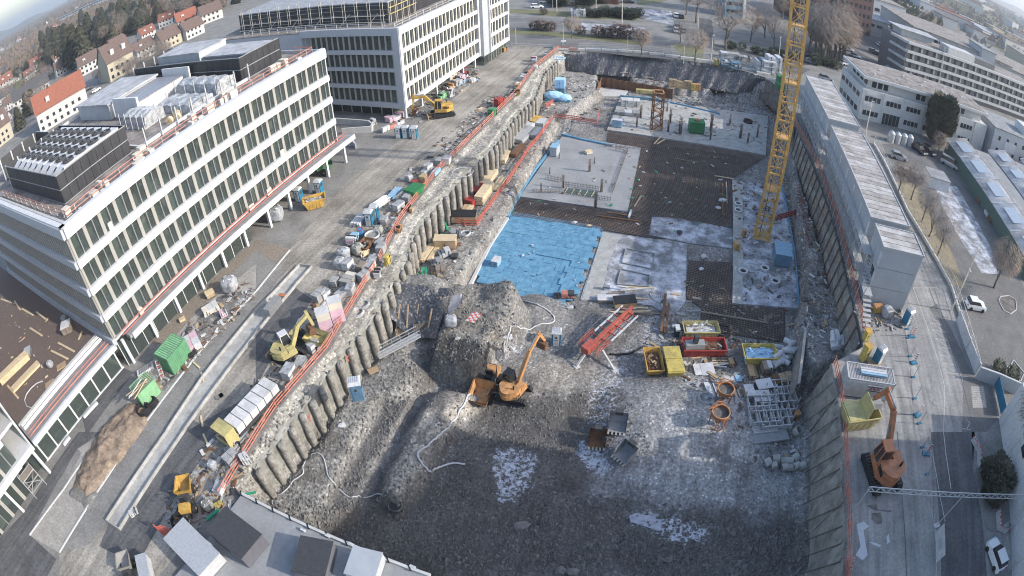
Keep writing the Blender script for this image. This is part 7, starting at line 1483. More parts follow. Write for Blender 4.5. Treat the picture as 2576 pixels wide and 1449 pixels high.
for k,(x,y,m,lab)in enumerate([(720,430,'pink','nearer tall stack of pink wrapped bricks beside the mini excavator'),(835,320,'pink','farther tall stack of pink wrapped bricks against the railing')]):
	t=thing('brick_stack',lab,'stack',T(1,2,x,y),R(22));
	for s in range(3):put(bxm(('pk',s==2),-.75,.75,-.65,.65,0,.92,'pink' if s<2 else 'cream'),'pack',t,(0,0,.1+s*.94))
	m_=MB().box(-.78,.78,-.68,.68,2.93,2.98);m_.build('top_sheet','white_dirty',t)
for k,(x,y,d,m,m2,lab,rz)in enumerate([(965,1010,(1.0,1.2,1.2),'pink','white_dirty','small stack of pink insulation packs along the west strip',.4),(1000,970,(1.0,1.1,1.0),'foam_pale','white_dirty','pale blue pack behind the small pink packs',.4),(1600,420,(1.5,1.1,.6),'red','rail_faded','red tarp covered box by the green skip',.5),(1670,340,(1.2,.9,.4),'yellow_pale','yellow_pale','yellow tray in front of the white sack',.2),(940,1400,(2.0,1.6,.9),'panelgrey','cream','large grey panel box on the west strip',.2),(1225,1330,(.9,.8,1.0),'lightgrey','galv','grey cabinet attached to the red railing',.4),(1330,1215,(1.0,.5,1.3),'yellow','yellow','yellow power box hanging on the red railing at the bend',.1),(1445,890,(.6,.5,1.1),'orange_pale','orange_pale','smaller orange power box on the railing',.2),(1570,680,(.6,.4,.5),'wood','wood','tiny wooden box on the railing',.2),(500,0,(.1,.1,.1),'wood','wood','skip',0)][:-1]):
	simple_box('box' if k>2 else 'pack',lab,'box',T(1,1,x,y),d,R(60)+rz,m,m2)
for k,(x,y,x2,y2,n,m,lab)in enumerate([(1180,660,1330,560,6,'galv','bundle of grey tubes beyond the rear toilet'),(1000,840,1090,730,7,'plastic_white','bundle of white plastic pipes left of the front toilet'),(1350,570,1440,470,5,'foam_pale','wrapped pale blue profiles near the green skip'),(1060,1140,1120,1095,4,'wood_light','short pale planks near the netted bundle'),(1780,330,1840,270,4,'foam_pale','flat blue white boards against the railing')]):
	bundle('tube_bundle',lab,'bundle',T(1,1,x,y),T(1,1,x2,y2),n,.1,m,rows=3)
t=thing('mesh_fence','galvanised mesh fence panel standing among the west strip goods','fence',T(1,1,1415,600));a=T(1,1,1520,510)-T(1,1,1415,600);m_=MB()
for k in range(15):p=a*(k/14);m_.beam(p,p+Vector((0,0,1.1)),.05)
for z in(.1,1.1):m_.beam(Vector((0,0,z)),a+Vector((0,0,z)),.06)
kind(m_.build('bars','galv',t),'stuff');m_=MB().cbox((0,0,.05),(.7,.3,.1));m_.build('foot','midgrey',t)
m_=MB().cyl((0,0,0),.42,1.0,14);m_.ring((0,0,.95),.44,.05,.08,14,1);tag(m_.build('oil_drum',['blue','red'],None,T(1,1,1055,920)),'blue and red oil drum at the end of the white pipes','drum')
m_=MB().ring((0,0,0),1.0,.1,.3,16);m_.cyl((0,0,.02),.9,.03,16,1);tag(m_.build('round_tray',['plastic_white','shotcrete'],None,T(1,1,1170,925,.6)),'round white tray on the flat pallet','tray')
# flatbed with white packs (hidden by the camera blur)
fl=thing('flatbed_truck','flatbed truck loaded with white strapped stone packs beside the red railing','truck',P(650,1040),R(62))
m_=MB().box(-3.6,3.6,-1.2,1.2,.9,1.1);m_.build('bed','darkgrey',fl);
for k in range(6):put(bxm(('fpk',1),-.5,.5,-1.0,1.0,0,.9,'white_dirty'),'stone_pack',fl,(-3.0+k*1.1,0,1.12));
m_=MB().box(-5.2,-3.8,-1.15,1.15,.7,2.6);cb=m_.build('cab','yellow_pale',fl);m_=MB().box(-5.25,-5.2,-1.0,1.0,1.6,2.4);m_.build('windscreen','windark',cb)
wm=MB();wm.cyl((0,-.15,0),.5,.3,14,axis=(0,1,0));wmm=wm.mesh('wheel','rubber')
for x in(-4.5,1.8,2.9):
	for y in(-1.05,1.05):put(wmm,'wheel',fl,(x,y,.5))
# paving area things
for k,(i,j,x,y,d,m,m2,lab,cat)in enumerate([(0,2,2120,80,(1.2,1.0,.6),'wood','wood_light','small wooden crate on the timber deck','crate'),(0,2,2130,240,(2.3,1.4,.8),'concrete_light','cream','stack of pale stones with a black strap on the gravel','stones'),(0,2,2260,285,(1.0,.7,.9),'pink','plastic_white','small white and pink pack at the kerb','pack'),(0,2,1840,330,(.8,.6,.3),'wood_light','plank_new','little pile of wooden offcuts on the deck','wood'),(0,3,1355,820,(1.0,.8,.4),'concrete_light','concrete_light','square concrete cover beside the long trough','cover'),(0,2,2210,1095,(1.0,.6,.06),'concrete','lightgrey','flat slab on the dark tarmac','slab'),(0,3,2490,310,(.9,.7,1.3),'lightgrey','galv','grey junction box on the railing at the lower left','box'),(0,3,2210,745,(.9,.5,.4),'orange_pale','yellow','orange box between the stone bag and the green pipe','box')]):
	simple_box('crate' if cat=='crate' else 'pack',lab,cat,T(i,j,x,y),d,R(40),m,m2)
pk=thing('parcel_stack','tall stack of pink and white wrapped parcels behind the green container','stack',T(0,2,1910,600),R(40))
for k in range(6):put(bxm(('prc',k%2),-.5,.5,-.6,.6,0,.9,'pink' if k%2 else 'plastic_white'),'parcel',pk,((k%3-1)*1.05,(k//3)*1.25-.6,0.05))
for k in range(8):tg=put(bxm(('pst',1),-.22,.22,-.5,.5,0,.5,'plastic_white'),'cement_sack',None,T(0,2,1410+k*18,880-k*12),R(35));tag(tg,['first','second','third','fourth','fifth','sixth','seventh','eighth'][k]+' white sack from the near end of the row beside the striped ladder','sack','row of white sacks on the paving')
lb=thing('striped_barrier','red and white striped ladder barrier leaning on the green container','barrier',(0,0,0));a,b_=T(0,2,1575,720,1.6),T(0,2,1640,915,.1)
for s in(-.18,.18):m_=MB().beam(a+Vector((s,s,0)),b_+Vector((s,s,0)),.06);m_.build('rail','plastic_white',lb)
for k in range(9):p=a.lerp(b_,(k+.5)/9);m_=MB().beam(p+Vector((-.2,-.2,0)),p+Vector((.2,.2,0)),.14,.05);m_.build('rung','rail_red' if k%2 else 'plastic_white',lb)
# yellow-red hose down the ramp
for k,(i,j,x,y,x2,y2)in enumerate([(0,2,1945,745,2010,805),(0,2,2025,850,2050,940),(0,3,2045,20,2090,120),(0,2,2020,1285,2040,1395)]):lay('wooden_bar',['first','second','fourth','third'][k]+' wooden bar in the bent line across the ramp','bar',T(i,j,x,y,.1),T(i,j,x2,y2,.1),.22,.1,'wood_light')
lay('site_trailer','grey lidded trough box set between the concrete trough walls','box',T(1,2,110,250,.9),T(1,2,230,110,.9),.9,1.0,'steel');lay('traffic_cone','orange triangular tarp at the end of the grey trough box','tarp',T(1,2,230,65,1.0),T(1,2,290,75,1.0),.5,.1,'orange')
# orange mesh fence, lower left skip, platform with cabins
of=thing('safety_net','leaning orange slatted barrier beside the pipe coil at the lower left','barrier',(0,0,0));a,b_=T(0,3,1650,1040),T(0,3,1830,1040);
for k in range(8):m_=MB();z=.15+k*.2;m_.beam(a+Vector((0,0,z)),a.lerp(b_,1-k*.1)+Vector((0,.2,z)),.05,.12);m_.build('slat','rail_red',of)
m_=MB().beam(a,a+Vector((-.1,0,2.0)),.1);m_.build('post','rail_red',of)
def open_tank(label,pts,z0,z1,m,m2):
	t=thing('steel_tank',label,'tank',(0,0,0));ps=PL(pts,z1)
	for a,b_ in zip(ps,ps[1:]+ps[:1]):m_=MB().beam((a.x,a.y,(z0+z1)/2),(b_.x,b_.y,(z0+z1)/2),.12,z1-z0);m_.build('side',m,t)
	m_=MB().prism([(p.x,p.y)for p in ps],z0,z0+.3);m_.build('bottom',m2,t);return t
open_tank('open dark steel tank with pale rim beside the grey platform',[(494,1345),(527,1365),(508,1385),(478,1362)],0,1.6,'galv','hall_green')
pf=thing('concrete_platform','smooth grey concrete platform with bracketed edge boards in the lower left','platform',(0,0,0))
ppts=[(608,1243),(700,1290),(890,1375),(985,1413),(1083,1449)];pz=.35;ps=PL(ppts,pz)+[Vector((-6,6,pz)),Vector((-20,4,pz))]+PL([(440,1449),(545,1330)],pz)
pp=poly_sheet('slab',[(q.x,q.y)for q in ps],pz,'slab',thick=7.6);pp.parent=pf
for a,b_ in zip(ps[:4],ps[1:5]):m_=MB().beam(a+Vector((0,0,.12)),b_+Vector((0,0,.12)),.25,.25);m_.build('edge_board','concrete_light',pf)
for k,a in enumerate(resample(ps[:5],1.9)):m_=MB().cbox((0,0,0),(.12,.5,.35),.4);m_.build('bracket','black',pf,(a.x,a.y,pz+.1));
for x,y,lab in[(768,1340,'first white lamp box'),(830,1355,'second white lamp box'),(888,1375,'third white lamp box'),(1043,1432,'fourth white lamp box')]:
	m_=MB().cbox((0,0,.2),(.5,.22,.16),-.4);tag(m_.build('lamp_box','plastic_white',None,P(x-4,y-4,pz)),lab+' along the platform edge','lamp box')
flt=poly_sheet('mortar_patch',[(q.x,q.y)for q in TL(1,3,[(365,965),(580,1055),(420,1449),(100,1449)],pz+.01)],pz+.012,'midgrey');flt.parent=pf
for lab,x,y,d,m,m2,rz in[('large white machine cabinet with a round hatch on the platform',500,1395,(5.4,3.0,1.6),'lightgrey','galv',-.55),('dark roofed machine housing behind the white cabinet on the platform',608,1365,(4.6,3.0,1.9),'hotel_grey','darkgrey',-.5),('black equipment box on the lower platform',800,1420,(2.8,3.4,1.5),'hotel_grey','darkgrey',-.1),('white flat roofed cabinet at the bottom edge of the platform',925,1435,(2.4,2.6,1.4),'lightgrey','containergrey',-.2),('small white cabinet at the bottom left picture edge',375,1440,(1.2,2.6,1.2),'lightgrey','galv',.5)]:
	simple_box('machine_cabinet',lab,'machine',P(x,y,pz if x>400 else 0),d,rz,m,m2)
lay('green_pipe','dark green pipe along the platform edge at the lower left','pipe',T(0,3,2080,890,.5),T(0,3,2200,780,.5),.22,.22,'emerald');lay('green_pipe','second green pipe by the platform corner','pipe',T(0,3,2450,630,.5),T(0,3,2576,605,.5),.16,.16,'emerald')
DUM('s',P(330,1447),R(120),'small grey yellow machine cut by the bottom picture edge','machine',None,.8,m='panelgrey')
# scaffold tower at the glass front
sc3=thing('mobile_scaffold','light mobile scaffold standing against the glass front of the corner building','scaffold',T(0,3,330,620),R(-22))
for x in(0,1.3):
	for y in(0,2.4):m_=MB().beam((x,y,0),(x,y,4),.07);m_.build('post','galv',sc3)
for z in(1,2,3,3.9):
	m_=MB().beam((0,0,z),(1.3,0,z),.06);m_.beam((0,2.4,z),(1.3,2.4,z),.06);m_.beam((0,0,z),(0,2.4,z),.05);m_.beam((1.3,0,z),(1.3,2.4,z),.05);m_.build('ledger','galv',sc3)
m_=MB().beam((1.3,0,1),(1.3,2.4,3),.05);m_.beam((1.3,2.4,1),(1.3,0,3),.05);m_.build('brace','galv',sc3);m_=MB().box(0,1.3,0,2.4,3.0,3.06);m_.build('deck','wood_grey',sc3)
for k,(i,j,x,y,x2,y2)in enumerate([(0,3,330,205,505,410),(0,3,45,605,240,800),(0,3,640,130,700,50),(0,2,840,1300,980,1150)]):lay('white_tube',['upper slanted','lower slanted','short horizontal','long wrapped'][k]+' white column cover at the glass front','tube',T(i,j,x,y,3.6 if k<2 else .3),T(i,j,x2,y2,.2 if k<2 else .3),.34,.34,'white')
# ================= EAST ROAD FURNITURE
def beacon(key):
	r=root_('beacon');m_=MB().box(-.25,.25,-.4,.4,0,.14);m_.build('foot','tblue',r);m_=MB().box(-.02,.02,-.13,.13,.14,1.25);b_=m_.build('board','plastic_white',r)
	for k in range(4):m_=MB();z=.2+k*.27;m_.add([(-.03,-.13,z),(-.03,.13,z+.13),(-.03,.13,z+.26),(-.03,-.13,z+.13)],[(0,1,2,3),(3,2,1,0)]);m_.add([(.03,-.13,z),(.03,.13,z+.13),(.03,.13,z+.26),(.03,-.13,z+.13)],[(0,1,2,3),(3,2,1,0)]);m_.build('stripe','rail_red',b_)
	return r
BE=Kind(beacon)
def fpost(key):r=root_('fence_post');m_=MB().box(-.3,.3,-.12,.12,0,.15);m_.build('foot','tblue',r);m_=MB().tube([(0,0,.1),(0,0,2.0)],.04,5);m_.build('pole','midgrey',r);return r
FP=Kind(fpost)
for k,(x,y)in enumerate([(1400,360),(1445,490),(1465,755),(1505,1280)]):BE('b',T(3,2,x,y),R(80+7*k),['striped beacon nearest the round edged toilet','striped beacon near the first shadowed post','striped beacon level with the teal toilet','striped beacon opposite the yellow roll-off skip'][k],'beacon','striped beacons along the road',1.25)
BE('b',T(3,3,1590,220),R(70),'striped beacon nearest the large orange excavator','beacon','striped beacons along the road',1.25)
for k,(i,j,x,y)in enumerate([(3,2,1400,415),(3,2,1410,505),(3,2,1430,690),(3,2,1460,900),(3,2,1475,1115),(3,2,1520,1365),(3,3,1600,425),(3,3,1550,155)]):FP('f',T(i,j,x,y),0,['first','second','third','fourth','fifth','sixth','eighth','seventh'][k]+' slim fence post from the site offices in the row on the road','post','slim posts on the road')
def barrier_(label,i,j,pts,h=1.0):
	t=thing('barrier_fence',label,'barrier',T(i,j,*pts[0]));o=T(i,j,*pts[0]);ps=[T(i,j,*p)-o for p in pts]
	for a,b_ in zip(ps[:-1],ps[1:]):
		L=(b_-a).length;n=max(2,int(L/2));
		for s in range(n):
			p,q=a.lerp(b_,s/n),a.lerp(b_,(s+.96)/n);m_=MB().beam(p+Vector((0,0,.1)),q+Vector((0,0,.1)),.06);m_.build('rail','plastic_white',t)
			for k in range(5):m_=MB().beam(p.lerp(q,k/5)+Vector((0,0,h-.12)),p.lerp(q,(k+1)/5)+Vector((0,0,h-.12)),.05,.22);m_.build('stripe','plastic_white' if k%2 else 'rail_red',t)
			m_=MB();[m_.beam(p.lerp(q,k/12)+Vector((0,0,.1)),p.lerp(q,k/12)+Vector((0,0,h-.2)),.05)for k in range(13)];kind(m_.build('bars','plastic_white',t),'stuff')
	return t
barrier_('red and white plastic barrier beside the hedge right of the dark road',3,3,[(2040,90),(2100,200),(2110,370)]);barrier_('red and white barrier bent round the white planter at the right edge',3,3,[(2290,820),(2300,990),(2380,1030),(2410,980)]);barrier_('red and white barrier by the rim at the bottom edge',3,3,[(830,1290),(790,1449)])
t=thing('striped_board','red and white striped board lying on the straw coloured bank','board',T(1,2,2130,330,-2.6));a,b_=T(1,2,2150,330,-2.5)-t.location,T(1,2,2230,240,-2.2)-t.location
for k in range(6):
	for s in range(3):p=a.lerp(b_,k/6);q=a.lerp(b_,(k+1)/6);o=Vector((.3*s-.3,-.15*s,.0));m_=MB().beam(p+o,q+o,.34,.05);m_.build('stripe','rail_red' if(k+s)%2 else 'plastic_white',t)
BG('w',T(1,2,1965,370,-3.1),0,'torn white sack on the straw coloured bank','bag',None,1.3)
simple_box('power_box','orange site power box at the rim above the insulation rolls','box',T(3,2,975,520),(.8,.7,1.4),.1,'yellow','ochre');simple_box('power_box','tilted tall orange power box beside the signed container','box',T(3,2,950,720),(.9,.8,2.2),.3,'yellow','ochre');simple_box('power_box','small orange box low in the pit beside the scaffold stacks','box',TP(3,2,275,1300),(.7,.7,.8),.1,'orange_pale');simple_box('crate','yellow crate in front of the notice boards','crate',T(3,2,1095,235),(1.3,.9,.8),-.1,'ochre','orange_pale')
BG('w',T(3,2,1180,280),0,'clear plastic covered bundle in front of the notice boards','bag',None,1.5);coil('hose_coil','flat coiled hose on the covered bundle by the notice boards',T(3,2,1290,250),.8,'wood_grey',4,.06)
PAL('p',T(3,2,1060,770),R(-15),'pale pallet between the teal toilet and the signed container','pallet',None,1.5)
# signboard beside the dark road and truss arm
t=thing('banner_board','large blank white board on posts between the two road lanes','sign',(0,0,0));A=[T(3,3,1690,1320,.15),T(3,3,1785,1235,.15)]
a,b_=T(3,3,1690,1320,.1),T(3,3,1690,1010,.1);m_=MB();c0,d0=a+Vector((1.9,.1,2.2)),b_+Vector((1.9,.1,2.2));
a1,b1_=T(3,3,1690,1320,.2),T(3,3,1685,1010,.2);c1_,d1_=T(3,3,1775,915,1.9),T(3,3,1785,1235,1.9);o=Vector((.06,0,-.05));m_=MB().add([a1,b1_,c1_,d1_,a1+o,b1_+o,c1_+o,d1_+o],MB.BF);m_.build('board','plastic_white',t)
m_=MB()
for k in range(4):f=lambda u,v:a1.lerp(b1_,u).lerp(d1_.lerp(c1_,u),v)+Vector((-.03,0,.04));m_.add([f(.3,.35+k*.09),f(.62,.35+k*.09),f(.62,.39+k*.09),f(.3,.39+k*.09)],[(0,1,2,3),(3,2,1,0)])
m_.build('print','containergrey',t)
tz=4.5;ta=T(3,3,1015,575,tz);tb_=T(3,3,2900,650,tz);ts=thing('truss_arm','slender silver lattice truss reaching across the road from the right edge','truss',ta);d=tb_-ta;n=44;sd_=Vector((-d.y,d.x,0)).normalized()*.22;L3=[sd_,-sd_,Vector((0,0,.38))]
for o in L3:m_=MB().beam(o,o+d,.07);m_.build('chord','galv',ts)
lc=MB()
for k in range(n):p,q=d*(k/n),d*((k+1)/n);lc.beam(p+L3[k%2],q+L3[(k+1)%2],.04);lc.beam(p+L3[k%2],q+L3[2],.04);lc.beam(p+L3[2],q+L3[(k+1)%2],.04)
kind(lc.build('lacing','galv',ts),'stuff');m_=MB();b0=T(3,3,800,880)-ta;m_.beam(b0,(0,0,0),.12);m_.beam(b0+Vector((.5,.5,0)),(0,0,0),.08);m_.build('stay','galv',ts)
for k in(.42,.82):m_=MB();p=d*k;m_.beam(p,p+Vector((-.8,-.4,-tz+.1)),.1);m_.cbox(p+Vector((-.8,-.4,-tz+.1)),(.8,.5,.15));m_.build('support','galv',ts)
# cars
def car(key,m='carwhite',van=False):
	r=root_('parked_car');L,W_,h=(4.1,1.72,1.48)if not van else(5.0,1.95,2.1);m_=MB();l,w_=L/2,W_/2;vs=[];sec=[(-l,.45,.62,.86),(-l+.12,.28,.95,.97),(-l*.45,.25,1.0,1.0),(l*.42,.25,.98,1.0),(l-.25,.28,.82,.96),(l,.42,.6,.8)]
	if van:sec=[(a,b,c*1.25,d)for a,b,c,d in sec]
	for x,z0,z1,f in sec:vs+=[(x,-w_*f,z0),(x,-w_*f*1.0,(z0+z1)/2),(x,-w_*f*.93,z1),(x,w_*f*.93,z1),(x,w_*f,(z0+z1)/2),(x,w_*f,z0)]
	fs=[(i*6+j,i*6+(j+1)%6,(i+1)*6+(j+1)%6,(i+1)*6+j)for i in range(5)for j in range(6)]+[tuple(range(6))[::-1],tuple(range(30,36))];m_.add(vs,fs);m_.build('body',m,r,smooth=False)
	zb=1.0 if not van else 1.2;gx=[(-l+.25,zb-.02),(l*.42,zb-.02),(l*.08,h),(-l+.6,h)]if not van else[(-l+.1,zb),(l*.6,zb),(l*.42,h),(-l+.2,h)]
	m_=MB().add([(x,s*w_*(.9 if k<2 else .74),z)for s in(-1,1)for k,(x,z)in enumerate(gx)],((0,1,2,3),(7,6,5,4),(1,5,6,2),(0,3,7,4)));m_.build('windows','carblack',r)
	m_=MB().box(gx[3][0]-.02,gx[2][0]+.02,-w_*.76,w_*.76,h-.03,h+.03);m_.build('roof',m,r)
	if 'cwh' not in RM:c_m=MB();c_m.cyl((0,-.11,0),.32,.22,12,axis=(0,1,0));RM['cwh']=c_m.mesh('wheel','rubber')
	for x in(-l*.6,l*.62):
		for y in(-w_+.06,w_-.06):put(RM['cwh'],'wheel',r,(x,y,.32))
	for y in(-.6,.6):put(bxm(('hl',1),-.05,.05,-.16,.16,-.07,.07,'iceblue'),'headlight',r,(l-.06,y*.98*W_/1.72,.68));put(bxm(('tl',1),-.05,.05,-.14,.14,-.08,.08,'red'),'tail_light',r,(-l+.04,y*W_/1.72,.78))
	return r
CAR=Kind(car)
CAR('w',T(3,3,2270,1265),ang(T(3,3,2330,1430),T(3,3,2220,1110)),'white small car parked at the lower right corner','car',None,1.0)
CAR('w',T(3,2,2075,200),R(-15),'white car parked on the drive beyond the white panel wall','car',None,1.05)
CAR('v',T(3,1,1820,220),R(-48),'grey van parked against the end of the green hall','van',None,1.0,m='carsilver',van=True)
CAR('s',T(3,1,1310,150),R(-20),'silver car parked by the fence under the bare tree','car',None,1.05,m='carsilver');CAR('g',T(3,1,1400,320),R(-20),'grey car parked by the lawn under the bare tree','car',None,1.1,m='cargrey')
CAR('b',T(3,1,1520,80),R(-80),'black pickup parked beside the silver tanks','car',None,1.15,m='carblack');CAR('b',T(3,1,1610,90),R(-80),'black car parked right of the black pickup','car',None,1.1)
for k in range(4):m_=MB().cyl((0,0,0),.9,2.2,14);m_.cyl((0,0,2.2),.9,.5,14,r2=.25);tag(m_.build('tank','galv',None,T(3,0,1230+k*62,1425+k*12)),['first','second','third','fourth'][k]+' silver tank from the left in front of the white office','tank','silver tanks in front of the white office')
for k,(x,y)in enumerate([(2060,480),(2120,590),(2200,720),(2235,780)]):simple_box('skip_bin',['first','second','third','fourth'][k]+' rusty bin from the far end along the green hall wall','bin',T(3,1,x,y),(1.0,1.8,.7),CA,['midgrey','rust','lightgrey','rust'][k])
# ---- right side of the pit floor: stacks, rolls, pipes
def rack(key,m='galv'):
	r=root_('scaffold_stack');
	for k in range(6):q=MB();z=.12+k*.16;q.beam((-1.5,-.9,z),(1.5,-.9,z),.08);q.beam((-1.5,.9,z),(1.5,.9,z),.08);[q.beam((x,-.9,z),(x,.9,z),.05)for x in(-1.4,-.7,0,.7,1.4)];q.build('frame','galv' if k%2 else 'steel',r)
	m_=MB().box(-1.4,-1.2,-1,1,0,.12);m_.box(1.2,1.4,-1,1,0,.12);m_.build('bearer','wood_grey',r)
	for x in(-1.5,1.5):
		for y in(-1,1):put(bxm(('rkp',1),-.05,.05,-.05,.05,0,1.4,'galv'),'stake',r,(x,y,0))
	return r
RK=Kind(rack)
for k,(i,j,x,y)in enumerate([(3,2,120,1130),(3,2,90,1210),(3,2,60,1290),(3,2,40,1370),(3,2,60,1060),(2,2,2510,1330),(2,2,2500,1220)]):RK('k',TP(i,j,x,y),R(-4),['scaffold frame stack with red and white boards on top','second scaffold frame stack down the right wall','third scaffold frame stack down the right wall','scaffold frame stack by the small orange box','scaffold frame stack under the rusty pallets','scaffold frame stack on the left of the lower pair','scaffold frame stack behind the lower pair'][k],'scaffold stack','stacks of scaffold frames by the east wall',1.25)
simple_box('concrete_plate','flat concrete plate carrying a pale frame near the pipe rings','plate',TP(3,2,-30,1449),(5.0,3.2,.3),0,'concrete','midgrey')
bundle('rail_bundle','pale metal frames lying on the flat concrete plate','frames',TP(3,2,-160,1440),TP(3,2,60,1449),5,.1,'galv',rows=1)
rl=MB();rl.cyl((-.9,0,.35),.35,1.8,10,axis=(1,0,0));rlm=rl.mesh('insulation_roll','foam_pale' if 0 else 'plastic_white',False);rr=random.Random(12)
for k in range(16):
	q=TP(3,2,60+rr.uniform(0,190),610+rr.uniform(0,200));q.z+=.5*(k//6);tag(put(rlm,'insulation_roll',None,q,rr.uniform(-.8,.6)),'white insulation roll in the heap beside the yellow foam skip, '+['front','middle','top'][k//6]+' layer','roll',['front insulation rolls by the east wall','middle insulation rolls by the east wall','top insulation rolls by the east wall'][k//6])
for k in range(9):q=T(3,2,640+rr.uniform(0,100),480+rr.uniform(0,120),-3.7+.35*(k//4));tag(put(rlm,'insulation_roll',None,q,1.3+rr.uniform(-.3,.3)),'white roll in the stack on the ledge below the site offices','roll','white rolls stacked on the ledge')
for k,(i,j,x,y,ax,s)in enumerate([(2,3,2400,305,(0.1,-.5,.8),1),(2,3,2530,345,(.9,.2,.3),1),(3,3,30,300,(.95,-.1,.1),1.1),(3,3,110,320,(.95,-.15,.1),1.1),(3,3,165,320,(.9,-.2,.1),1.1),(3,3,235,300,(.95,.3,.1),1.1),(3,3,15,370,(.95,.1,.1),.9),(3,3,125,385,(.9,0,.1),.9),(3,3,180,385,(.9,-.1,.1),.9),(3,3,240,375,(.95,.1,.1),1),(3,3,300,375,(.95,.1,.1),1),(3,3,265,25,(.2,-.3,.9),1.1)]):
	m_=MB().ring((0,0,.45),.45*s,.08,.75*s,16,axis=ax);tag(m_.build('concrete_pipe','concrete',None,TP(i,j,x,y)),['upright concrete pipe ring lying apart on the gravel','concrete pipe ring next to the one apart'][k]if k<2 else('short concrete pipe in the upper row beside the east wall' if k<6 else('short concrete pipe in the lower row beside the east wall' if k<11 else 'single concrete pipe beside the flat plate')),'pipe',None if k<2 or k==11 else('upper row of concrete pipes' if k<6 else 'lower row of concrete pipes'))
for k,(i,j,x,y,d,m,m2,lab)in enumerate([(2,2,2430,860,(1.6,2.2,.6),'wood','wood_light','stack of wooden frames left of the white wrapped stack'),(2,2,2540,850,(1.3,1.4,1.4),'wood_grey','plastic_white','tall pallet stack with white top beside the rolls'),(2,2,2510,1040,(2.0,1.4,1.3),'darkgrey','plastic_white','dark crate with a white lid behind the hoppers'),(2,2,2490,1150,(2.0,1.6,1.1),'midgrey','galv','wire crate of clamps below the dark crate'),(2,2,2370,1080,(1.1,1.6,.9),'wood','plastic_white','narrow crate of white parts left of the dark crate'),(3,2,130,950,(2.8,1.6,.9),'wood','rust','stack of rusty brown pallets against the east wall'),(3,2,80,1010,(1.2,1.0,.8),'film','plastic_white','white bucket pack below the rusty pallets'),(2,2,1930,830,(2.6,1.9,.25),'white_dirty','lightgrey','flat pile of striped boards below the red skip'),(2,2,2000,1040,(1.2,2.4,.3),'plastic_white','green_pale','flat white sheet with green net beside the hoppers'),(2,2,2215,920,(2.4,1.0,.2),'foam_pale','plastic_white','loose pale blue plates left of the wooden frames'),(2,2,2225,1070,(1.6,1.2,.3),'wood_grey','plank_new','flat wooden grid right of the farther hopper'),(2,2,2215,760,(1.1,1.0,.5),'wood','orange_pale','small orange tray left of the foam skip'),(2,2,1675,470,(1.2,1.0,1.3),'darkgrey','plastic_white','black compressor with a white top beside the pale yellow skip'),(2,2,525,110,(2.6,.9,1.1),'darkgrey','rail_faded','row of black formwork sheets with red clips on the blue board edge'),(2,2,1130,170,(2.8,1.5,.9),'wood','black','black topped wooden chest beside the plank pile'),(2,2,985,130,(3.2,1.0,.5),'wood_grey','white_dirty','pile of beams with white wrap left of the black chest')]):
	simple_box('crate' if 'crate' in lab or 'chest' in lab else 'goods_stack',lab,'crate' if 'crate' in lab or 'chest' in lab else 'stack',TP(i,j,x,y),d,R(-5+4*(k%3)),m,m2)
m_=MB().blob((0,0,.2),(.6,.4,.3),4,0,1,.2);m_.cyl((.5,-.1,.2),.2,.12,10,1,axis=(0,1,0));m_.beam((-.4,-.3,.4),(-1.1,-.3,.6),.05);m_.beam((-.4,.3,.4),(-1.1,.3,.6),.05);tag(m_.build('wheelbarrow',['galv','rubber'],None,TP(2,2,585,205)),'grey wheelbarrow left near the blue boards','wheelbarrow')
# loose planks near the boom
rr=random.Random(5);
for k in range(26):
	reg=k%3;cx,cy=[(1200,215),(1170,60),(2000,760)][reg];x,y=cx+rr.uniform(-130,130),cy+rr.uniform(-60,60);q=TP(2,2,x,y);an=rr.uniform(-.25,.1)if reg else rr.uniform(-.2,.0);L=rr.uniform(2,4.2);m=['wood_light','plank_new','wood_grey','white_dirty'][k%4]
	mb=MB();mb.box(-L/2,L/2,-.09,.09,0,.09);tag(mb.build('plank',m,None,q+Vector((0,0,.05+.1*rr.random())),an),['pale','yellowish','grey','whitish'][k%4]+' plank in the pile '+['behind the red placing boom','above the black topped chest','under the dark red skip'][reg],'plank',['planks behind the placing boom','planks above the black topped chest','planks under the red skip'][reg])
for k in range(6):ps=[TP(2,2,1390+k*22,70+k*3),TP(2,2,1420+k*18,120),TP(2,2,1490+k*8,155-k*10)];m_=MB().tube([p+Vector((0,0,.15))for p in ps],.12,6);tag(m_.build('curved_pipe','lightgrey'),'curved grey pipe in the fanned row right of the plank pile','pipe','fanned curved pipes')
# stones and boulders singled out
for k,(i,j,x,y,r_)in enumerate([(1,2,870,1390,.55),(1,3,660,60,.35),(2,3,610,1415,.8),(2,3,480,1400,.7),(2,3,100,950,.9),(2,3,1560,1290,.5),(1,2,2030,510,.4)]):m_=MB().blob((0,0,.1),(r_,r_*.7,r_*.45),k,0,1,.3);tag(m_.build('boulder',['plastic_white','concrete','rock','rock','rock','rock','concrete'][k],None,TP(i,j,x,y)),['white angular block below the blue toilet','small pale block beside the nearest piles','flat rock at the bottom edge of the pit','grey rock left of the flat rock at the bottom edge','broad half buried rock left of the frosty patch','small slab of rock on the rubble floor','round white stone on the central bank'][k],'rock')
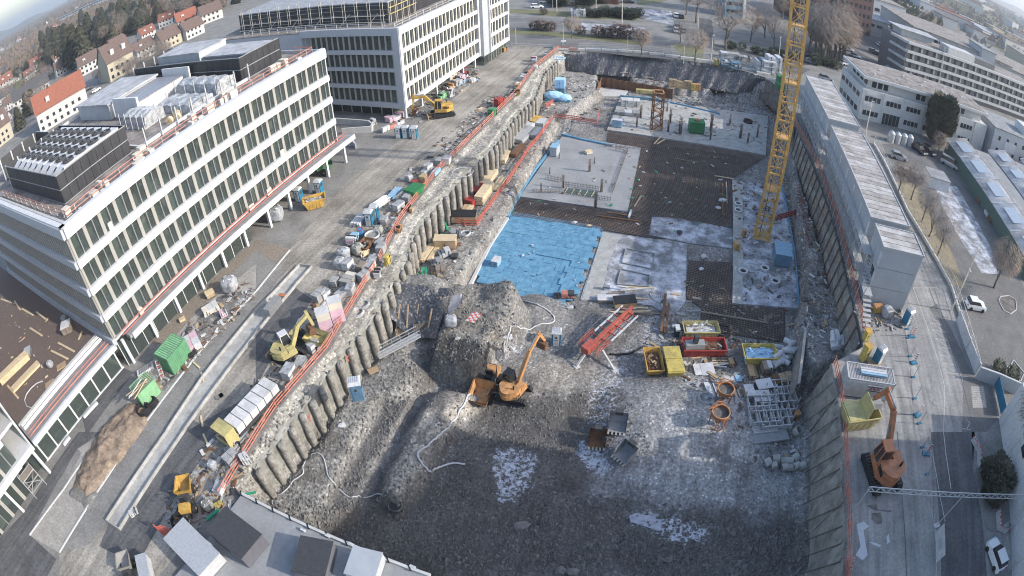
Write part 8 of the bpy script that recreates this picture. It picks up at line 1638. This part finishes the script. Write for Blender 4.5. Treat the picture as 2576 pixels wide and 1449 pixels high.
# goods in front of building two
for k,(x,y,d,m,m2,lab)in enumerate([(1400,1200,(3.6,1.8,1.0),'pink','plastic_white','pink and white packs before the second building'),(1380,1290,(5,.5,1.0),'rail_faded','plastic_white','striped barrier box before the glass ground floor'),(1990,790,(2.6,1.4,1.2),'wood','cream','plywood boxes under the second building'),(2060,750,(2.2,1.6,2.2),'red','blue','red and blue toolboxes under the second building'),(2075,790,(2.4,1.4,1.0),'pink','plastic_white','pink insulation packs under the second building'),(1940,890,(2.0,1.4,.9),'orange_pale','cream','orange pile behind the ochre excavator'),(1880,985,(2.2,1.2,1.0),'green_pale','green','green covered goods behind the ochre excavator'),(2040,850,(2.6,1.6,1.2),'galv','foam_pale','clear film pile by the kerb near the second building'),(1960,970,(1.2,1.0,1.6),'plastic_white','galv','white sacks by the kerb behind the ochre excavator'),(2190,820,(2,1,.8),'plastic_white','iceblue','white sack pile at the kerb'),(2380,1160,(1.5,1.2,1.3),'green_dark','green','green generator at the far red railing'),(2450,1060,(1.8,1.2,1.5),'red','red','red machine at the far red railing'),(1170,1260,(1.2,1.2,1.2),'galv','lightgrey','round grey drum at the end of the curved wall'),(2500,520,(1.2,1.0,1.2),'yellow','orange','little yellow machine at the far end of building two')]):
	simple_box('goods_stack',lab,'goods',T(1,0,x,y),d,UA+R(70),m,m2)
for k,(x,y,d,m,m2)in enumerate([(20,960,(1.6,1,.9),'white_dirty','plastic_white'),(60,880,(1.8,1,.9),'wood','cream'),(110,800,(2,1.2,1.0),'plastic_white','lightgrey'),(140,760,(1.4,1,.8),'galv','film'),(220,620,(1.4,1.2,1.2),'pink','midgrey'),(225,650,(1.2,1,1.3),'white_dirty','galv'),(235,690,(1.6,1.0,.7),'plastic_white','white'),(340,570,(1.4,1.0,.9),'lightgrey','galv'),(65,960,(.8,.6,1.3),'orange_pale','yellow')]):
	simple_box('goods_stack',['white','wooden','white and grey','film wrapped','pinkish','dirty white','bright white','pale grey','orange'][k]+' goods along the far part of the red railing','goods',T(2,0,x,y),d,R(70),m,m2)
# curved ramp wall, dark ramp at building one end
strip_box('ramp_wall','curved pale ramp wall between the two white buildings','wall',TL(1,0,[(760,1240),(1140,1270),(1175,1300),(1165,1330),(870,1350)]),0,1.2,.3,'concrete_light')
strip_box('ramp_wall','low white U shaped kerb wall near the green telehandler','wall',TL(1,1,[(800,15),(980,15),(1010,50)]),0,1.0,.3,'white')
flatsheet('dark_ramp',TL(1,0,[(770,1250),(1150,1280),(1165,1325),(870,1345),(860,1300)]),.03,'asphalt')

# small uncounted litter: offcuts, stones, ties
def litter(poly,n,ms,z=0,seed=0,s=(.08,.5)):
	rr=random.Random(seed);ps=[(q[0],q[1])for q in poly];xs=[p[0]for p in ps];ys=[p[1]for p in ps];mb=MB();k=0
	while k<n:
		x,y=rr.uniform(min(xs),max(xs)),rr.uniform(min(ys),max(ys))
		if not inside(ps,np.array([x]),np.array([y]))[0]:continue
		L=s[0]+(s[1]-s[0])*rr.random()**2;zz=(hz(x,y)if z is None else z)+.04;mb.cbox((x,y,zz+L*.12),(L*rr.uniform(.8,3),L*rr.uniform(.3,1),L*.35),rr.uniform(0,3),rr.randrange(len(ms)),rr.uniform(-.2,.2));k+=1
	return kind(mb.build('litter',ms),'stuff')
LM=['pack_grey','concrete','wood','darkgrey','white_dirty','rust','wood_grey','soil','pack_grey']
litter([(q.x-.6,q.y)for q in EDGE_L[1:9]]+[(q.x-5.5,q.y)for q in EDGE_L[1:9][::-1]],1100,LM,0,1)
litter(terr,600,LM,None,2);litter(px_poly([(1640,800),(1730,690),(2010,780),(2010,1160),(1860,1150),(1700,950),(1600,900)],-7.3),800,LM,None,3)
litter(px_poly([(1310,500),(1620,370),(1925,395),(1842,620),(1640,600),(1285,540)],FZ),260,['white_dirty','wood','wood_grey','emerald','rust'],FZ+.3,4,(.06,.35))
litter(px_poly([(1845,455),(1980,475),(2008,770),(1845,760)],FZ),420,LM,FZ+.28,5);litter(px_poly([(1280,545),(1515,582),(1450,755),(1200,700)],FZ),50,['plastic_white','foam_pale','blue'],FZ+.3,6,(.05,.2))
litter(px_poly([(1560,250),(1930,295),(1925,385),(1530,325)],FZ),260,LM,FZ+.32,7);litter(px_poly([(1500,190),(1960,235),(1985,300),(1640,250)],-5),500,LM,None,8);litter(px_poly([(1950,340),(2040,540),(2160,870),(2030,900),(1990,600)],-4.5),700,LM,None,9)
litter([(q.x,q.y)for q in TL(1,0,[(1300,1240),(1650,1240),(2250,800),(2250,650),(1500,1080)])],420,LM,0,10);litter([(q.x,q.y)for q in TL(0,2,[(1400,900),(1700,560),(2500,-100),(2576,100),(1900,800),(1500,1100)])],420,LM,.1,11)
litter([(q.x,q.y)for q in TL(0,3,[(1700,600),(2300,100),(2576,0),(2400,700),(1700,1200)])],300,LM,0,12);litter([(q.x,q.y)for q in TL(3,2,[(900,200),(1350,200),(1350,420),(1000,460)])],90,LM,0,13);litter([(q.x,q.y)for q in TL(0,2,[(50,200),(900,700),(500,1300),(50,1000)])],90,['wood_light','white_dirty','wood'],3.85,14,(.05,.3))
# ================= BEYOND THE SITE: houses, trees, streets, far town
def house(key,roof='tile_brown',wall='plaster',L=12,W_=9,h=5.5,rh=4.5,dorm=2,end='plaster_grey'):
	r=root_('house');l,w_=L/2,W_/2;m_=MB().box(-l,l,-w_,w_,0,h);m_.build('wall',wall,r)
	m_=MB().add([(-l,-w_,h),(-l,w_,h),(-l,0,h+rh)],[(0,2,1)]);m_.add([(l,-w_,h),(l,w_,h),(l,0,h+rh)],[(0,1,2)]);m_.build('gable',wall,r)
	m_=MB();o=.5;k=rh/w_
	for s in(-1,1):m_.add([(-l-o,s*(w_+o),h-o*k),(l+o,s*(w_+o),h-o*k),(l+o,0,h+rh),(-l-o,0,h+rh),(-l-o,s*(w_+o),h-o*k+.25),(l+o,s*(w_+o),h-o*k+.25),(l+o,0,h+rh+.25),(-l-o,0,h+rh+.25)],MB.BF)
	rf=m_.build('roof',roof,r);m_=MB().box(-l*.35,-l*.35+.8,-.4,.4,h+rh-.8,h+rh+1.3);m_.build('chimney','brickred',rf)
	for i in range(dorm):x=-l*.5+i*L*.45;q=MB();q.box(x,x+1.6,-w_*.75,-w_*.1,h+.6,h+rh*.62);d=q.build('dormer','plaster',rf);put(bxm(('dw',round(h+rh*.3,1)),0,.9,-.05,0,0,.9,'windark'),'window',d,(x+.35,-w_*.75,h+1.0))
	nf=max(1,int(h/2.7));nw=max(2,int(L/3))
	for f in range(nf):
		for i in range(nw):put(bxm(('hw',1),0,1.1,-.06,0,0,1.3,'windark'),'window',r,(-l+1+i*(L-2)/nw,-w_,1+f*2.8))
		for i in range(2):put(bxm(('hv',1),0,.06,0,1,0,1.3,'windark'),'window',r,(l,-w_*.6+i*w_,1+f*2.8))
	return r
HS=Kind(house);rr0=random.Random(77)
def hs(key,i,j,x,y,rz,lab,sc_=1.0,**kw):HS(key,T(i,j,x,y),R(rz),lab,'house',None,sc_*.86,**kw)
LH=dict(L=22,W_=12,h=8,rh=6,roof='tile_orange',dorm=1)
hs('big',0,0,640,1180,48,'scaffolded house with a bright orange tiled roof and long dormer',1.15,**LH)
hs('dark',0,0,330,1010,48,'long terrace house with a black roof and brick chimneys behind the orange one',1.1,L=24,W_=11,h=6,rh=5,roof='tile_dark',dorm=0)
hs('b',0,0,1190,760,60,'tall brown roofed house with dormers nearest the office building',1.25,L=12,W_=11,h=8,rh=6.5,wall='plaster_yellow');hs('c',0,0,900,720,50,'brown roofed house with a single wide dormer left of the tall one',1.1,L=12,h=6,dorm=1)
hs('d',0,0,640,740,52,'low brown roofed house between the conifers and the orange roof',1.0,roof='tile_brown',dorm=0);hs('e',0,0,1450,580,62,'house with roof windows and a dark balcony right of the tall one',1.0,roof='tile_brown',dorm=1);hs('f',0,0,1700,470,62,'cream house with an arched white lattice on its wall',1.05,wall='plaster_yellow',dorm=0);hs('d',0,0,1930,370,62,'brown roofed cottage left of the roof scaffold',1.0)
hs('g',0,0,1690,250,20,'white house with an orange brown roof at the wood edge',.95,roof='tile_red',dorm=2);hs('h',0,0,1880,270,45,'grey house with a bright red hipped roof at the wood edge',1.1,roof='tile_orange',wall='plaster_grey',dorm=1);hs('d',0,0,2120,210,45,'steep brown roofed house with a snowy skylight beside the scaffold',1.1);hs('d',0,0,1180,520,60,'brown roofed house half hidden behind the tall yellow one',1.0);hs('g',0,0,1480,400,60,'orange roofed house hidden by bare trees',.9)
for k,(x,y,key,rz,nm_)in enumerate([(240,570,'e',60,'gabled house with a pale blue sheeted roof side'),(50,640,'g',40,'red roofed house at the left edge below the conifers'),(130,840,'dark',55,'dark roofed row house under the left conifers'),(300,790,'g',55,'row house with a rust red roof'),(20,760,'dark',55,'white gabled house at the left picture edge'),(20,1020,'e',65,'white gabled end house beside the black roofed terrace'),(110,1090,'d',60,'narrow brown roofed house before the black roofed terrace'),(260,650,'d',30,'low brown house behind the bushes'),(380,500,'dark',30,'small dark roofed house beside the big conifer'),(10,1449,'b',70,'brown roof cut off by the left edge beside the near roof machinery')]):hs(key,0,0,x,y,rz,nm_,.85 if k!=9 else 1.1)
for k in range(34):
	x,y=rr0.uniform(-5,150),rr0.uniform(120,330)
	if y>120+x*.2 and y<330-x*.9:HS(['d','g','e','dark'][k%4],P(x,y),R(rr0.uniform(20,70)),'small '+['brown','red','brown','dark'][k%4]+' roofed house packed among the garden trees at the left edge','house','small houses among the garden trees',.62)
block('long white school building with ribbon windows beyond the conifer wood','school',*(P(150,62).to_tuple()[:2]),190,26,0,14,-8,'plastic_white','tile_brown',nwin=40,floors=2,name='long_building')
def leafy(c,rx,rz_,n,s,m,seed,cone=False,droop=.3):
	rr=np.random.default_rng(seed);mb=MB();V=[];F=[]
	for k in range(n):
		if cone:t=rr.random()**.75;z=c[2]+rz_*2*(t)-rz_;rad=rx*(1-t)**.8*(.55+.45*rr.random())*(1+.18*math.sin(t*40));a=rr.random()*6.283;p=np.array([c[0]+rad*math.cos(a),c[1]+rad*math.sin(a),z])
		else:
			d=rr.normal(size=3);d/=np.linalg.norm(d);q=(.62+.38*rr.random());bump=1+.16*math.sin(5*d[0]+seed)*math.cos(4*d[1]);p=np.array(c)+d*np.array([rx,rx,rz_])*q*bump;a=math.atan2(d[1],d[0])
		u=np.array([math.cos(a),math.sin(a),-droop-.4*rr.random()])*s*rr.uniform(.6,1.4);v=np.array([-math.sin(a),math.cos(a),rr.uniform(-.5,.5)])*s*.55;o=len(V);V+=[tuple(p-v),tuple(p+v),tuple(p+u)];F.append((o,o+1,o+2))
	mb.add(V,F);return mb
def conifer(key,m='leaf_dark',h=18,r_=4.6,n=2200):
	r=root_('conifer_tree');q=MB();q.cyl((0,0,0),.35,h*.9,6,r2=.08);q.build('trunk','bark',r);b=leafy((0,0,h*.54),r_,h*.47,n,1.25,m,hash(str(h))%99+int(r_*10),True);b.build('crown',m,r);return r
def baretree(key,h=12,m='twig',seed=1,spread=.55,depth=5,lean=0):
	r=root_('bare_tree');rr=random.Random(seed);tw=MB();tk=MB()
	def grow(p,d,L,rad,k):
		e=p+d*L;(tk if k<2 else tw).tube([p,p.lerp(e,.5)+Vector((rr.uniform(-.05,.05)*L,)*3),e],[rad,rad*.85,rad*.68],5 if k<2 else 3)
		if k>=depth:return
		for _ in range(3 if k<4 else 4):
			nd=(d+Vector((rr.uniform(-1,1),rr.uniform(-1,1),rr.uniform(-.35,.6)))*spread*1.3).normalized();grow(p.lerp(e,rr.uniform(.55,1)),nd,L*rr.uniform(.6,.8),rad*.58,k+1)
	grow(Vector((0,0,0)),Vector((lean,0,1)).normalized(),h*.3,h*.021,0);hz2=leafy((0,0,h*.66),h*.34,h*.32,1500,.9,m,seed+50);hz2.v=[tuple(Vector(hz2.v[k])if k%3!=1 else Vector(hz2.v[k-1]).lerp(Vector(hz2.v[k]),.13))for k in range(len(hz2.v))];tw.add(hz2.v,hz2.f);tk.build('trunk','bark',r);tw.build('crown',m,r);return r
def shrub(key,m='shrub_brown',r_=1.3,n=420,hh_=1.2):r=root_('shrub');b=leafy((0,0,hh_),r_,hh_,n,.35,m,int(r_*37),False,-.4);b.build('foliage',m,r);q=MB();q.cyl((0,0,0),.1,hh_,5);q.build('stem','bark',r);return r
CT=Kind(conifer);BT=Kind(baretree);SH=Kind(shrub)
rr=random.Random(21)
def scatter(fn,keys,poly,cnt,lab,cat,grp,s0=.8,s1=1.25,**kw):
	xs=[p[0]for p in poly];ys=[p[1]for p in poly];n=0
	while n<cnt:
		x,y=rr.uniform(min(xs),max(xs)),rr.uniform(min(ys),max(ys))
		if not inside(poly,np.array([x]),np.array([y]))[0]:continue
		key=rr.choice(keys);fn(key[0],P(x,y),rr.uniform(0,6),lab,cat,grp,rr.uniform(s0,s1),**{**key[1],**kw});n+=1
CK=[('c1',{}),('c2',dict(h=21,r_=5.6)),('c3',dict(m='leaf_blue',h=16,r_=4.8)),('c4',dict(h=14,r_=4.4))]
BK=[('b1',dict(h=14,seed=3)),('b2',dict(h=13,seed=4,m='twig_warm')),('b3',dict(h=15,seed=8,spread=.7))]
scatter(CT,CK[:2],[(105,120),(150,110),(200,120),(240,165),(190,185),(130,175)],20,'tall dark conifer in the dense clump at the upper left','tree','conifers of the upper left clump',1.0,1.45)
scatter(CT,CK,[(200,60),(360,15),(560,10),(550,40),(420,55),(330,90),(280,120),(230,120)],55,'conifer in the wood behind the red roofed houses','tree','conifers of the wood',.85,1.25)
scatter(BT,BK,[(200,50),(360,10),(570,8),(560,40),(400,60),(320,100),(270,115)],60,'bare tree among the conifers behind the houses','tree','bare trees of the wood',.9,1.3)
scatter(BT,BK,[(0,110),(100,90),(120,190),(180,230),(60,340),(0,330)],42,'bare garden tree between the houses at the left edge','tree','bare garden trees at the left',.5,.95)
scatter(CT,[('c4',CK[3][1])],[(40,300),(90,280),(80,340),(30,350)],3,'young conifer in front of the orange roofed house','tree','young conifers by the orange roof',.7,1.0)
scatter(BT,BK,[(230,230),(330,215),(430,160),(440,130),(330,180),(240,210)],20,'thin bare tree in front of the brown roofed houses','tree','thin bare trees along the gardens',.45,.7)
# street, verges and parking beyond the far end of the pit
def fs(name,i,j,pts,m,l=.012):return flatsheet(name,TL(i,j,pts),l,m)
fs('street',2,0,[(-400,330),(0,330),(600,390),(1350,470),(1600,440),(1610,600),(1150,560),(520,490),(-400,440)],'asphalt_road',.014);fs('verge',2,0,[(-400,290),(0,292),(500,330),(1200,395),(1330,460),(600,385),(-400,325)],'grass',.016)
fs('street',2,0,[(-400,160),(0,160),(700,210),(1400,290),(1380,420),(500,325),(-400,285)],'asphalt_road',.013);fs('verge',2,0,[(-300,90),(0,92),(450,110),(1270,170),(1250,205),(690,190),(0,130)],'grass',.015);fs('street',2,0,[(1880,180),(2010,200),(2040,440),(2600,600),(3000,700),(2900,760),(2300,640),(1900,440)],'asphalt',.016)
fs('lawn',2,0,[(1250,0),(1560,0),(1480,40),(1260,50)],'grass',.016);fs('lawn',2,0,[(1600,440),(1930,480),(1920,610),(1740,600)],'grass',.018);fs('side_street',3,0,[(80,700),(330,660),(840,620),(1230,690),(820,470),(930,300),(870,290),(740,520),(0,620)],'asphalt',.02);fs('yard',3,0,[(900,300),(1190,400),(1220,640),(820,460)],'asphalt',.016)
fs('frosty_bays',2,0,[(700,230),(1340,280),(1330,330),(700,300)],'slab_snow',.018);fs('frosty_bays',2,0,[(1290,90),(1600,110),(1640,260),(1280,180)],'slab_snow',.018)
fs('leaf_ground',3,0,[(400,480),(830,520),(840,620),(400,600)],'soil',.022)
for k,(x,y,s_)in enumerate([(230,300,1),(300,305,1.1),(390,310,1),(870,370,1.15),(960,375,1),(1060,385,1.5),(1150,385,1.4),(1300,400,1.1),(320,150,.8),(690,345,.9)]):SH('s',T(2,0,x,y),k,['first','second','third','fourth','fifth','sixth','seventh','eighth','small upper','low'][k]+' rounded brown bush on the verge of the far street','bush','rounded bushes on the far verge',1.25*s_)
scatter(SH,[('g',dict(m='leaf_hedge',r_=1.5))],[(1460,32),(1610,40),(1605,52),(1450,42)],30,'dark green hedge bush along the far parking','hedge','dark hedge along the far parking',.9,1.4);scatter(SH,[('g',{})],[(1830,112),(2120,165),(2110,180),(1840,125)],26,'dark hedge bush along the side street','hedge','hedge along the side street',.8,1.1)
scatter(SH,[('g',{})],[(1380,0),(1510,0),(1510,18),(1370,18)],20,'dark bush behind the far parking lamps','bush','bushes behind the far parking',1.2,1.8)
for k,(i,j,x,y,key,s_)in enumerate([(2,0,600,385,'b2',.55),(2,0,1300,555,'b2',.6),(2,0,1690,440,'b1',.55),(2,0,1840,620,'b2',.75),(2,0,2150,510,'b3',1.35),(2,0,1850,230,'b1',1.1),(2,0,1750,150,'b1',.8),(2,0,2400,420,'b2',.9),(2,0,2540,380,'b3',.9),(3,0,60,480,'b2',.9),(3,0,150,200,'b2',.9),(3,0,1000,250,'b1',.6),(3,0,980,60,'b2',.7),(3,1,1310,490,'b2',.55),(3,1,1440,560,'b1',.55),(3,1,1545,780,'b1',.5),(3,1,1620,930,'b3',.55),(3,1,1705,1120,'b1',.55),(3,1,2270,1449,'b2',.75),(3,3,2480,200,'b3',.7),(3,1,1700,120,'b2',.5)]):
	BT(key,T(i,j,x,y),k*1.3,['young bare tree on the far verge','small round bare tree by the pit end fence','thin bare tree beside the striped traffic posts','bare tree on the little lawn by the far corner','tall spreading bare tree at the far road corner','big bare tree behind the far parking','bare tree above the parked cars','leafy brown bare tree right of the spreading one','bare tree before the narrow blue tower','warm brown bare tree left of the crane','bare tree behind the crane mast top','bare tree between the brick building and the pale hall','bare tree at the top edge right of the brick building','bare tree over the two cars by the lawn','second bare tree on the strip of lawn','third bare tree on the strip of lawn','fourth bare tree on the strip of lawn','fifth bare tree on the strip of lawn','feathery bare tree by the drive','wide branching bare tree at the lower right edge','bare tree between the tanks and the van'][k],'tree',None,s_)
scatter(BT,BK,[(2040,110),(2130,115),(2130,158),(2030,152)],26,'bare tree of the dense grove before the brick building','tree','grove before the brick building',.95,1.35)
bt2=thing('conifer_tree','big egg shaped dark green conifer in front of the white office','tree',T(3,0,1690,1440));leafy((0,0,6.4),4.3,6.2,5200,.9,'leaf_dark',5,False,-1.3).build('crown','leaf_dark',bt2);leafy((0,0,6.2),3.4,5.4,2600,.9,'leaf_dark',6,False,-1.0).build('inner_crown','leaf_dark',bt2);m_=MB().cyl((0,0,0),.4,6,7);m_.build('trunk','bark',bt2)
iv=thing('ivy_mast','tall narrow ivy covered mast left of the long grey building','ivy',T(3,0,1200,580));leafy((0,0,7),1.0,7.5,900,.6,'leaf_dark',9).build('foliage','leaf_dark',iv);m_=MB().cyl((0,0,0),.25,14,6);m_.build('pole','bark',iv)
SH('hg',T(3,3,2250,500),0,'dense green hedge shrub at the lower right beside the striped barrier','shrub',None,1.0,m='leaf_dark',r_=2.6,n=2600,hh_=1.5);SH('h2',T(3,3,2240,640),1,'lower green hedge shrub under the silver truss','shrub',None,.9,m='leaf_dark',r_=2.2,n=1800,hh_=1.2);SH('h3',T(3,3,2570,330),1,'tall hedge at the right picture edge','shrub',None,1.0,m='leaf_dark',r_=1.8,n=1500,hh_=3)
for k,(i,j,x,y)in enumerate([(3,2,2300,850),(3,2,2440,910)]):SH('g',T(i,j,x,y),0,['left','right'][k]+' small evergreen in the planting bed behind the gateway wall','shrub',None,.8)
def lamp(key,h=8):r=root_('street_lamp');m_=MB().cyl((0,0,0),.13,h,6,r2=.08);m_.build('pole','cream',r);m_=MB().box(-.15,.7,-.12,.12,h-.05,h+.08);m_.build('lamp_head','galv',r);return r
LP=Kind(lamp)
for k,(i,j,x,y,s_)in enumerate([(2,0,450,120,1.1),(2,0,845,100,1.0),(2,0,1105,270,1.15),(2,0,40,455,.6),(2,0,515,400,.6),(2,0,1160,530,.55),(2,0,1725,640,.6),(2,0,1998,650,1.0),(2,0,1870,300,.8),(2,0,410,80,.9),(3,0,100,640,1.0),(3,0,740,930,.9),(3,0,980,1350,1.0),(3,1,1950,1449,.9),(2,0,1395,45,.7),(1,0,2548,145,.8),(3,0,548,560,.3),(3,2,1840,230,.9)]):LP('l',T(i,j,x,y),k,['tall lamp pole at the far parking entrance','lamp pole behind the long hedge','tallest lamp pole on the far street','short white pole near the left end of the far street','pole beside the grey cabin at the rim','short pole behind the black sheeting','pole at the little lawn fence','thick pale pole by the blue bins','pole beside the dark side street','second pole at the far parking entrance','pale pole left of the crane mast','lamp beside the far end of the site offices','lamp between the site offices and the white office','bent lamp on the lawn by the drive','short pole on the far lawn','thin pole right of the second white building','small sign pole before the grove','lamp post leaning over the fence by the road'][k],'lamp',None,s_)
cl=['carsilver','cargrey','carblack','carwhite','carblue'];CKy=['w','s','g','b']
for k,(i,j,x,y,rz)in enumerate([(2,0,250,80,0),(2,0,330,30,0),(2,0,1090,25,10),(2,0,1170,30,10),(2,0,1650,320,80),(2,0,1720,320,80),(2,0,1660,280,80),(2,0,1700,180,80),(2,0,1650,170,80),(3,0,150,550,75),(3,0,160,600,75),(3,0,400,560,60),(3,0,810,510,-40),(3,0,880,580,-40),(3,0,1060,530,-30),(3,0,1110,560,-30),(3,0,1115,460,80),(3,0,580,805,-15),(3,0,440,640,-20),(3,0,610,665,-5),(3,0,780,655,5),(3,0,170,110,70),(3,0,350,70,70),(0,0,890,910,50),(0,0,970,920,50),(0,0,790,900,50)]):
	CAR(CKy[k%4],T(i,j,x,y),R(rz),['blue car on the far street','pale car at the top of the far street','left white van at the top edge','right white van at the top edge','near car of the frosty cluster','second car of the frosty cluster','third car of the frosty cluster','upper car above the frosty cluster','upper left car above the frosty cluster','upper dark car left of the crane','lower dark car left of the crane','dark car right of the crane mast','white car by the grove corner','grey car on the side street','left car in the yard before the glass front','right car in the yard before the glass front','white car by the yard sign','small white car at the head of the site offices','leftmost car at the grove kerb','middle car at the grove kerb','right car at the grove kerb','lower car behind the crane top','upper car behind the crane top','left car in the lane by the orange roof','right car in the lane by the orange roof','farther car in the lane by the orange roof'][k],'car',None,1.05)
for k,(i,j,x,y,d,m,m2,lab)in enumerate([(2,0,2150,670,(2.8,2,2.0),'container_blue','white_dirty','left blue waste bin with white sacks at the pit corner'),(2,0,2240,690,(2.4,2,1.8),'container_blue','white_dirty','right blue waste bin at the pit corner'),(2,0,2190,585,(5.5,2.2,1.6),'pack_grey','snow','grey packs covered with snow behind the blue bins'),(2,0,2340,610,(4.0,2,1.3),'pack_grey','snow','second row of snow covered packs behind the blue bins'),(2,0,2530,720,(5,4,3.4),'containergrey','lightgrey','grey site cabins left of the crane'),(3,0,40,720,(4,3.4,4.5),'white_dirty','snow','white wrapped block behind the crane'),(2,0,665,165,(4.5,3,2.6),'plastic_white','white','small white kiosk on the far verge'),(3,0,120,900,(2.2,2,3.6),'green_dark','green','green cabin behind the crane mast'),(2,0,2055,655,(1.4,1,1.6),'yellow_pale','yellow','small yellow box beside the blue bins'),(2,0,545,45,(7,3,2.4),'wood','cream','yellow brown wagon on the far street'),(2,0,980,30,(6,5,4),'rust','tile_brown','rusty brown kiosk at the top edge')]):simple_box('site_goods',lab,'goods',T(i,j,x,y),d,R(-5),m,m2)
railing('white panel fence closing the pit end along the far street',[q+Vector((0,2.2,0))for q in PL([(1460,128),(1600,133),(1720,148),(1850,168),(1930,190)])],(.4,.9,1.4),'galv',3.4,name='site_fence');railing('long pale fence between the second white building and the pit corner',TL(1,0,[(2470,450)])+TL(2,0,[(0,470),(480,480)]),(.3,.8),'concrete_light',3.4,name='site_fence')
# far town on the right, fields and wooded hills
rr=random.Random(33);tn=['plaster','office_white','greywall','plaster_yellow','lightgrey'];tr_=['tile_brown','roof_grey','roof_white','tile_red','roof_gravel']
for k in range(120):
	y=240+rr.random()**1.6*1500;x=y*rr.uniform(.62,1.25)+60
	if x<330 and y<300:continue
	block(['pale','long','low','grey','white'][k%5]+' flat building in the distant town at the upper right','building',x,y,rr.uniform(14,60),rr.uniform(12,30),0,rr.uniform(5,14),rr.uniform(-30,10),tn[k%5],tr_[(k*3)%5],False,'town_building')['group']='distant town at the upper right'
for k in range(60):
	y=300+rr.random()**1.4*1300;x=-y*rr.uniform(.75,1.5)-60
	HS(['d','g','e'][k%3],(x,y,0),rr.uniform(0,3),'far house with a '+['brown','red','brown'][k%3]+' roof beyond the fields at the upper left','house','far houses at the upper left',1.1)
def wood(name,x0,x1,y0,y1,n,s,m,seed,h=9):
	r2=np.random.default_rng(seed);x=r2.uniform(x0,x1,n);y=r2.uniform(y0,y1,n);mb=MB();V=[];F=[]
	for i in range(n):
		for k in range(5):
			a=r2.random()*6.28;q=s*r2.uniform(.5,1);o=len(V);cx,cy,cz=x[i]+r2.normal()*s*.5,y[i]+r2.normal()*s*.5,h*r2.uniform(.2,1);V+=[(cx-q,cy,cz-q*.7),(cx+q*math.cos(a),cy+q*math.sin(a),cz-q*.6),(cx,cy-q*.3,cz+q*.7)];F.append((o,o+1,o+2));
	mb.add(V,F);return kind(mb.build(name,m),'stuff')
wood('far_wood',-2600,-700,1000,2600,5000,9,'twig',1,12);wood('far_wood',260,2200,260,2400,6000,6,'twig',2,9);wood('far_wood',-900,200,330,900,3500,6,'twig_warm',3,8);wood('far_wood',-420,300,300,420,900,5,'leaf_dark',4,8)
for nm_,a0,a1,D,hgt,m in[('hills',-75,-38,4200,120,'hill'),('hills',38,78,5200,150,'hill'),('hills',-38,38,4600,110,'hill')]:
	V=[];N=60;
	for i in range(N+1):
		a=R(a0+(a1-a0)*i/N);h_=hgt*(.55+.45*math.sin(i*.21+a0)+.18*math.sin(i*.7));V+=[(math.sin(a)*D,math.cos(a)*D,-5),(math.sin(a)*D*1.15,math.cos(a)*D*1.15,h_*.8),(math.sin(a)*D*1.35,math.cos(a)*D*1.35,h_)]
	mb=MB();mb.add(V,[(i*3+j,i*3+3+j,i*3+4+j,i*3+1+j)for i in range(N)for j in range(2)]);kind(mb.build(nm_,m,smooth=True),'structure')
m_=MB();q=P(38,60);m_.cyl((0,0,0),3,60,8);m_.cyl((0,0,45),9,8,10);tag(m_.build('water_tower','plastic_white',None,(-1750,1330,0)),'thin white radio mast standing on the horizon at the upper left','mast')
# unseen block added to throw shade over the lower left corner
ob=thing('tower_block','unseen plain block added below the platform to shade the lower left corner','building',(4,-24,0));m_=MB().box(0,16,0,25,0,22);m_.build('wall','office_white',ob)
for k in range(20):put(bxm(('obw',1),0,1.6,-.05,.05,0,1.6,'windark'),'window',ob,(1+(k%5)*3,25,3+(k//5)*4.5))
# the air between
hzm=bpy.data.materials.new('haze');hzm.use_nodes=True;nn=hzm.node_tree.nodes;nn.remove(nn['Principled BSDF']);pv=nn.new('ShaderNodeVolumePrincipled');pv.inputs['Color'].default_value=(.80,.88,1,1);pv.inputs['Density'].default_value=.00022;pv.inputs['Anisotropy'].default_value=.2
hzm.node_tree.links.new(pv.outputs[0],nn['Material Output'].inputs['Volume']);m_=MB().box(-9500,9500,-400,9500,-10,190);kind(m_.build('haze',hzm),'stuff')

# pieces that can be picked apart become parts of their own
def islands(me):
	n_=len(me.vertices);p=list(range(n_))
	def f(a):
		while p[a]!=a:p[a]=p[p[a]];a=p[a]
		return a
	for e in me.edges:
		a,b=f(e.vertices[0]),f(e.vertices[1])
		if a!=b:p[a]=b
	g={}
	for q in me.polygons:g.setdefault(f(q.vertices[0]),[]).append(q)
	if len(g)<2:return None
	out=[]
	for ps in g.values():
		ids=sorted({v for q in ps for v in q.vertices});mp={v:k for k,v in enumerate(ids)};m=bpy.data.meshes.new(me.name);m.from_pydata([me.vertices[v].co[:]for v in ids],[],[[mp[v]for v in q.vertices]for q in ps])
		for mt in me.materials:m.materials.append(mt)
		m.polygons.foreach_set('material_index',[q.material_index for q in ps]);out.append(m)
	return out
SPL=set('bearer hood seat cover cylinder straps blade cab vent engine_cover undercarriage yoke rim cupboard cable_post corner_frame end_band floor_slab gable brace stair_step pilaster ledger end_wall gutter parapet links frame guard ring_beam edge_strip face support outrigger roof_upstand rail vent end_block bracket'.split());cache={}
for o in list(bpy.data.objects):
	nm_=o.name.split('.')[0]
	if o.type!='MESH' or nm_ not in SPL or not o.parent or o.children or o.get('kind')=='stuff' or len(o.data.vertices)>3000:continue
	if o.data.name not in cache:cache[o.data.name]=islands(o.data)
	L=cache[o.data.name]
	if not L:continue
	for m in L[1:]:c=o.copy();c.data=m;C.objects.link(c)
	o.data=L[0]
